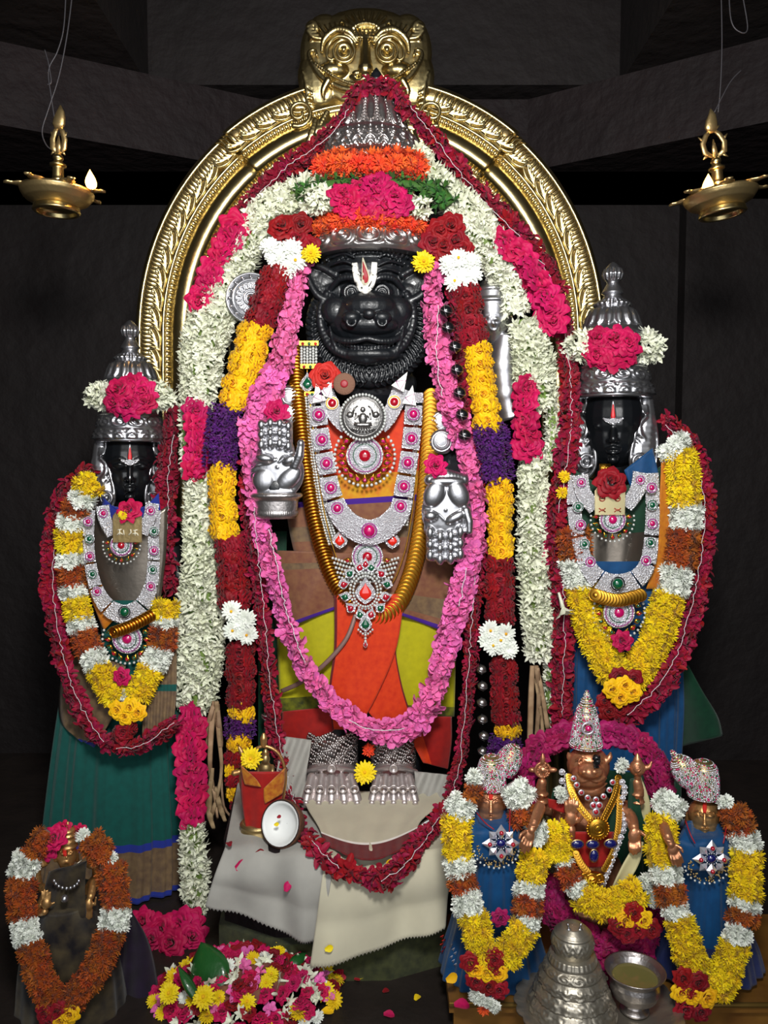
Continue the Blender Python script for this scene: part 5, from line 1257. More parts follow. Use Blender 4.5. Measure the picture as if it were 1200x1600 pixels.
for x, y in ((182, 1110), (202, 1106), (194, 1120), (214, 1114)): g.flower('yellow_rose', x, y, -.175, 26)
g.fill('red_rose', [(194, 1132, -.15, 26), (196, 1156, -.16, 26)], 26, core=M_RED)
g.flower('magenta_rose', 190, 1058, -.15, 24); g.done()
g = Garland('chrysanthemum_garland', 'yellow, white and rust garland in a deep V on the blue-clad goddess', P(970, 1130, -.1))
banded(g, -.07, [('w', 1046, 690, 1058, 706), ('y', 1060, 706, 1070, 786), ('w', 1072, 788, 1070, 826), ('r', 1068, 828, 1062, 884), ('w', 1056, 886, 1048, 926), ('y', 1046, 928, 1022, 1004), ('y', 1022, 1004, 985, 1062), ('r', 893, 828, 900, 870), ('w', 898, 874, 908, 912), ('y', 908, 916, 922, 976), ('y', 922, 976, 960, 1056)], 27, 26, ygg)
for x, y in ((958, 1078), (978, 1072), (970, 1090), (990, 1082)): g.flower('yellow_rose', x, y, -.185, 28)
for x, y in ((968, 1058), (990, 1062), (946, 1096), (970, 1108), (952, 1112)): g.flower('red_rose', x, y, -.165, 28)
g.flower('magenta_rose', 972, 1002, -.15, 30); g.done()
ck = dict(row=.36, across=.6, depth=.8, jit=.6, core=M_CRIM, coresc=.3, rag=.3)
g = Garland('crimson_garland', 'crimson oleander loop on white thread around the goddess in the teal skirt', P(196, 1170, -.05))
g.fill('crimson_oleander', [(144, 730, .0, 14), (108, 760, -.0, 16), (86, 810, -.01, 18), (78, 870, -.02, 18), (82, 940, -.04, 18), (94, 1010, -.08, 18), (114, 1080, -.12, 18), (146, 1142, -.15, 18), (190, 1168, -.165, 18), (236, 1156, -.16, 18), (276, 1124, -.13, 16)], 27, **ck)
g.thread([(140, 738, -.04), (104, 780, -.04), (86, 850, -.05), (84, 930, -.08), (98, 1020, -.125), (120, 1090, -.165), (160, 1160, -.20)]); g.thread([(184, 1170, -.205), (222, 1164, -.20), (272, 1128, -.17)])
g.done()
g = Garland('crimson_garland', 'crimson oleander loop on white thread around the blue-clad goddess', P(970, 1130, -.06))
g.fill('crimson_oleander', [(1036, 650, .0, 12), (1062, 676, -.0, 18), (1090, 720, -.01, 20), (1102, 790, -.02, 20), (1098, 860, -.03, 20), (1086, 940, -.05, 20), (1066, 1010, -.09, 20), (1032, 1076, -.13, 22), (990, 1116, -.15, 20), (946, 1132, -.15, 18)], 28, **ck)
g.thread([(1040, 664, -.04), (1082, 716, -.05), (1100, 780, -.065), (1098, 850, -.075), (1084, 930, -.095), (1062, 1010, -.135), (1030, 1070, -.175), (980, 1118, -.195)])
g.done()
# ================================================================== low plank and the three bronze idols
SZ = .150
WOOD = pm('gilded_wood', (158, 112, 48), .42, .35, 0, 0, (120, 78, 34), 14, .8, .15, 20)
plank = thing('wooden_plank_seat', 'low gilded wooden plank seat carrying the three bronze idols', 'seat', (.5, -.45, FZ))
fl_, x1 = Pz(702, 1566, SZ), 1.05
MB().box((fl_.x, fl_.y, SZ - .022), (x1, -.30, SZ)).build('top_board', WOOD, plank, False)
MB().tube([Vector((fl_.x, fl_.y - .002, SZ - .004)), Vector((x1, fl_.y - .002, SZ - .004))], .005, 8).build('front_rim', pm('bright_brass_edge', (222, 178, 96), .3, .9), plank)
MB().box((fl_.x + .01, fl_.y + .012, FZ), (x1 - .01, fl_.y + .035, SZ - .022)).build('front_apron', WOOD, plank, False)
for xx in (fl_.x + .015, x1 - .05): MB().box((xx, -.36, FZ), (xx + .035, -.32, SZ - .022)).build('foot', WOOD, plank, False)

def studs(parent, pts, r, mat, name):
    mb = MB()
    for p in pts: mb.ball(p, r, 6, 4)
    return mb.build(name, mat, parent, kind='stuff')
def studded_crown(name, label, cx, prof, Y, tilt=None, dens=1., seed=1, gold=BRASSD, root=None, part='crown_body'):
    root = root or thing(name, label, 'crown', P(cx, prof[-1][0], Y)); rr = random.Random(seed)
    lathe_px(part, cx, prof, Y, gold, root, nseg=40, step=2, tilt=tilt)
    sets = {0: [], 1: [], 2: []}; x0 = P(cx, prof[0][0], Y).x
    for (y0, h0), (y1, h1) in zip(prof, prof[1:]):
        n = max(1, int(abs(y1 - y0) / 2.3)) if abs(y1 - y0) > 1 else 0
        for i in range(n):
            py = lerp(y0, y1, (i + .5) / n); hw = lerp(h0, h1, (i + .5) / n); m = max(4, int(hw * 2.6 * dens))
            for j in range(m):
                th = 2 * pi * (j + .5 * (i % 2)) / m + rr.uniform(-.04, .04)
                v = Vector((x0 + hw * S(Y) * math.sin(th), Y - hw * S(Y) * math.cos(th), P(cx, py, Y).z))
                if tilt: v = tilt @ v
                q = rr.random(); sets[0 if q < .78 else (1 if q < .92 else 2)].append(v)
    for k_, (m, nm) in enumerate(((DIAM, 'crystal_studs'), (MAGGEM, 'pink_studs'), (EMER, 'green_studs'))):
        if sets[k_]: studs(root, sets[k_], (1.25 if k_ == 0 else 1.5) * S(Y), m, nm)
    return root
def star_pendant(label, px, py, Y, r, rot=0.):
    o = thing('star_pendant', label, 'pendant', P(px, py + r, Y)); q = S(Y)
    for j in range(8):
        a = 2 * pi * j / 8 + rot; big = j % 2 == 0
        x, y = px + r * .62 * math.sin(a), py - r * .62 * math.cos(a)
        c = P(x, y, Y); M3 = Matrix.Rotation(a, 3, 'Y'); L, W = (r * .44, r * .30) if big else (r * .32, r * .26)
        v = [c + M3 @ Vector((a_ * q, d * q, b_ * q)) for a_, d, b_ in ((0, 0, L), (W, 0, 0), (0, 0, -L), (-W, 0, 0), (0, -4, 0), (0, 2, 0))]
        pt = MB().add(v, [(0, 4, 1), (1, 4, 2), (2, 4, 3), (3, 4, 0), (0, 1, 5), (1, 2, 5), (2, 3, 5), (3, 0, 5)]).build('point', DIAM, o, False)
        if big: MB().ball(c + Vector((0, -4 * q, 0)), r * .13 * q, 8, 6).build('gem', RUBY, pt)
    c = P(px, py, Y - .006)
    MB().ball(c, (r * .26 * q, 4 * q, r * .22 * q), 12, 8).build('centre_gem', SAPPH, o)
    studs(o, [P(px + r * .34 * math.sin(a), py + r * .3 * math.cos(a), Y - .006) for a in [2 * pi * i / 16 for i in range(16)]], 1.2 * q, DIAM, 'crystal_studs')
    rr = random.Random(int(px)); ps = []
    for i in range(70):
        a = rr.uniform(-1.9, 1.9); d = rr.uniform(.75, 1.15) * r; ps.append(P(px - r * .25 + d * math.sin(a) * .95, py + r * .35 + d * math.cos(a) * .8, Y + .012))
    studs(o, ps, 1.7 * q, BRASSD, 'bead_fringe')
    studs(o, [P(px - r * .25 + r * 1.2 * math.sin(a), py + r * .35 + r * .98 * math.cos(a), Y + .01) for a in [-1.5 + 3. * i / 13 for i in range(14)]], 2. * q, PEARL, 'pearl_fringe')
    return o
def small_goddess(cx, fy, Yc, lab, skirt_rows, hand, sgn, mats, seed, k=1.):
    root = thing('bronze_goddess_idol', lab, 'idol', (P(cx, fy, Yc).x, Yc, SZ))
    slp = (cx, -(cx - 600) / F); f = Sculpt(slp)
    A = lambda x, y, d, rx, ry, rd: f.e(cx + k * x, fy + k * y, Yc + d, rx * k, ry * k, rd * k)
    A(0, -6, -.01, 25, 24, 24); A(0, 8, -.012, 22, 26, 20); A(0, 50, .0, 44, 34, 26); A(0, 30, 0, 16, 22, 14)
    c_ = lambda p: f.curve([(cx + k * x, fy + k * y, Yc + d, r * k) for x, y, d, r in p], 4)
    c_([(0, -6, -.040, 2), (0, 4, -.046, 2.6), (0, 10, -.05, 3.6)])
    for sg in (-1, 1):
        c_([(4 * sg, -8, -.042, 1.3), (10 * sg, -11, -.039, 1.4), (17 * sg, -8, -.03, 1.2)]); A(9 * sg, -3, -.034, 5.5, 3, 4); c_([(4 * sg, -3, -.040, .9), (9 * sg, -5, -.042, 1.), (15 * sg, -3, -.034, .9)])
        A(9 * sg, 10, -.024, 9, 9, 8); c_([(25 * sg, -6, -.005, 4), (26 * sg, 10, -.004, 5), (24 * sg, 18, -.006, 3)])
    c_([(-6, 18, -.038, 1.4), (0, 17, -.042, 1.8), (6, 18, -.038, 1.4)]); c_([(-4, 21.5, -.036, 1.5), (0, 22, -.041, 2), (4, 21.5, -.036, 1.5)]); A(0, 28, -.028, 6, 4, 5)
    hd = f.build('head', BRONZEG if sgn < 0 else BRONZE, root, .0018, 1, 'small bronze face'); B = bvh_of(hd)
    ribbon_hit(B, [(cx, fy - 22 * k, 2.6 * k), (cx, fy - 14 * k, 3.2 * k), (cx, fy - 8 * k, 2 * k)], 'forehead_mark', VERM, root, .003)
    skirt(root, cx + (6 if sgn > 0 else 0), skirt_rows, Yc, .085, mats, 20, .07, lambda py, j: 1 if (len(mats) > 1 and py > skirt_rows[-3][0]) else 0, 'sari', seed)
    # folded cowl at the neck
    for i, (dx, dy) in enumerate(((-1, 0), (1, 4))):
        sheet('cowl', [(cx - 26 * k, fy + (4 + dy) * k), (cx - 44 * k, fy + (40 + dy) * k), (cx - 46 * k, fy + 80 * k)], [(cx + 24 * k, fy + (4 + dy) * k), (cx + 42 * k, fy + (36 + dy) * k), (cx + 44 * k, fy + 80 * k)], [BLUE],
              lambda x, y: Yc - .024 - .06 * sm((y - fy) / (44 * k)) * math.sqrt(max(.05, 1 - ((x - cx) / (52 * k)) ** 2)) + .02 * (abs(x - cx) < 18 * k) * (y < fy + 26 * k), root, .006 * i, 18, 14, fold=(.003, 12, 1.5))
    # hand with fingers
    h = Sculpt()
    hx, hy, ang, Yh = hand
    d = Vector((math.sin(ang), -math.cos(ang))); n_ = Vector((d.y, -d.x)) * -1
    T = lambda a, b_: (hx + d.x * a + n_.x * b_, hy + d.y * a + n_.y * b_)
    h.chain([(*T(-40, 0), Yh + .05, 10), (*T(-16, 0), Yh + .012, 8.5), (*T(-4, 0), Yh, 6.5)]); h.e(*T(6, 0), Yh, 9, 10, 5)
    for i, (b_, L) in enumerate(((-7, 20), (-2.3, 24), (2.4, 23), (7, 18))):
        h.chain([(*T(10, b_), Yh, 2.6), (*T(10 + L * .5, b_ * 1.1), Yh - .006, 2.5), (*T(10 + L, b_ * 1.1), Yh + .0, 2.0)], n=8, k=6)
    h.chain([(*T(2, 8 * sgn), Yh - .002, 3), (*T(9, 13 * sgn), Yh - .008, 2.7), (*T(15, 13 * sgn), Yh - .01, 2.1)], n=8, k=6)
    for r_ in (-8, -12): h.e(*T(r_, 0), Yh + .004, 8.4, 2.2, 8.4)
    h.build('hand', BRONZE, root, .0016, 1, 'bronze hand with bracelets')
    return root
GYc = -.50
lg = small_goddess(767, 1258, GYc, 'bronze goddess idol in blue sari nearest the white cloth', [(1285, 34), (1330, 46), (1390, 56), (1440, 68), (1480, 80), (1512, 88)], (829, 1300, pi + .36, -.625), 1, [BLUE, BLUE], 7, 1.08)
rg = small_goddess(1101, 1278, GYc, 'bronze goddess idol in blue and navy sari beside the silver cup', [(1300, 34), (1345, 46), (1400, 56), (1440, 70), (1470, 84), (1504, 94)], (1049, 1322, pi - .38, -.625), -1, [BLUE, NAVY], 8, 1.03)
def tilt_about(px, py, Y, ang):
    c = P(px, py, Y); return Matrix.Translation(c) @ Matrix.Rotation(ang, 4, 'Y') @ Matrix.Translation(-c)
hb = studded_crown('jewelled_headdress', 'jewelled crown with tilted bun on the goddess nearest the white cloth', 768, [(1178, 1), (1182, 12), (1188, 18), (1198, 21), (1212, 22), (1224, 23), (1229, 24), (1231, 22)], GYc - .01, None, 1., 3)
studded_crown('', '', 786, [(1156, 1), (1159, 9), (1166, 15), (1178, 19), (1192, 20), (1204, 17)], GYc, tilt_about(780, 1203, GYc, .5), 1., 4, root=hb, part='hair_bun')
hb = studded_crown('jewelled_headdress', 'jewelled crown with pointed tilted bun on the goddess at the far right edge', 1100, [(1186, 1), (1190, 13), (1198, 20), (1212, 23), (1230, 24), (1242, 24), (1245, 22)], GYc - .01, None, 1., 5)
studded_crown('', '', 1084, [(1156, 1), (1162, 4), (1168, 4), (1172, 10), (1182, 17), (1196, 21), (1210, 20), (1220, 15)], GYc, tilt_about(1090, 1218, GYc, -.62), 1., 6, root=hb, part='hair_bun')
star_pendant('crystal star pendant with blue stone on the goddess nearest the white cloth', 783, 1318, -.60, 29); star_pendant('crystal star pendant with blue stone on the goddess at the far right edge', 1112, 1342, -.60, 29)
for x, y, x2, y2, rt in ((745, 1270, 772, 1296, lg), (797, 1262, 796, 1300, lg), (1071, 1282, 1086, 1318, rg), (1136, 1284, 1130, 1318, rg)):
    MB().tube(pxpath([(x, y, -.565), ((x + x2) / 2, (y + y2) / 2 + 3, -.592), (x2, y2, -.6)], 5), .0013, 5).build('red_cord', REDP, rt)
# small printed strokes along the sari hem
sb_ = bvh_of([c for c in lg.children if c.name.startswith('sari')][0])
for nm, mt, st in (('hem_print', pm('print_white', (196, 196, 210), .6), [(703 + (i % 3) * 3, 1478 + i * 6, 4) for i in range(6)]), ('hem_print', VERM, [(688 + (i % 2) * 3, 1464 + i * 6, 5) for i in range(5)])):
    mb = MB()
    for x, y, l in st: mb.tube([hit(sb_, x, y, .002, -.58), hit(sb_, x + l, y - 3, .002, -.58), hit(sb_, x + l * .5, y + 2, .002, -.58)], .0009, 4)
    mb.build(nm, mt, lg, kind='stuff')

# bronze boar-faced idol
CY = -.47
bo = thing('bronze_boar_idol', 'bronze boar-faced idol with jewelled conical crown between the two small goddesses', 'idol', (P(920, 1400, CY).x, CY, SZ))
slp = (920, -(920 - 600) / F); s_ = Sculpt(slp)
def A(x, y, d, rx, ry, rd, rot=0.): s_.e(x, y, CY + d, rx, ry, rd, rot)
def c_(*p): s_.curve([(x, y, CY + d, r) for x, y, d, r in p], 4)
A(919, 1196, -.0, 34, 32, 30); A(920, 1212, -.03, 28, 20, 24); A(922, 1204, -.055, 20, 12, 18); A(921, 1230, -.02, 26, 16, 22); A(920, 1290, .02, 46, 62, 34); A(920, 1370, .02, 56, 60, 38); A(920, 1250, .01, 20, 26, 20); A(920, 1440, .02, 60, 60, 38)
for sg in (-1, 1):
    X = lambda v: 921 + sg * v
    c_((X(24), 1192, -.01, 5), (X(31), 1184, -.008, 5), (X(33), 1176, -.004, 1.8)); s_.ring(X(13), 1191, CY - .045, 5, 1.4); A(X(13), 1191, -.04, 3, 3, 4)
    c_((X(4), 1186, -.045, 1.6), (X(12), 1182, -.045, 1.8), (X(22), 1187, -.036, 1.5)); A(X(8), 1206, -.074, 5.5, 4, 4)
    c_((X(0), 1217, -.062, 2), (X(12), 1221, -.058, 2.2), (X(24), 1214, -.04, 2.2)); c_((X(0), 1226, -.055, 2.6), (X(13), 1225, -.05, 2.4), (X(26), 1216, -.035, 2)); c_((X(0), 1236, -.045, 2), (X(14), 1234, -.04, 2), (X(27), 1224, -.025, 2))
    # four arms
    c_((X(44), 1262, .01, 15), (X(66), 1262, .01, 12), (X(76), 1240, -.01, 10), (X(74), 1222, -.015, 8)); s_.e(X(74), 1240, CY - .012, 11, 3, 11); s_.e(X(75), 1252, CY - .008, 12, 3, 12)
c_((880, 1262, -.01, 15), (872, 1296, -.03, 12), (888, 1312, -.065, 10), (892, 1296, -.078, 8)); A(893, 1278, -.08, 11, 13, 6)
for i, (b_, L) in enumerate(((-8.5, 18), (-3, 22), (3, 21), (8.5, 17))): s_.chain([(893 + b_, 1268, CY - .082, 2.9), (893 + b_ * 1.1, 1268 - L * .55, CY - .084, 2.8), (893 + b_ * 1.15, 1268 - L, CY - .08, 2.2)], n=8, k=6)
s_.chain([(903, 1284, CY - .082, 3.4), (910, 1276, CY - .086, 3), (912, 1268, CY - .086, 2.4)], n=8, k=6)
c_((962, 1262, -.01, 15), (984, 1276, -.03, 11), (990, 1292, -.06, 9)); A(992, 1306, -.07, 11, 14, 6)
for i, (b_, L) in enumerate(((-8, 15), (-2.8, 19), (2.8, 18), (8, 14))): s_.chain([(992 + b_, 1316, CY - .072, 2.9), (992 + b_, 1316 + L * .55, CY - .078, 2.8), (992 + b_ * .95, 1316 + L, CY - .074, 2.2)], n=8, k=6)
s_.chain([(1001, 1300, CY - .072, 3.4), (1009, 1306, CY - .078, 3), (1011, 1316, CY - .078, 2.3)], n=8, k=6)
body = s_.build('body', BRONZE, bo, .0022, 1); BB = bvh_of(body)
ribbon_hit(BB, [(932, 1180, 5), (932, 1190, 6), (932, 1200, 3.5)], 'dark_mark', BLACKS, bo, .004, CY - .06)
# emblems in the back hands
d1 = Sculpt(slp); d1.ring(848, 1203, CY - .02, 12, 2); d1.e(848, 1203, CY - .02, 4, 4, 4); d1.e(848, 1203, CY - .014, 12, 12, 3)
for j in range(12): d1.chain([(848 + 5 * math.sin(j * .5236), 1203 + 5 * math.cos(j * .5236), CY - .022, 1), (848 + 12 * math.sin(j * .5236), 1203 + 12 * math.cos(j * .5236), CY - .022, 1)], n=6, k=5)
for a in (-1.57, 0, 1.57): d1.curve([(848 + 13 * math.sin(a), 1203 - 13 * math.cos(a), CY - .02, 4), (848 + 18 * math.sin(a), 1203 - 19 * math.cos(a), CY - .02, 4), (848 + 22 * math.sin(a), 1203 - 26 * math.cos(a), CY - .02, 1.2)], 4)
d1.chain([(848, 1214, CY - .016, 4), (848, 1226, CY - .014, 5)]); d1.build('discus_emblem', BRONZE, bo, .0016, 1)
d1 = Sculpt(slp); d1.chain([(996, 1222, CY - .014, 5), (996, 1212, CY - .018, 6)]); d1.e(996, 1200, CY - .02, 13, 13, 11); d1.chain([(996, 1188, CY - .02, 7), (996, 1178, CY - .02, 2)])
for sg in (-1, 1): d1.curve([(996 + 10 * sg, 1200, CY - .02, 4), (996 + 18 * sg, 1198, CY - .02, 4), (996 + 22 * sg, 1190, CY - .02, 1.4)], 4)
d1.ring(996, 1200, CY - .04, 5, 1.3); d1.build('conch_emblem', BRONZE, bo, .0016, 1)
# cloths
yb = lambda x, y: CY - .01 - .05 * math.sqrt(max(.03, 1 - ((x - 920) / 72) ** 2))
sheet('green_drape', [(984, 1218), (982, 1262), (990, 1320)], [(994, 1216), (1002, 1268), (1018, 1312)], [DGREEN], lambda x, y: CY - .045, bo, 0, 8, 14, fold=(.004, 7, 1))
sheet('green_drape', [(864, 1232), (862, 1250)], [(890, 1238), (888, 1262)], [DGREEN, REDS], lambda x, y: CY - .04, bo, 0, 8, 8, fold=(.003, 7, 1))
sheet('red_drape', [(856, 1248), (858, 1262)], [(886, 1254), (884, 1272)], [REDS], lambda x, y: CY - .05, bo, 0, 8, 8, fold=(.003, 7, 1))
sheet('red_drape', [(874, 1300), (884, 1330), (898, 1356)], [(960, 1300), (958, 1330), (950, 1356)], [REDS], yb, bo, .006, 14, 10)
sheet('green_drape', [(950, 1256), (950, 1310)], [(966, 1250), (964, 1300)], [DGREEN], yb, bo, .004, 8, 8)
sheet('cream_cloth', [(992, 1318), (976, 1346), (964, 1372), (956, 1392)], [(1006, 1316), (1000, 1346), (984, 1374), (962, 1396)], [pm('pale_straw', (206, 198, 150), .6)], lambda x, y: CY - .085, bo, 0, 8, 14, fold=(.004, 5, 1))
sheet('cream_cloth', [(992, 1214), (996, 1250), (1004, 1290)], [(1002, 1214), (1016, 1256), (1014, 1292)], [pm('pale_straw', (206, 198, 150), .6)], lambda x, y: CY - .02, bo, 0, 8, 14)
studded_crown('jewelled_headdress', 'tall conical crystal-studded crown on the bronze boar-faced idol', 917, [(1078, 1), (1082, 2.5), (1087, 5), (1089, 3.5), (1092, 8), (1098, 9), (1099, 7), (1102, 12), (1110, 16), (1113, 14), (1115, 17), (1136, 21), (1160, 25), (1164, 26), (1166, 24)], CY - .005, None, 1., 9, BRASSD)
c0 = P(921, 1141, CY - .055); oo = MB().torus(c0 + Vector((0, .012, 0)), 9 * S(CY), 2 * S(CY)).build('crown_jewel', DIAM); tag(oo, 'round pink and crystal jewel on the front of the conical crown', 'jewel'); MB().ball(c0 + Vector((0, .01, 0)), 5 * S(CY), 10, 7).build('gem', MAGGEM, oo)
# necklaces of the bronze boar idol
n1 = thing('ruby_collar', 'short ruby collar on the neck of the bronze boar-faced idol', 'necklace', P(928, 1262, CY - .08))
for x, y in ((896, 1216), (901, 1226), (908, 1238), (918, 1246), (931, 1249), (943, 1244), (952, 1234), (957, 1222)): jewel(n1, x, y, CY - .07, 5, RUBY, DIAM, gr=.6)
for x, y in ((927, 1258), (936, 1258), (931, 1268)): jewel(n1, x, y, CY - .084, 6, RUBY, DIAM, gr=.65)
n1 = thing('gold_coin_chain', 'gold coin chain with round sunburst pendant on the bronze boar-faced idol', 'necklace', P(934, 1310, CY - .09))
coins(n1, [(889, 1214, CY - .05), (893, 1236, CY - .066), (904, 1258, CY - .078), (922, 1280, CY - .09)], 12, 4, tilt=.4); coins(n1, [(966, 1216, CY - .05), (962, 1240, CY - .066), (952, 1262, CY - .078), (942, 1282, CY - .09)], 12, 4, tilt=.4)
coins(n1, [(968, 1246, CY - .06), (966, 1290, CY - .07), (958, 1330, CY - .075), (944, 1358, CY - .08)], 10, 4, tilt=.4); coins(n1, [(900, 1334, CY - .085), (908, 1350, CY - .088), (918, 1362, CY - .09)], 12, 4, tilt=.4)
c = P(934, 1294, CY - .095); q = S(CY - .09); pdn = MB().disc(c, 17 * q, .005, n=28, dome=.5).torus(c + Vector((0, -.006, 0)), 10 * q, 1.4 * q).torus(c + Vector((0, -.007, 0)), 5 * q, 1.4 * q).build('sunburst_pendant', GOLD, n1)
studs(n1, [c + Vector((17.5 * q * math.sin(a), -.002, 17.5 * q * math.cos(a))) for a in [2 * pi * i / 24 for i in range(24)]], 2.1 * q, GOLD, 'bead_rim')
n1 = thing('crystal_necklace', 'long crystal flower necklace down the side of the bronze boar-faced idol', 'necklace', P(955, 1385, CY - .08))
for x, y, dd in [(878 + (i % 2) * 8, 1206 + i * 7, -.045) for i in range(6)] + [(972 + 4 * math.sin(i), 1222 + i * 8.4, -.06) for i in range(10)] + [(970 - i * 3.4, 1308 + i * 9, -.075) for i in range(9)]: jewel(n1, x, y, CY + dd, 5.2, DIAM, SILVERG, gr=.6)
n1 = thing('blue_stone_belt', 'four dark blue oval stones on the belly of the bronze boar-faced idol', 'belt', P(925, 1345, CY - .09))
for x, y, a, b_ in ((902, 1319, 10, 7), (926, 1319, 10, 7), (954, 1318, 10, 7), (928, 1337, 7, 10)):
    c = P(x, y, CY - .09); q = S(CY - .09); o = MB().ball(c, (a * 1.15 * q, 2.5 * q, b_ * 1.2 * q), 14, 8).build('setting', BRASSD, n1); MB().ball(c + Vector((0, -1.5 * q, 0)), (a * q, 3.5 * q, b_ * q), 14, 8).build('gem', SAPPH, o)
k = Sculpt(); k.e(925, 1372, CY - .085, 21, 11, 9); k.ring(925, 1372, CY - .10, 7, 2)
for i in range(9): k.e(907 + i * 4.5, 1380 - abs(i - 4) * .6, CY - .098, 2.4, 2.4, 3)
for sg in (-1, 1): k.curve([(925 + 8 * sg, 1368, CY - .1, 2), (925 + 15 * sg, 1366, CY - .1, 2), (925 + 17 * sg, 1374, CY - .1, 1.6)], 4)
o = k.build('belt_buckle', GOLD, n1, .0016, 1)

# garlands of the bronze idols
yd = lambda y: lerp(-.56, -.645, sm((y - 1240) / 260))
g = Garland('chrysanthemum_garland', 'striped yellow, white and rust V garland on the goddess nearest the white cloth', P(770, 1560, -.65))
banded(g, 0, [('w', 744, 1208, 738, 1222, 10), ('r', 742, 1228, 736, 1246, 17), ('w', 726, 1248, 712, 1272), ('y', 713, 1276, 714, 1340), ('w', 716, 1342, 720, 1368), ('r', 722, 1370, 724, 1392), ('w', 728, 1394, 732, 1424), ('y', 738, 1428, 754, 1488), ('y', 754, 1488, 772, 1510),
              ('w', 800, 1226, 818, 1254), ('r', 812, 1262, 822, 1286), ('w', 836, 1288, 840, 1316, 18), ('y', 838, 1330, 826, 1376), ('w', 828, 1380, 826, 1400), ('r', 826, 1402, 824, 1428), ('w', 828, 1430, 826, 1450, 20), ('y', 820, 1446, 790, 1500)], 25, 25, yd)
for x, y, kd in ((735, 1506, 'red_rose'), (772, 1500, 'red_rose'), (744, 1516, 'yellow_rose'), (760, 1520, 'yellow_rose'), (778, 1522, 'yellow_rose'), (744, 1534, 'red_rose'), (764, 1542, 'red_rose'), (780, 1548, 'red_rose'), (772, 1512, 'red_rose')): g.flower(kd, x, y, -.665, 30)
g.fill('white_chrysanthemum', [(738, 1552, -.66, 8), (758, 1564, -.665, 10), (778, 1574, -.66, 8)], 18, row=.4); g.flower('orange_chrysanthemum', 756, 1576, -.66, 22); g.flower('plum_rose', 782, 1436, -.63, 26)
g.done()
g = Garland('chrysanthemum_garland', 'striped yellow, white and rust V garland on the goddess at the far right edge', P(1100, 1580, -.65))
banded(g, 0, [('w', 1052, 1246, 1036, 1270), ('y', 1032, 1274, 1034, 1350), ('w', 1040, 1354, 1042, 1382), ('r', 1046, 1386, 1050, 1410), ('w', 1052, 1414, 1056, 1432, 22), ('y', 1060, 1436, 1080, 1500), ('y', 1080, 1500, 1100, 1540),
              ('w', 1130, 1250, 1136, 1258, 10), ('r', 1142, 1262, 1158, 1296), ('w', 1160, 1300, 1166, 1328), ('y', 1166, 1332, 1164, 1404), ('w', 1164, 1408, 1162, 1422), ('r', 1160, 1424, 1160, 1444), ('w', 1156, 1448, 1150, 1472, 24), ('y', 1148, 1474, 1120, 1550)], 26, 26, yd)
for x, y, kd in ((1068, 1530, 'red_rose'), (1092, 1536, 'red_rose'), (1066, 1552, 'yellow_rose'), (1084, 1556, 'yellow_rose'), (1106, 1560, 'yellow_rose'), (1072, 1578, 'red_rose'), (1096, 1582, 'red_rose'), (1076, 1548, 'red_rose')): g.flower(kd, x, y, -.675, 32)
g.done()
g = Garland('rose_garland', 'deep magenta rose garland arching behind the bronze boar-faced idol', P(925, 1500, -.5))
pr = dict(row=.45, across=.45, depth=.7, jit=.35, a0=-60, a1=60, core=M_DMAG, coresc=.3)
g.fill('plum_rose', [(826, 1262, -.45, 16), (820, 1220, -.43, 20), (838, 1178, -.42, 26), (876, 1152, -.42, 26), (908, 1150, -.41, 20)], 36, **pr)
g.fill('plum_rose', [(940, 1150, -.41, 24), (976, 1150, -.42, 26), (1012, 1176, -.42, 28), (1030, 1218, -.43, 28), (1036, 1258, -.44, 22)], 36, **pr)
g.fill('plum_rose', [(862, 1376, -.50, 18), (866, 1420, -.52, 30), (900, 1462, -.53, 36), (950, 1480, -.54, 40), (1000, 1466, -.53, 36), (1026, 1420, -.52, 22)], 38, **pr)
g.fill('plum_rose', [(880, 1500, -.54, 34), (950, 1510, -.55, 40), (1010, 1500, -.54, 30)], 38, **pr)
g.done()
g = Garland('chrysanthemum_garland', 'yellow and rust garland looped low in front of the bronze boar-faced idol', P(930, 1430, -.58))
yc = lambda y: lerp(-.53, -.58, sm((y - 1260) / 150))
banded(g, 0, [('w', 880, 1235, 874, 1242, 9), ('w', 968, 1192, 974, 1200, 12), ('y', 866, 1288, 872, 1340, 24), ('w', 878, 1344, 884, 1352, 16), ('r', 880, 1356, 896, 1378, 20), ('w', 894, 1380, 906, 1392, 18), ('y', 906, 1396, 950, 1418, 26), ('y', 950, 1418, 1000, 1388, 26), ('w', 1018, 1388, 1022, 1410, 12), ('w', 1004, 1370, 1014, 1384, 12)], 24, 25, yc)
for x, y, kd in ((978, 1438, 'yellow_rose'), (1006, 1440, 'yellow_rose'), (990, 1428, 'red_rose'), (968, 1448, 'red_rose'), (996, 1454, 'red_rose'), (1018, 1452, 'red_rose'), (980, 1460, 'red_rose')): g.flower(kd, x, y, -.61, 30)
g.done()
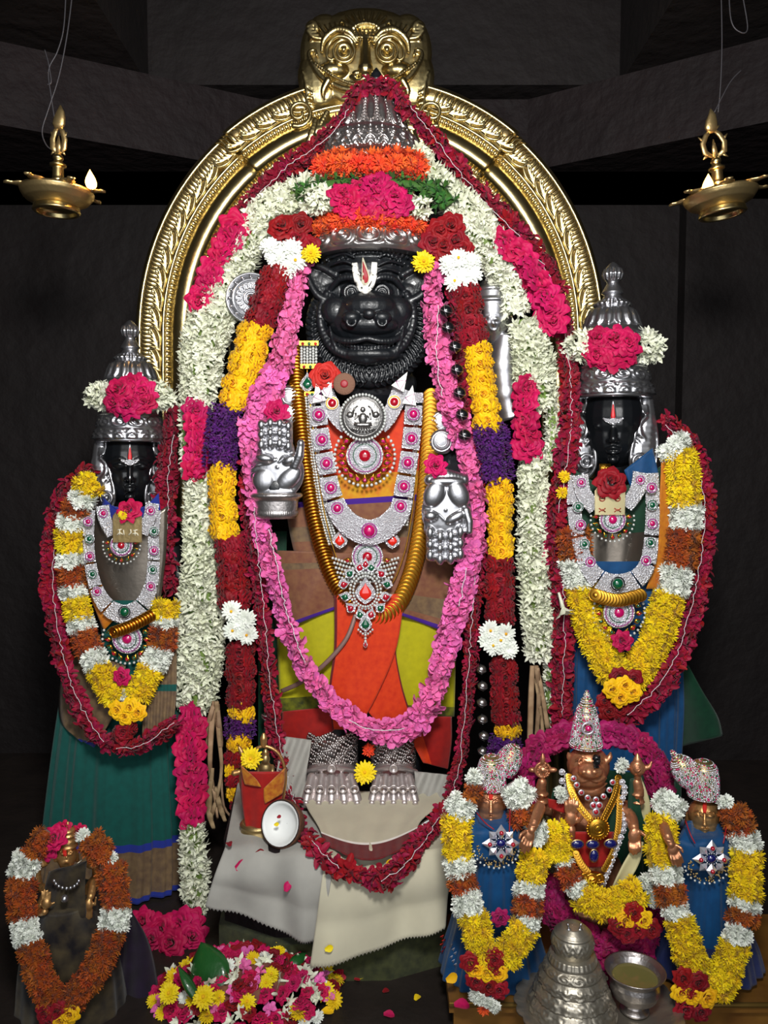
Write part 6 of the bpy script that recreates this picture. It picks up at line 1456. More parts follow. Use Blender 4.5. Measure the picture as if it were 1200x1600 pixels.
# ================================================================== plinth, cloths and feet
PZ = .37
pl = thing('stone_plinth', 'low plinth under the boar-headed idol, mostly hidden by white cloth', 'plinth', (P(515, 1400, -.3).x, -.15, FZ))
def xat(px, Y): return P(px, 1400, Y).x
MB().prism([(xat(345, -.40), -.36), (xat(430, -.43), -.425), (xat(600, -.43), -.425), (xat(695, -.40), -.38), (xat(720, -.3), .15), (xat(330, -.3), .15)], FZ, PZ - .006).build('block', STONE2, pl, False)
MB().prism([(xat(336, -.41), -.375), (xat(430, -.45), -.45), (xat(610, -.45), -.445), (xat(700, -.41), -.39), (xat(724, -.3), .15), (xat(322, -.3), .15)], FZ, FZ + .085).build('base_step', GREENW, pl, False)
def drape(name, label, L, Rr, Lb, Rb, mats, zt, amp=.006, seed=1, nu=46, nv=40, split=.45, Ydrop=None, off=0., hem=None, group=None, zig=5.):
    """cloth on the plinth top that falls over its front: top edge pair L/R seen at height zt, hem pair Lb/Rb"""
    rr = random.Random(seed); ph = [rr.uniform(0, 6) for _ in range(6)]; V = []; Fc = []; mi = []
    for j in range(nv + 1):
        t = j / nv
        for i in range(nu + 1):
            u = i / nu; wr = amp * (math.sin(u * 9 + ph[0] + t * 2) + .7 * math.sin(u * 17 + ph[1] - t * 5) + .5 * math.sin(t * 9 + u * 6 + ph[2]))
            if t < split:
                f = t / split; a = [lerp(p, q, f) for p, q in zip(L[0], L[1])]; b = [lerp(p, q, f) for p, q in zip(Rr[0], Rr[1])]
                p = Pz(lerp(a[0], b[0], u), lerp(a[1], b[1], u), zt); p.z += wr * .6 * (1 - abs(2 * u - 1) ** 6) - off
            else:
                f = (t - split) / (1 - split); e0 = Pz(lerp(L[1][0], Rr[1][0], u), lerp(L[1][1], Rr[1][1], u), zt)
                hx, hy = polyl(hem, u) if hem else (lerp(Lb[0], Rb[0], u), lerp(Lb[1], Rb[1], u))
                if j == nv and zig: hy += zig * (.5 if i % 2 else -.5)
                e1 = P(hx, hy, (Ydrop(u) if Ydrop else e0.y - .03))
                p = e0.lerp(e1, f); p.y -= .03 * math.sin(min(1, f * 1.6) * pi) * .5 + wr * 2.4 * f * (1 - .7 * f); p.z += wr * .5 * (1 - f) - off
                if f < .25: p.y -= .012 * (1 - f / .25) * 0
            V.append(p)
    for j in range(nv):
        for i in range(nu):
            q = j * (nu + 1) + i; Fc.append((q, q + nu + 1, q + nu + 2, q + 1)); mi.append(0)
    o = mk(name, V, Fc, mats, None, mi); md = o.modifiers.new('t', 'SOLIDIFY'); md.thickness = .002; md.offset = -1
    return tag(o, label, 'cloth', group)
drape('white_cloth', 'greyish white cotton cloth with pinked hem over the plinth beside the coconut', [(372, 1220), (352, 1322)], [(540, 1220), (522, 1345)], None, None, [WCLOTH], PZ + .0, .010, 2, hem=[(322, 1412), (370, 1432), (430, 1452), (470, 1466), (500, 1474)], nu=70, zig=4, Ydrop=lambda u: -.44 - .055 * u)
drape('cream_cloth', 'cream cotton cloth hanging to a pointed corner in front of the silver feet', [(500, 1285), (508, 1338)], [(710, 1280), (706, 1325)], None, None, [CREAM], PZ + .008, .008, 5, hem=[(484, 1512), (540, 1500), (600, 1482), (650, 1466), (696, 1448)], nu=80, zig=4, Ydrop=lambda u: -.515 + .04 * u)
# dhoti end with maroon border lying under the feet
o = sheet('dhoti_end', [(470, 1236), (480, 1262), (498, 1292), (508, 1318)], [(700, 1236), (686, 1258), (656, 1284), (650, 1312)], [CREAM, MAROON, WHITEP], lambda x, y: Pz(x, y, PZ + .016).y, None, 0, 40, 36, rowmat=lambda t: 1 if t > .76 else (2 if t > .745 else 0), fold=(.008, 30, .5), sag=28)
tag(o, 'pale dhoti end with maroon border spread under the silver feet', 'cloth')
for lab, p in (('crumpled pale green-white cloth beside the lower pink flowers at the idol feet', [(440, 1150), (432, 1220), (440, 1262)]), ('crumpled grey-white cloth between the silver feet and the blue goddess', [(648, 1205), (650, 1250), (668, 1296)])):
    lft = p; rgt = [(a + (46 if a < 600 else 56), b + 6) for a, b in p]
    o = sheet('crumpled_cloth', lft, rgt, [WCLOTH], lambda x, y: -.08 - .0011 * (y - 1150) + .008 * math.sin(x * .3 + y * .11), None, 0, 18, 20, fold=(.012, 4, 3)); tag(o, lab, 'cloth')

# coconut halves
def coconut(label, px, py, Y, r, ax):
    o = thing('coconut_half', label, 'coconut', P(px, py + r, Y)); c = P(px, py, Y); q = Vector(ax).to_track_quat('Z', 'Y'); rm = r * S(Y)
    def shell(name, prof, mat, par):
        V = []; Fc = []; n = 32
        for rad, z in prof:
            for j in range(n):
                a = 2 * pi * j / n; V.append(c + q @ Vector((rad * rm * math.cos(a), rad * rm * math.sin(a), z * rm)))
        for i in range(len(prof) - 1):
            for j in range(n): Fc.append((i * n + j, i * n + (j + 1) % n, (i + 1) * n + (j + 1) % n, (i + 1) * n + j))
        return fixn(mk(name, V, Fc, mat, par))
    shell('husk', [(.93, .02), (1, .0), (1.02, -.1), (.98, -.35), (.86, -.62), (.62, -.86), (.3, -.98), (.01, -1.02)], pm('coconut_husk', (112, 70, 44), .85, 0, 0, 0, (78, 44, 28), 60, .8, .6, 160), o)
    shell('shell_rim', [(1.0, -.01), (.985, .02), (.93, .02), (.925, -.05)], pm('coconut_rim', (44, 26, 20), .6), o)
    shell('flesh', [(.935, .012), (.86, .02), (.80, -.08), (.68, -.30), (.45, -.46), (.2, -.52), (.01, -.53)], pm('coconut_flesh', (226, 228, 226), .45, spec=.6), o)
    return o
coconut('white-fleshed coconut half leaning beside the red-wrapped brass shrine', 438, 1287, -.395, 37, (-.5, -.95, .42)); coconut('white-fleshed coconut half beside the yellow garland of the blue goddess', 680, 1312, -.37, 34, (-.1, -.8, .6))

# small brass shrine in red cloth
sh = thing('brass_shrine', 'tiny brass idol in an arched frame wrapped in red and gold cloth', 'shrine', P(408, 1306, -.33)); Y = -.33
lathe_px('base', 404, [(1282, 26), (1286, 30), (1290, 27), (1300, 30), (1308, 34), (1310, 30)], Y, BRASSD, sh, nseg=40)
MB().tube(pxpath([(382, 1250, Y), (376, 1218, Y), (384, 1186, Y), (410, 1166, Y), (436, 1178, Y), (446, 1210, Y), (442, 1250, Y)]), 2.6 * S(Y), 8).build('frame', BRONZEG, sh)
k = Sculpt(); k.chain([(412, 1164, Y, 5), (412, 1154, Y, 6), (412, 1146, Y, 2)]); k.build('finial', BRONZEG, sh, .002, 1); k = Sculpt(); k.chain([(378, 1176, Y, 5), (374, 1168, Y, 3)]); k.build('finial', BRONZEG, sh, .002, 1); k = Sculpt(); k.chain([(366, 1208, Y, 5), (374, 1206, Y, 4)]); k.build('finial', BRONZEG, sh, .002, 1)
k = Sculpt(); k.e(415, 1202, Y - .005, 10, 14, 8); k.e(415, 1186, Y - .008, 7, 9, 7); k.chain([(415, 1178, Y, 6), (415, 1172, Y, 3)]); k.chain([(405, 1198, Y, 4), (403, 1212, Y - .01, 3.4)]); k.chain([(425, 1198, Y, 4), (427, 1212, Y - .01, 3.4)]); k.build('tiny_idol', BRASSD, sh, .002, 1)
yq = lambda x, y: Y + .01 - .04 * math.sqrt(max(.03, 1 - ((x - 408) / 42) ** 2))
sheet('red_wrap', [(376, 1206), (376, 1240), (382, 1280), (386, 1300)], [(444, 1206), (442, 1240), (436, 1280), (430, 1300)], [REDS], yq, sh, .004, 20, 16, fold=(.004, 12, 1))
GB = fab('gold_brocade', (196, 132, 34), (150, 50, 24), .4, nscale=90)
sheet('gold_border', [(376, 1196), (378, 1212), (382, 1226)], [(396, 1214), (402, 1220), (408, 1230)], [GB], yq, sh, .012, 12, 10)
sheet('gold_border', [(412, 1232), (412, 1246), (414, 1256)], [(446, 1200), (446, 1220), (442, 1240)], [GB], yq, sh, .012, 14, 10)
loose('yellow_daisy', 'yellow chrysanthemum on the frame of the tiny brass shrine', 'flower', 392, 1185, -.35, 36, (0, -1, .3))

# ================================================================== small bronze goddess in the dark corner
dg_ = thing('bronze_goddess_idol', 'small four-armed bronze goddess wrapped in dark brocade in the lower left corner', 'idol', (P(105, 1560, -.52).x, -.52, FZ)); Y = -.52
slp = (105, -(105 - 600) / F)
lathe_px('crown', 106, [(1283, 1), (1287, 3), (1291, 4), (1294, 8), (1300, 11), (1306, 12), (1308, 11), (1318, 13), (1321, 15), (1324, 13)], Y, BRONZEG, dg_, [(1294, 1299, 'ring', 1, 2), (1302, 1306, 'ring', 1, 2), (1309, 1317, 'scroll', 8, 2)], nseg=40)
s_ = Sculpt(slp)
def A(x, y, d, rx, ry, rd, rot=0.): s_.e(x, y, Y + d, rx, ry, rd, rot)
def c_(*p): s_.curve([(x, y, Y + d, r) for x, y, d, r in p], 4)
A(104, 1336, .0, 16, 20, 15); A(104, 1344, -.004, 13, 14, 13); A(104, 1372, .01, 11, 16, 10); A(104, 1410, .02, 38, 34, 24); c_((104, 1332, -.018, 1.3), (104, 1340, -.024, 2.2))
for sg in (-1, 1):
    A(104 + 6 * sg, 1334, -.016, 4, 2, 3); c_((104 + 2 * sg, 1330, -.019, .9), (104 + 7 * sg, 1328, -.018, 1), (104 + 12 * sg, 1331, -.012, .9)); c_((104 + 16 * sg, 1330, .0, 3), (104 + 17 * sg, 1344, 0, 3.4))
    c_((104 + 26 * sg, 1392, .01, 9), (104 + 42 * sg, 1384, .0, 7), (104 + 45 * sg, 1364, -.005, 5.5), (104 + 43 * sg, 1352, -.006, 5))
c_((101, 1349, -.02, 1), (104, 1348, -.022, 1.2), (107, 1349, -.02, 1))
c_((72, 1400, .0, 9), (60, 1424, -.02, 7), (70, 1424, -.05, 6)); A(72, 1412, -.055, 8, 9, 5)
for b_, L in ((-6, 12), (-2, 15), (2.2, 14), (6, 11)): s_.chain([(72 + b_, 1405, Y - .056, 2), (72 + b_ * 1.15, 1405 - L, Y - .054, 1.6)], n=8, k=6)
s_.chain([(79, 1414, Y - .056, 2.3), (85, 1410, Y - .058, 1.8)], n=8, k=6)
c_((136, 1396, .0, 9), (147, 1376, -.02, 8), (142, 1400, -.05, 6.5)); A(138, 1414, -.055, 7.5, 10, 5)
for b_, L in ((-5.4, 13), (-1.8, 16), (1.9, 15), (5.4, 12)): s_.chain([(138 + b_, 1421, Y - .056, 2), (138 + b_, 1421 + L, Y - .056, 1.6)], n=8, k=6)
s_.chain([(144, 1410, Y - .056, 2.2), (149, 1414, Y - .06, 1.8), (150, 1402, Y - .06, 1.6)], n=8, k=6)
for b_ in (-3, 0, 3): s_.chain([(160 + b_, 1374, Y - .03, 1.6), (161 + b_ * 1.5, 1383, Y - .034, 1.3)], n=8, k=6)
c_((150, 1362, -.01, 6), (158, 1372, -.025, 5))
bb_ = s_.build('body', BRONZEG, dg_, .0018, 1); B = bvh_of(bb_)
ribbon_hit(B, [(101, 1325, 2.4), (101, 1332, 3), (102, 1338, 2)], 'forehead_mark', VERM, dg_, .003)
for x in (62, 148): lathe_px('lotus_pot', x, [(1333, 6), (1335, 10), (1339, 9), (1344, 13), (1349, 15), (1352, 12)], Y - .01, BRONZEG, dg_, nseg=32)
yk = lambda x, y: Y + .0 - .05 * math.sqrt(max(.03, 1 - ((x - 104) / 52) ** 2))
sheet('brocade_wrap', [(76, 1362), (68, 1400), (72, 1440)], [(136, 1346), (132, 1390), (138, 1440)], [DKCLOTH], yk, dg_, .0, 18, 18, fold=(.006, 11, 2))
skirt(dg_, 108, [(1400, 40), (1440, 62), (1500, 78), (1560, 84), (1600, 88)], Y, .085, [DKCLOTH], 12, .06, lambda py, j: 0, 'brocade_skirt', 9)
MB().tube(pxpath([(112, 1358, Y - .04), (120, 1350, Y - .042), (128, 1344, Y - .035)], 5), 1.4 * S(Y), 6).build('cord', PEWTER, dg_)
ps = [P(104 + 20 * math.sin(a), 1372 + 16 * math.cos(a), Y - .062) for a in [-1.3 + 2.6 * i / 8 for i in range(9)]]
o = tag(studs(None, ps, 3 * S(Y), SILVER, 'bead_necklace'), 'silver bead necklace on the small dark-wrapped goddess', 'necklace')
if 'kind' in o: del o['kind']
MB().ball(P(101, 1404, Y - .07), 6 * S(Y), 12, 8).build('round_pendant', SILVER, o)
g = Garland('chrysanthemum_garland', 'rust chrysanthemum garland with white bands on the dark-wrapped small goddess', P(100, 1580, -.6))
y2 = lambda y: lerp(-.55, -.63, sm((y - 1330) / 240))
banded(g, 0, [('r', 72, 1300, 50, 1336, 18), ('w', 44, 1338, 34, 1366), ('r', 32, 1370, 36, 1434), ('w', 38, 1438, 44, 1472), ('r', 48, 1474, 70, 1544), ('r', 70, 1544, 94, 1574),
              ('w', 126, 1302, 134, 1308, 10), ('r', 140, 1310, 164, 1338), ('w', 166, 1338, 174, 1346, 14), ('r', 174, 1352, 182, 1416), ('w', 182, 1420, 178, 1450), ('r', 176, 1454, 150, 1514), ('r', 150, 1514, 104, 1574)], 24, 24, y2)
for x, y, kd in ((70, 1584, 'red_rose'), (90, 1580, 'red_rose'), (108, 1586, 'yellow_rose'), (94, 1596, 'yellow_rose'), (74, 1598, 'red_rose')): g.flower(kd, x, y, -.65, 30)
g.done()
for i, (x, y, d_) in enumerate(((84, 1310, 34), (74, 1328, 30), (98, 1296, 24), (122, 1300, 22))): loose('magenta_rose', ('magenta rose at the temple of the small dark-wrapped goddess', 'lower magenta rose by the ear of the small dark-wrapped goddess', 'magenta rose behind the pointed crown of the small dark-wrapped goddess', 'magenta rose on the garland side of the pointed small crown')[i], 'rose', x, y, -.55 + i * .012, d_, (-.1, -1, .4))
o = sheet('dark_shawl', [(196, 1424), (188, 1480), (184, 1540), (182, 1600)], [(206, 1424), (232, 1470), (246, 1530), (250, 1600)], [fab('plum_brocade', (40, 26, 52), (24, 18, 26), .5, nscale=30)], lambda x, y: -.50 + .0004 * (x - 200), None, 0, 14, 20, fold=(.012, 9, 1)); tag(o, 'dark plum brocade shawl behind the rust garland', 'cloth')

# ================================================================== bell-shaped silver crown, cup and plate in front
BY, TZ = -.665, SZ + .018
st = thing('plate_stand', 'small dark wooden stand under the scalloped plate', 'stand', (Pz(940, 1588, TZ).x, BY - .03, FZ))
pc = Pz(934, 1580, TZ)
MB().prism([(pc.x + .10 * math.cos(a), pc.y - .035 + .085 * math.sin(a)) for a in [2 * pi * i / 24 for i in range(24)]], FZ, TZ - .006).build('block', WOOD, st, False)
V = []; Fc = []; n = 96; ra = 132 * S(BY)
prof = [(0.001, .0), (.6, .0), (.74, .002), (.84, .008), (1, .016), (1.01, .012), (.84, .003), (.6, -.005), (.001, -.005)]
for r_, z in prof:
    for j in range(n):
        a = 2 * pi * j / n; w = 1 + (.035 * abs(math.sin(a * 12)) if r_ > .8 else 0); V.append(Vector((pc.x + ra * r_ * w * math.cos(a), pc.y + ra * .86 * r_ * w * math.sin(a), TZ + z)))
for i in range(len(prof) - 1):
    for j in range(n): Fc.append((i * n + j, i * n + (j + 1) % n, (i + 1) * n + (j + 1) % n, (i + 1) * n + j))
tag(fixn(mk('scalloped_plate', V, Fc, PEWTER)), 'old silver plate with scalloped rim under the bell crown and cup', 'plate')
b0 = Pz(893, 1578, TZ + .003)
bl = thing('silver_bell_crown', 'domed silver temple bell crown with petal bands standing on the plate', 'bell crown', b0)
def lathe_w(name, c, prof, mats, parent, bands=(), nseg=120, step=.0014):
    """prof (r, z) metres about a vertical axis through c"""
    rows = []
    for (r0, z0), (r1, z1) in zip(prof, prof[1:]):
        m = max(1, int(math.hypot(r1 - r0, z1 - z0) / step))
        rows += [(lerp(r0, r1, k / m), lerp(z0, z1, k / m)) for k in range(m)]
    rows.append(prof[-1]); V = []; Fc = []
    for r_, z in rows:
        for j in range(nseg):
            th = 2 * pi * j / nseg; h = r_
            for z0, z1, kd, cnt, amp in bands:
                if z0 <= z <= z1: h += relief(kd, ((th * cnt / (2 * pi) + .5) % 1) * 2 - 1, 1 - (z - z0) / (z1 - z0), amp)
            V.append(Vector((c.x + h * math.sin(th), c.y - h * math.cos(th), c.z + z)))
    k = len(rows)
    for i in range(k - 1):
        for j in range(nseg): Fc.append((i * nseg + j, (i + 1) * nseg + j, (i + 1) * nseg + (j + 1) % nseg, i * nseg + (j + 1) % nseg))
    Fc.append(tuple(range(nseg))); Fc.append(tuple((k - 1) * nseg + j for j in range(nseg))[::-1])
    return fixn(mk(name, V, Fc, mats, parent))
u = S(BY)
k_ = .86
def zz(l): return [(r * u, z * u * k_) for r, z in l]
def zb(l): return [(a * u * k_, c * u * k_, d, n, m * u) for a, c, d, n, m in l]
lathe_w('bell_body', b0, zz([(30, 116), (36, 114), (39, 104), (40, 101), (38, 99), (44, 92), (47, 82), (45, 80), (51, 72), (54, 60), (52, 58), (58, 48), (61, 36), (59, 34), (66, 22), (71, 8), (72, 3), (70, 0)]), PEWTER, bl,
        zb([(103, 114, 'rib', 30, 1.4), (82, 98, 'scroll', 12, 2.2), (60, 79, 'petal', 16, 2.4), (36, 57, 'petal_up', 18, 2.2), (9, 33, 'petal', 14, 3), (3, 8, 'ring', 1, 2)]))
lathe_w('bell_top', b0, zz([(.5, 172), (8, 171), (18, 168), (26, 160), (32, 148), (34, 137), (32, 125), (28, 115), (25, 110)]), PEWTER, bl, zb([(124, 150, 'diag', 14, 1.6), (152, 157, 'ring', 1, 1.8)]))
for sg in (-1, 1):
    t_ = b0 + Vector((9 * u * sg, -10 * u, 168 * u * k_)); MB().tube([t_, t_ + Vector((sg * .001, 0, 5 * u)), t_ + Vector((sg * .002, 0, 9 * u))], [2.2 * u, 1.2 * u, 1.8 * u], 8).ball(t_ + Vector((0, -.002, 0)), (4.5 * u, 3 * u, 2 * u), 10, 6).build('sandal_knob', SILVER, bl)
c0 = Pz(991, 1578, TZ + .003)
cp = thing('silver_cup', 'round silver cup holding clear water beside the bell crown', 'cup', c0)
lathe_w('cup_body', c0, [(20 * u, 0), (24 * u, 1 * u), (23 * u, 4 * u), (16 * u, 9 * u), (15 * u, 12 * u), (24 * u, 17 * u), (35 * u, 26 * u), (40 * u, 38 * u), (40 * u, 48 * u), (38 * u, 56 * u), (42 * u, 63 * u), (48 * u, 68 * u), (49 * u, 70 * u), (47 * u, 70 * u), (40 * u, 64 * u), (35 * u, 56 * u), (37 * u, 46 * u), (36 * u, 36 * u), (30 * u, 24 * u), (.5 * u, 20 * u)], SILVERD, cp, nseg=64)
MB().disc(c0 + Vector((0, 0, 57 * u)), 36.5 * u, .001, ax=(0, 0, 1), n=40, dome=0).build('water', pm('tulsi_water', (128, 122, 70), .04, 0, spec=.9, coat=1.), cp)
tag(MB().ball(Pz(948, 1528, TZ + .03), (.0035, .0035, .0045), 8, 6).build('jasmine_bud', M_TUB), 'single white bud between the bell crown and the cup', 'bud')

# ================================================================== hanging oil lamps
FLAME = pm('flame', (255, 190, 90), .5, emit=(255, 190, 96), estr=9.)
def lamp(label, cx, ry, flame_x, ang, hang, wires, Y=-.15, wlab=None, side=1.):
    hp = P(cx, ry - 128, Y); tl = Matrix.Translation(hp) @ Matrix.Rotation(ang, 4, 'Y') @ Matrix.Translation(-hp); q = S(Y)
    o = thing('hanging_oil_lamp', label, 'lamp', P(cx, ry + 34, Y))
    L = dict(tilt=tl, nseg=56)
    lathe_px('bowl', cx, [(ry - 4, 20), (ry - 2, 40), (ry - 1, 52), (ry + 2, 54), (ry + 8, 52), (ry + 16, 46), (ry + 22, 34), (ry + 25, 28)], Y, BRASSD, o, **L)
    lathe_px('base_ring', cx, [(ry + 22, 28), (ry + 25, 33), (ry + 33, 35), (ry + 35, 33), (ry + 35, 29), (ry + 27, 27)], Y, BRASS, o, **L)
    lathe_px('stem', cx, [(ry - 58, 3), (ry - 54, 7), (ry - 50, 8), (ry - 47, 6), (ry - 44, 7), (ry - 41, 12), (ry - 38, 12), (ry - 36, 8), (ry - 20, 8.5), (ry - 17, 9.5), (ry - 14, 9), (ry - 8, 12), (ry - 3, 20), (ry, 22)], Y, BRASS, o, **L)
    ctr = P(cx, ry, Y)
    for j in range(7):       # petal spouts on the rim
        a = 2 * pi * j / 7 + (.0 if side > 0 else pi / 7 * 0)
        M4 = Matrix.Translation(ctr) @ Matrix.Rotation(a, 4, 'Z'); V = []; Fc = []
        prof = [(46, 12), (54, 11), (60, 6), (65, 4.5), (68, 6.5), (71, 5), (74, .6)]
        for x, w in prof:
            for y, z in ((-w, 2), (-w * .5, -1), (w * .5, -1), (w, 2)): V.append(tl @ (M4 @ Vector((x * q, y * q, z * q))))
        for i in range(len(prof) - 1):
            for k_ in range(3): Fc.append((i * 4 + k_, i * 4 + k_ + 1, i * 4 + k_ + 5, i * 4 + k_ + 4))
        s_ = mk('spout', V, Fc, BRASSD, o); md = s_.modifiers.new('t', 'SOLIDIFY'); md.thickness = .002
    # openwork hanger: two flame-shaped loops and a leaf tip
    def T(x, y): return tl @ P(cx + x * hang, ry + y, Y)
    mb = MB()
    for sg in (-1, 1):
        mb.tube([T(sg * 3, -58), T(sg * 15, -66), T(sg * 17, -80), T(sg * 11, -92), T(sg * 3, -100)], [2.5 * q, 5 * q, 4.5 * q, 4 * q, 3 * q], 8, flat=.45)
        mb.tube([T(sg * 12, -62), T(sg * 20, -56)], [3.5 * q, .6 * q], 6, flat=.45); mb.tube([T(sg * 15, -84), T(sg * 23, -92)], [3.5 * q, .6 * q], 6, flat=.45)
    mb.tube([T(0, -58), T(0, -72), T(0, -86)], [5 * q, 4 * q, .8 * q], 8, flat=.45)
    mb.tube([T(0, -96), T(-1, -104), T(1, -114), T(3, -124), T(2, -134)], [6 * q, 10 * q, 9 * q, 6 * q, .8 * q], 10, flat=.4); mb.tube([T(4, -102), T(12, -106)], [4 * q, .8 * q], 6, flat=.4)
    mb.build('hanger', BRASSD, o)
    fp = tl @ P(flame_x, ry - 3, Y - .03)
    MB().tube([fp + Vector((0, 0, -.004)), fp + Vector((0, 0, .006))], .0022, 6).build('wick', pm('wick', (60, 40, 30), .9), o)
    V = []; Fc = []; n, k_ = 12, 10; hgt, w_ = 30 * q, 8.5 * q
    for i in range(k_ + 1):
        t = i / k_; rr = w_ * (math.sin(pi * t ** .62) if 0 < t < 1 else .01) * 1.0
        for j in range(n): a = 2 * pi * j / n; V.append(fp + Vector((rr * math.cos(a) - .003 * t * side, rr * math.sin(a), hgt * t)))
    for i in range(k_):
        for j in range(n): Fc.append((i * n + j, i * n + (j + 1) % n, (i + 1) * n + (j + 1) % n, (i + 1) * n + j))
    mk('flame', V, Fc, FLAME, o)
    l = bpy.data.lights.new('flame_light', 'POINT'); l.energy = .9; l.color = (1, .5, .18); l.shadow_soft_size = .012
    lo = bpy.data.objects.new('flame_light', l); put(lo, o, Matrix.Translation(fp + Vector((0, -.012, hgt * .55))))
    wm = pm('dark_wire', (70, 68, 72), .5, .5)
    for i, w in enumerate(wires):
        MB().tube(pxpath([(x, y, Y) for x, y in w], 8), 1.1 * q, 5).build('wire', wm, o)
lamp('hanging brass oil lamp with its flame towards the arch, above the smaller goddess', 93, 298, 147, .03, .55, [[(84, 236), (72, 226), (66, 204), (76, 170), (92, 120), (104, 60), (112, 0), (116, -40)], [(86, 190), (80, 150), (76, 110), (90, 80), (100, 40), (104, -40)], [(70, 78), (76, 100), (80, 128), (74, 132)]], side=1)
lamp('hanging brass oil lamp tilting beside the right-hand wall above the blue-clad goddess', 1109, 304, 1089, -.13, 1., [[(1122, 176), (1126, 130), (1128, 60), (1126, -40)], [(1116, 176), (1140, 130), (1158, 110)], [(1138, -40), (1142, 30), (1156, 50), (1168, 44), (1160, -10), (1158, -40)]], side=0)

# ================================================================== offering heap and loose petals
HC = Pz(388, 1556, FZ)
def heap_z(x, y):
    d = ((x - HC.x) / .20) ** 2 + ((y - HC.y) / .115) ** 2
    return FZ + .075 * max(0, 1 - d) ** .8
hp = random.Random(21)
hk = [('magenta_rose', 'magenta rose in the offering heap', 'rose', .030), ('yellow_daisy', 'yellow chrysanthemum in the offering heap', 'flower', .034), ('tuberose', 'white tuberose in the offering heap', 'flower', .040), ('red_rose', 'dark red rose in the offering heap', 'rose', .030), ('pink_oleander', 'pink oleander in the offering heap', 'flower', .030), ('white_daisy', 'white chrysanthemum in the offering heap', 'flower', .026)]
placed = []
tries = 0
while len(placed) < 210 and tries < 4000:
    tries += 1
    x = HC.x + hp.uniform(-.2, .2); y = HC.y + hp.uniform(-.125, .115)
    d = ((x - HC.x) / .20) ** 2 + ((y - HC.y) / .125) ** 2
    if d > 1 or any((x - a) ** 2 + (y - b) ** 2 < .0125 ** 2 for a, b in placed): continue
    placed.append((x, y)); kd, lab, cat, sz = hk[hp.choices(range(6), (30, 16, 30, 18, 14, 8))[0]]
    nm, ms = TEMPL[kd]; z = heap_z(x, y) + .008
    o = inst(nm, hp.choice(ms), None, mat_face(Vector((x, y, z)), Vector((hp.uniform(-.7, .7), -.5 + hp.uniform(-.6, .6), .9 if kd != 'tuberose' else hp.uniform(.0, .5))), sz * hp.uniform(.85, 1.2)))
    lab += ' by the betel leaf' if x < HC.x - .07 else (' below the cream cloth' if y > HC.y + .03 else (' nearest the dark floor' if x > HC.x + .08 else ' at its front'))
    tag(o, lab, cat, 'flowers of the offering heap')
V = []; Fc = []
for j in range(13):
    for i in range(25):
        x = HC.x + lerp(-1, 1, i / 24); y = lerp(-1, 1, j / 12); x, y = HC.x + .155 * x * math.sqrt(1 - y * y / 2), HC.y + .09 * y * math.sqrt(1 - lerp(-1, 1, i / 24) ** 2 / 2); V.append((x, y, heap_z(x, y) + .003))
for j in range(12):
    for i in range(24): q = j * 25 + i; Fc.append((q, q + 1, q + 26, q + 25))
o = mk('petal_bed', V, Fc, fl('petal_mix', (96, 10, 44), (130, 90, 60), 0, 0, nscale=60)); tag(o, 'bed of crushed petals under the offering heap', 'petals', kind='stuff')
# leaves in the heap
def leaf(label, px, py, z, L, W, ang, mat, tilt=.5):
    c = Pz(px, py, z); V = []; Fc = []; nu, nv = 6, 12; M = Matrix.Translation(c) @ Matrix.Rotation(ang, 4, 'Y') @ Matrix.Rotation(-tilt, 4, 'X')
    for j in range(nv + 1):
        t = j / nv; w = W * .5 * math.sin(pi * min(1, .04 + .96 * t) ** .8) ** .8
        for i in range(nu + 1):
            u = -1 + 2 * i / nu; V.append(M @ Vector((u * w, -.010 * (1 - u * u) * math.sin(t * pi) + .004 * abs(u), (t - .5) * L)))
    for j in range(nv):
        for i in range(nu): q = j * (nu + 1) + i; Fc.append((q, q + 1, q + nu + 2, q + nu + 1))
    o = mk('betel_leaf', V, Fc, mat); md = o.modifiers.new('t', 'SOLIDIFY'); md.thickness = .0012
    return tag(o, label, 'leaf')
LG = pm('glossy_leaf', (36, 92, 40), .3, 0, 0, 0, (26, 74, 32), 20, .8, .15, 60, coat=.3)
leaf('large glossy betel leaf leaning in the offering heap', 322, 1516, FZ + .075, .115, .10, -.5, LG, .75)
leaf('narrow dark green leaf in front of the large betel leaf', 292, 1538, FZ + .085, .075, .026, -.75, LG, .5); leaf('small dark leaf beside the hanging cream cloth', 466, 1504, FZ + .07, .055, .035, 1.1, LG, .9)
MB0 = MB().tube([Pz(424, 1500, FZ + .06), Pz(425, 1462, FZ + .075)], .0012, 5).build('incense_stick', pm('stick', (60, 44, 36), .8)); tag(MB0, 'thin incense stick standing in the offering heap', 'stick')
# roses lying by the plinth
for i, (x, y, d_) in enumerate(((222, 1440, 42), (250, 1452, 46), (280, 1448, 48), (300, 1464, 44), (266, 1474, 40), (236, 1468, 36), (298, 1440, 38))):
    o = loose('magenta_rose', 'crushed magenta rose on the floor between the shawl and the tuberose tail', 'rose', x, y, -.3, d_, (hp.uniform(-.3, .3), -.8, .6), 'roses on the floor by the tuberose tail', FZ + .02)
for i, (x, y, d_) in enumerate(((290, 1452, 30),)): pass
for x, y, lab, dd in ((508, 1548, 'yellow chrysanthemum at the edge of the heap on the dark floor', 32), (318, 1558, 'big lemon chrysanthemum on the front of the offering heap', 38), (264, 1552, 'yellow chrysanthemum tucked at the outer end of the heap', 34), (468, 1462, 'yellow chrysanthemum under the hem of the cream cloth', 28)):
    loose('yellow_daisy', lab, 'flower', x, y, 0, dd, (0, -.8, .7), None, FZ + (.03 if x > 480 else .07))
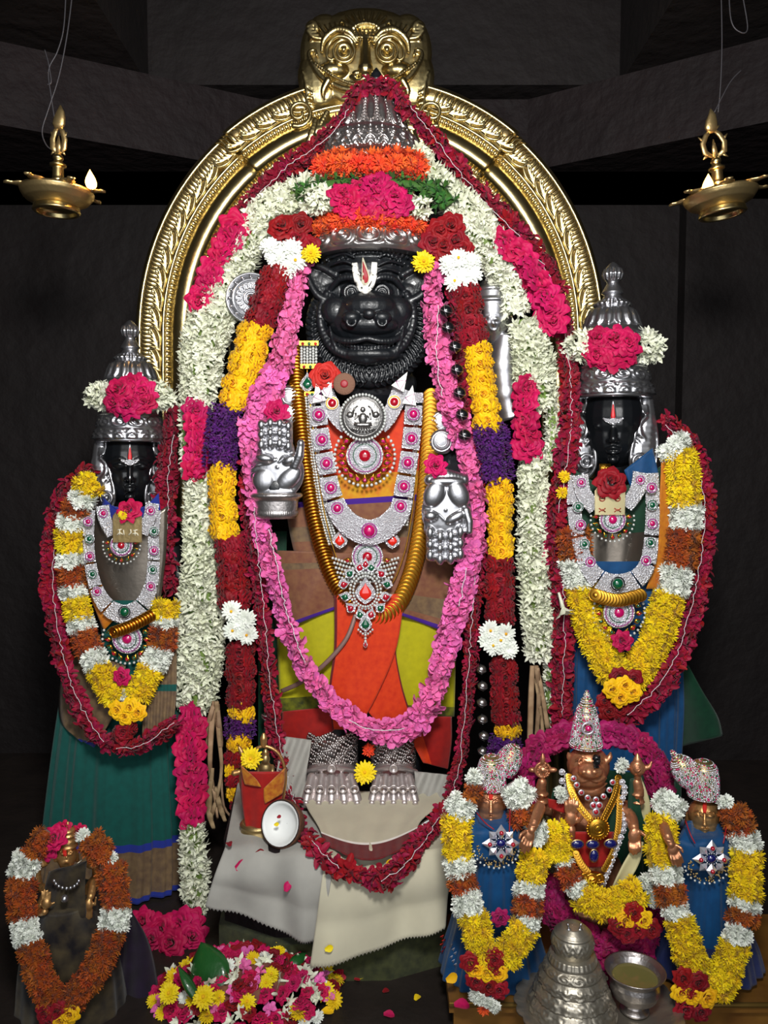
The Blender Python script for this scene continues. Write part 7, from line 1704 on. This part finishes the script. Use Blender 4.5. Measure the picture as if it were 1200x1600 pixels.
# loose petals
def petal(label, px, py, mat, L, surf, ang=0., group=None):
    mb = MB(); leafpetal(mb, 0, .12, 1., .8, -.5, 0, .35, 4, 5, point=-1.4, curl=.3); me = tmesh('petal', mb, [mat])
    p = Pz(px, py, surf[1]) if surf[0] == 'z' else P(px, py, surf[1])
    n = Vector((0, -.25, 1)) if surf[0] == 'z' else Vector((.1, -1, .35))
    o = inst('petal', me, None, mat_face(p, n, L * S(p.y), ang)); return tag(o, label, 'petal', group)
for i, (x, y, m, L, sf, a, lab) in enumerate((
    (378, 1352, M_MAG, 22, ('y', -.44), .4, 'pink rose petal high on the white cloth below the coconut'), (449, 1385, M_MAG, 16, ('y', -.475), 1.2, 'pink rose petal low on the white cloth'),
    (358, 1318, M_RED, 14, ('z', PZ + .012), 2, 'red petal on the cloth near the shrine base'), (406, 1332, M_RED, 14, ('y', -.43), .2, 'dark red petal at the foot of the coconut'),
    (603, 1548, M_RED, 12, ('z', FZ + .004), .5, 'red petal on the dark floor near the plinth'), (608, 1585, M_MAG, 18, ('z', FZ + .004), 0, 'pink petal on the dark floor near the front'),
    (652, 1558, M_LEM, 14, ('z', FZ + .004), 1, 'yellow petal on the dark floor near the plank'), (512, 1580, M_YEL, 20, ('z', FZ + .004), .2, 'yellow petal at the edge of the heap'),
    (566, 1526, M_LEM, 12, ('z', FZ + .006), .8, 'pale yellow petal under the cream cloth hem'), (558, 1530, M_RED, 10, ('z', FZ + .006), 0, 'small red petal under the cream cloth hem'),
    (514, 1482, M_LEM, 14, ('y', -.52), .2, 'yellow petal on the hanging cream cloth'), (608, 1350, M_YEL, 14, ('y', -.47), 1.2, 'yellow petal caught in the lower crimson loop'),
    (722, 1570, M_MAG, 26, ('z', SZ + .006), .1, 'pink petal on the front of the plank seat'), (706, 1528, M_YEL, 20, ('y', -.60), .3, 'yellow petal on the blue sari hem'),
    (436, 1276, M_RED, 7, ('y', -.392), .4, 'red petal inside the coconut half'), (432, 1288, M_LEM, 8, ('y', -.392), .2, 'yellow petal inside the coconut half'))):
    petal(lab, x, y, m, L, sf, a)
tag(inst('tuberose', TEMPL['tuberose'][1][0], None, mat_face(P(880, 950, -.09), Vector((.25, -.3, -1)), 46 * S(-.09))), 'single white tuberose hanging from the crimson garland beside the blue-clad goddess', 'flower')
for x, y, lab in ((878, 770, 'small yellow blossom on the crimson strand near the gold plate'), (882, 745, 'upper small yellow blossom on the crimson strand near the gold plate')): loose('yellow_chrysanthemum', lab, 'flower', x, y, -.07, 20, (0, -1, .2))
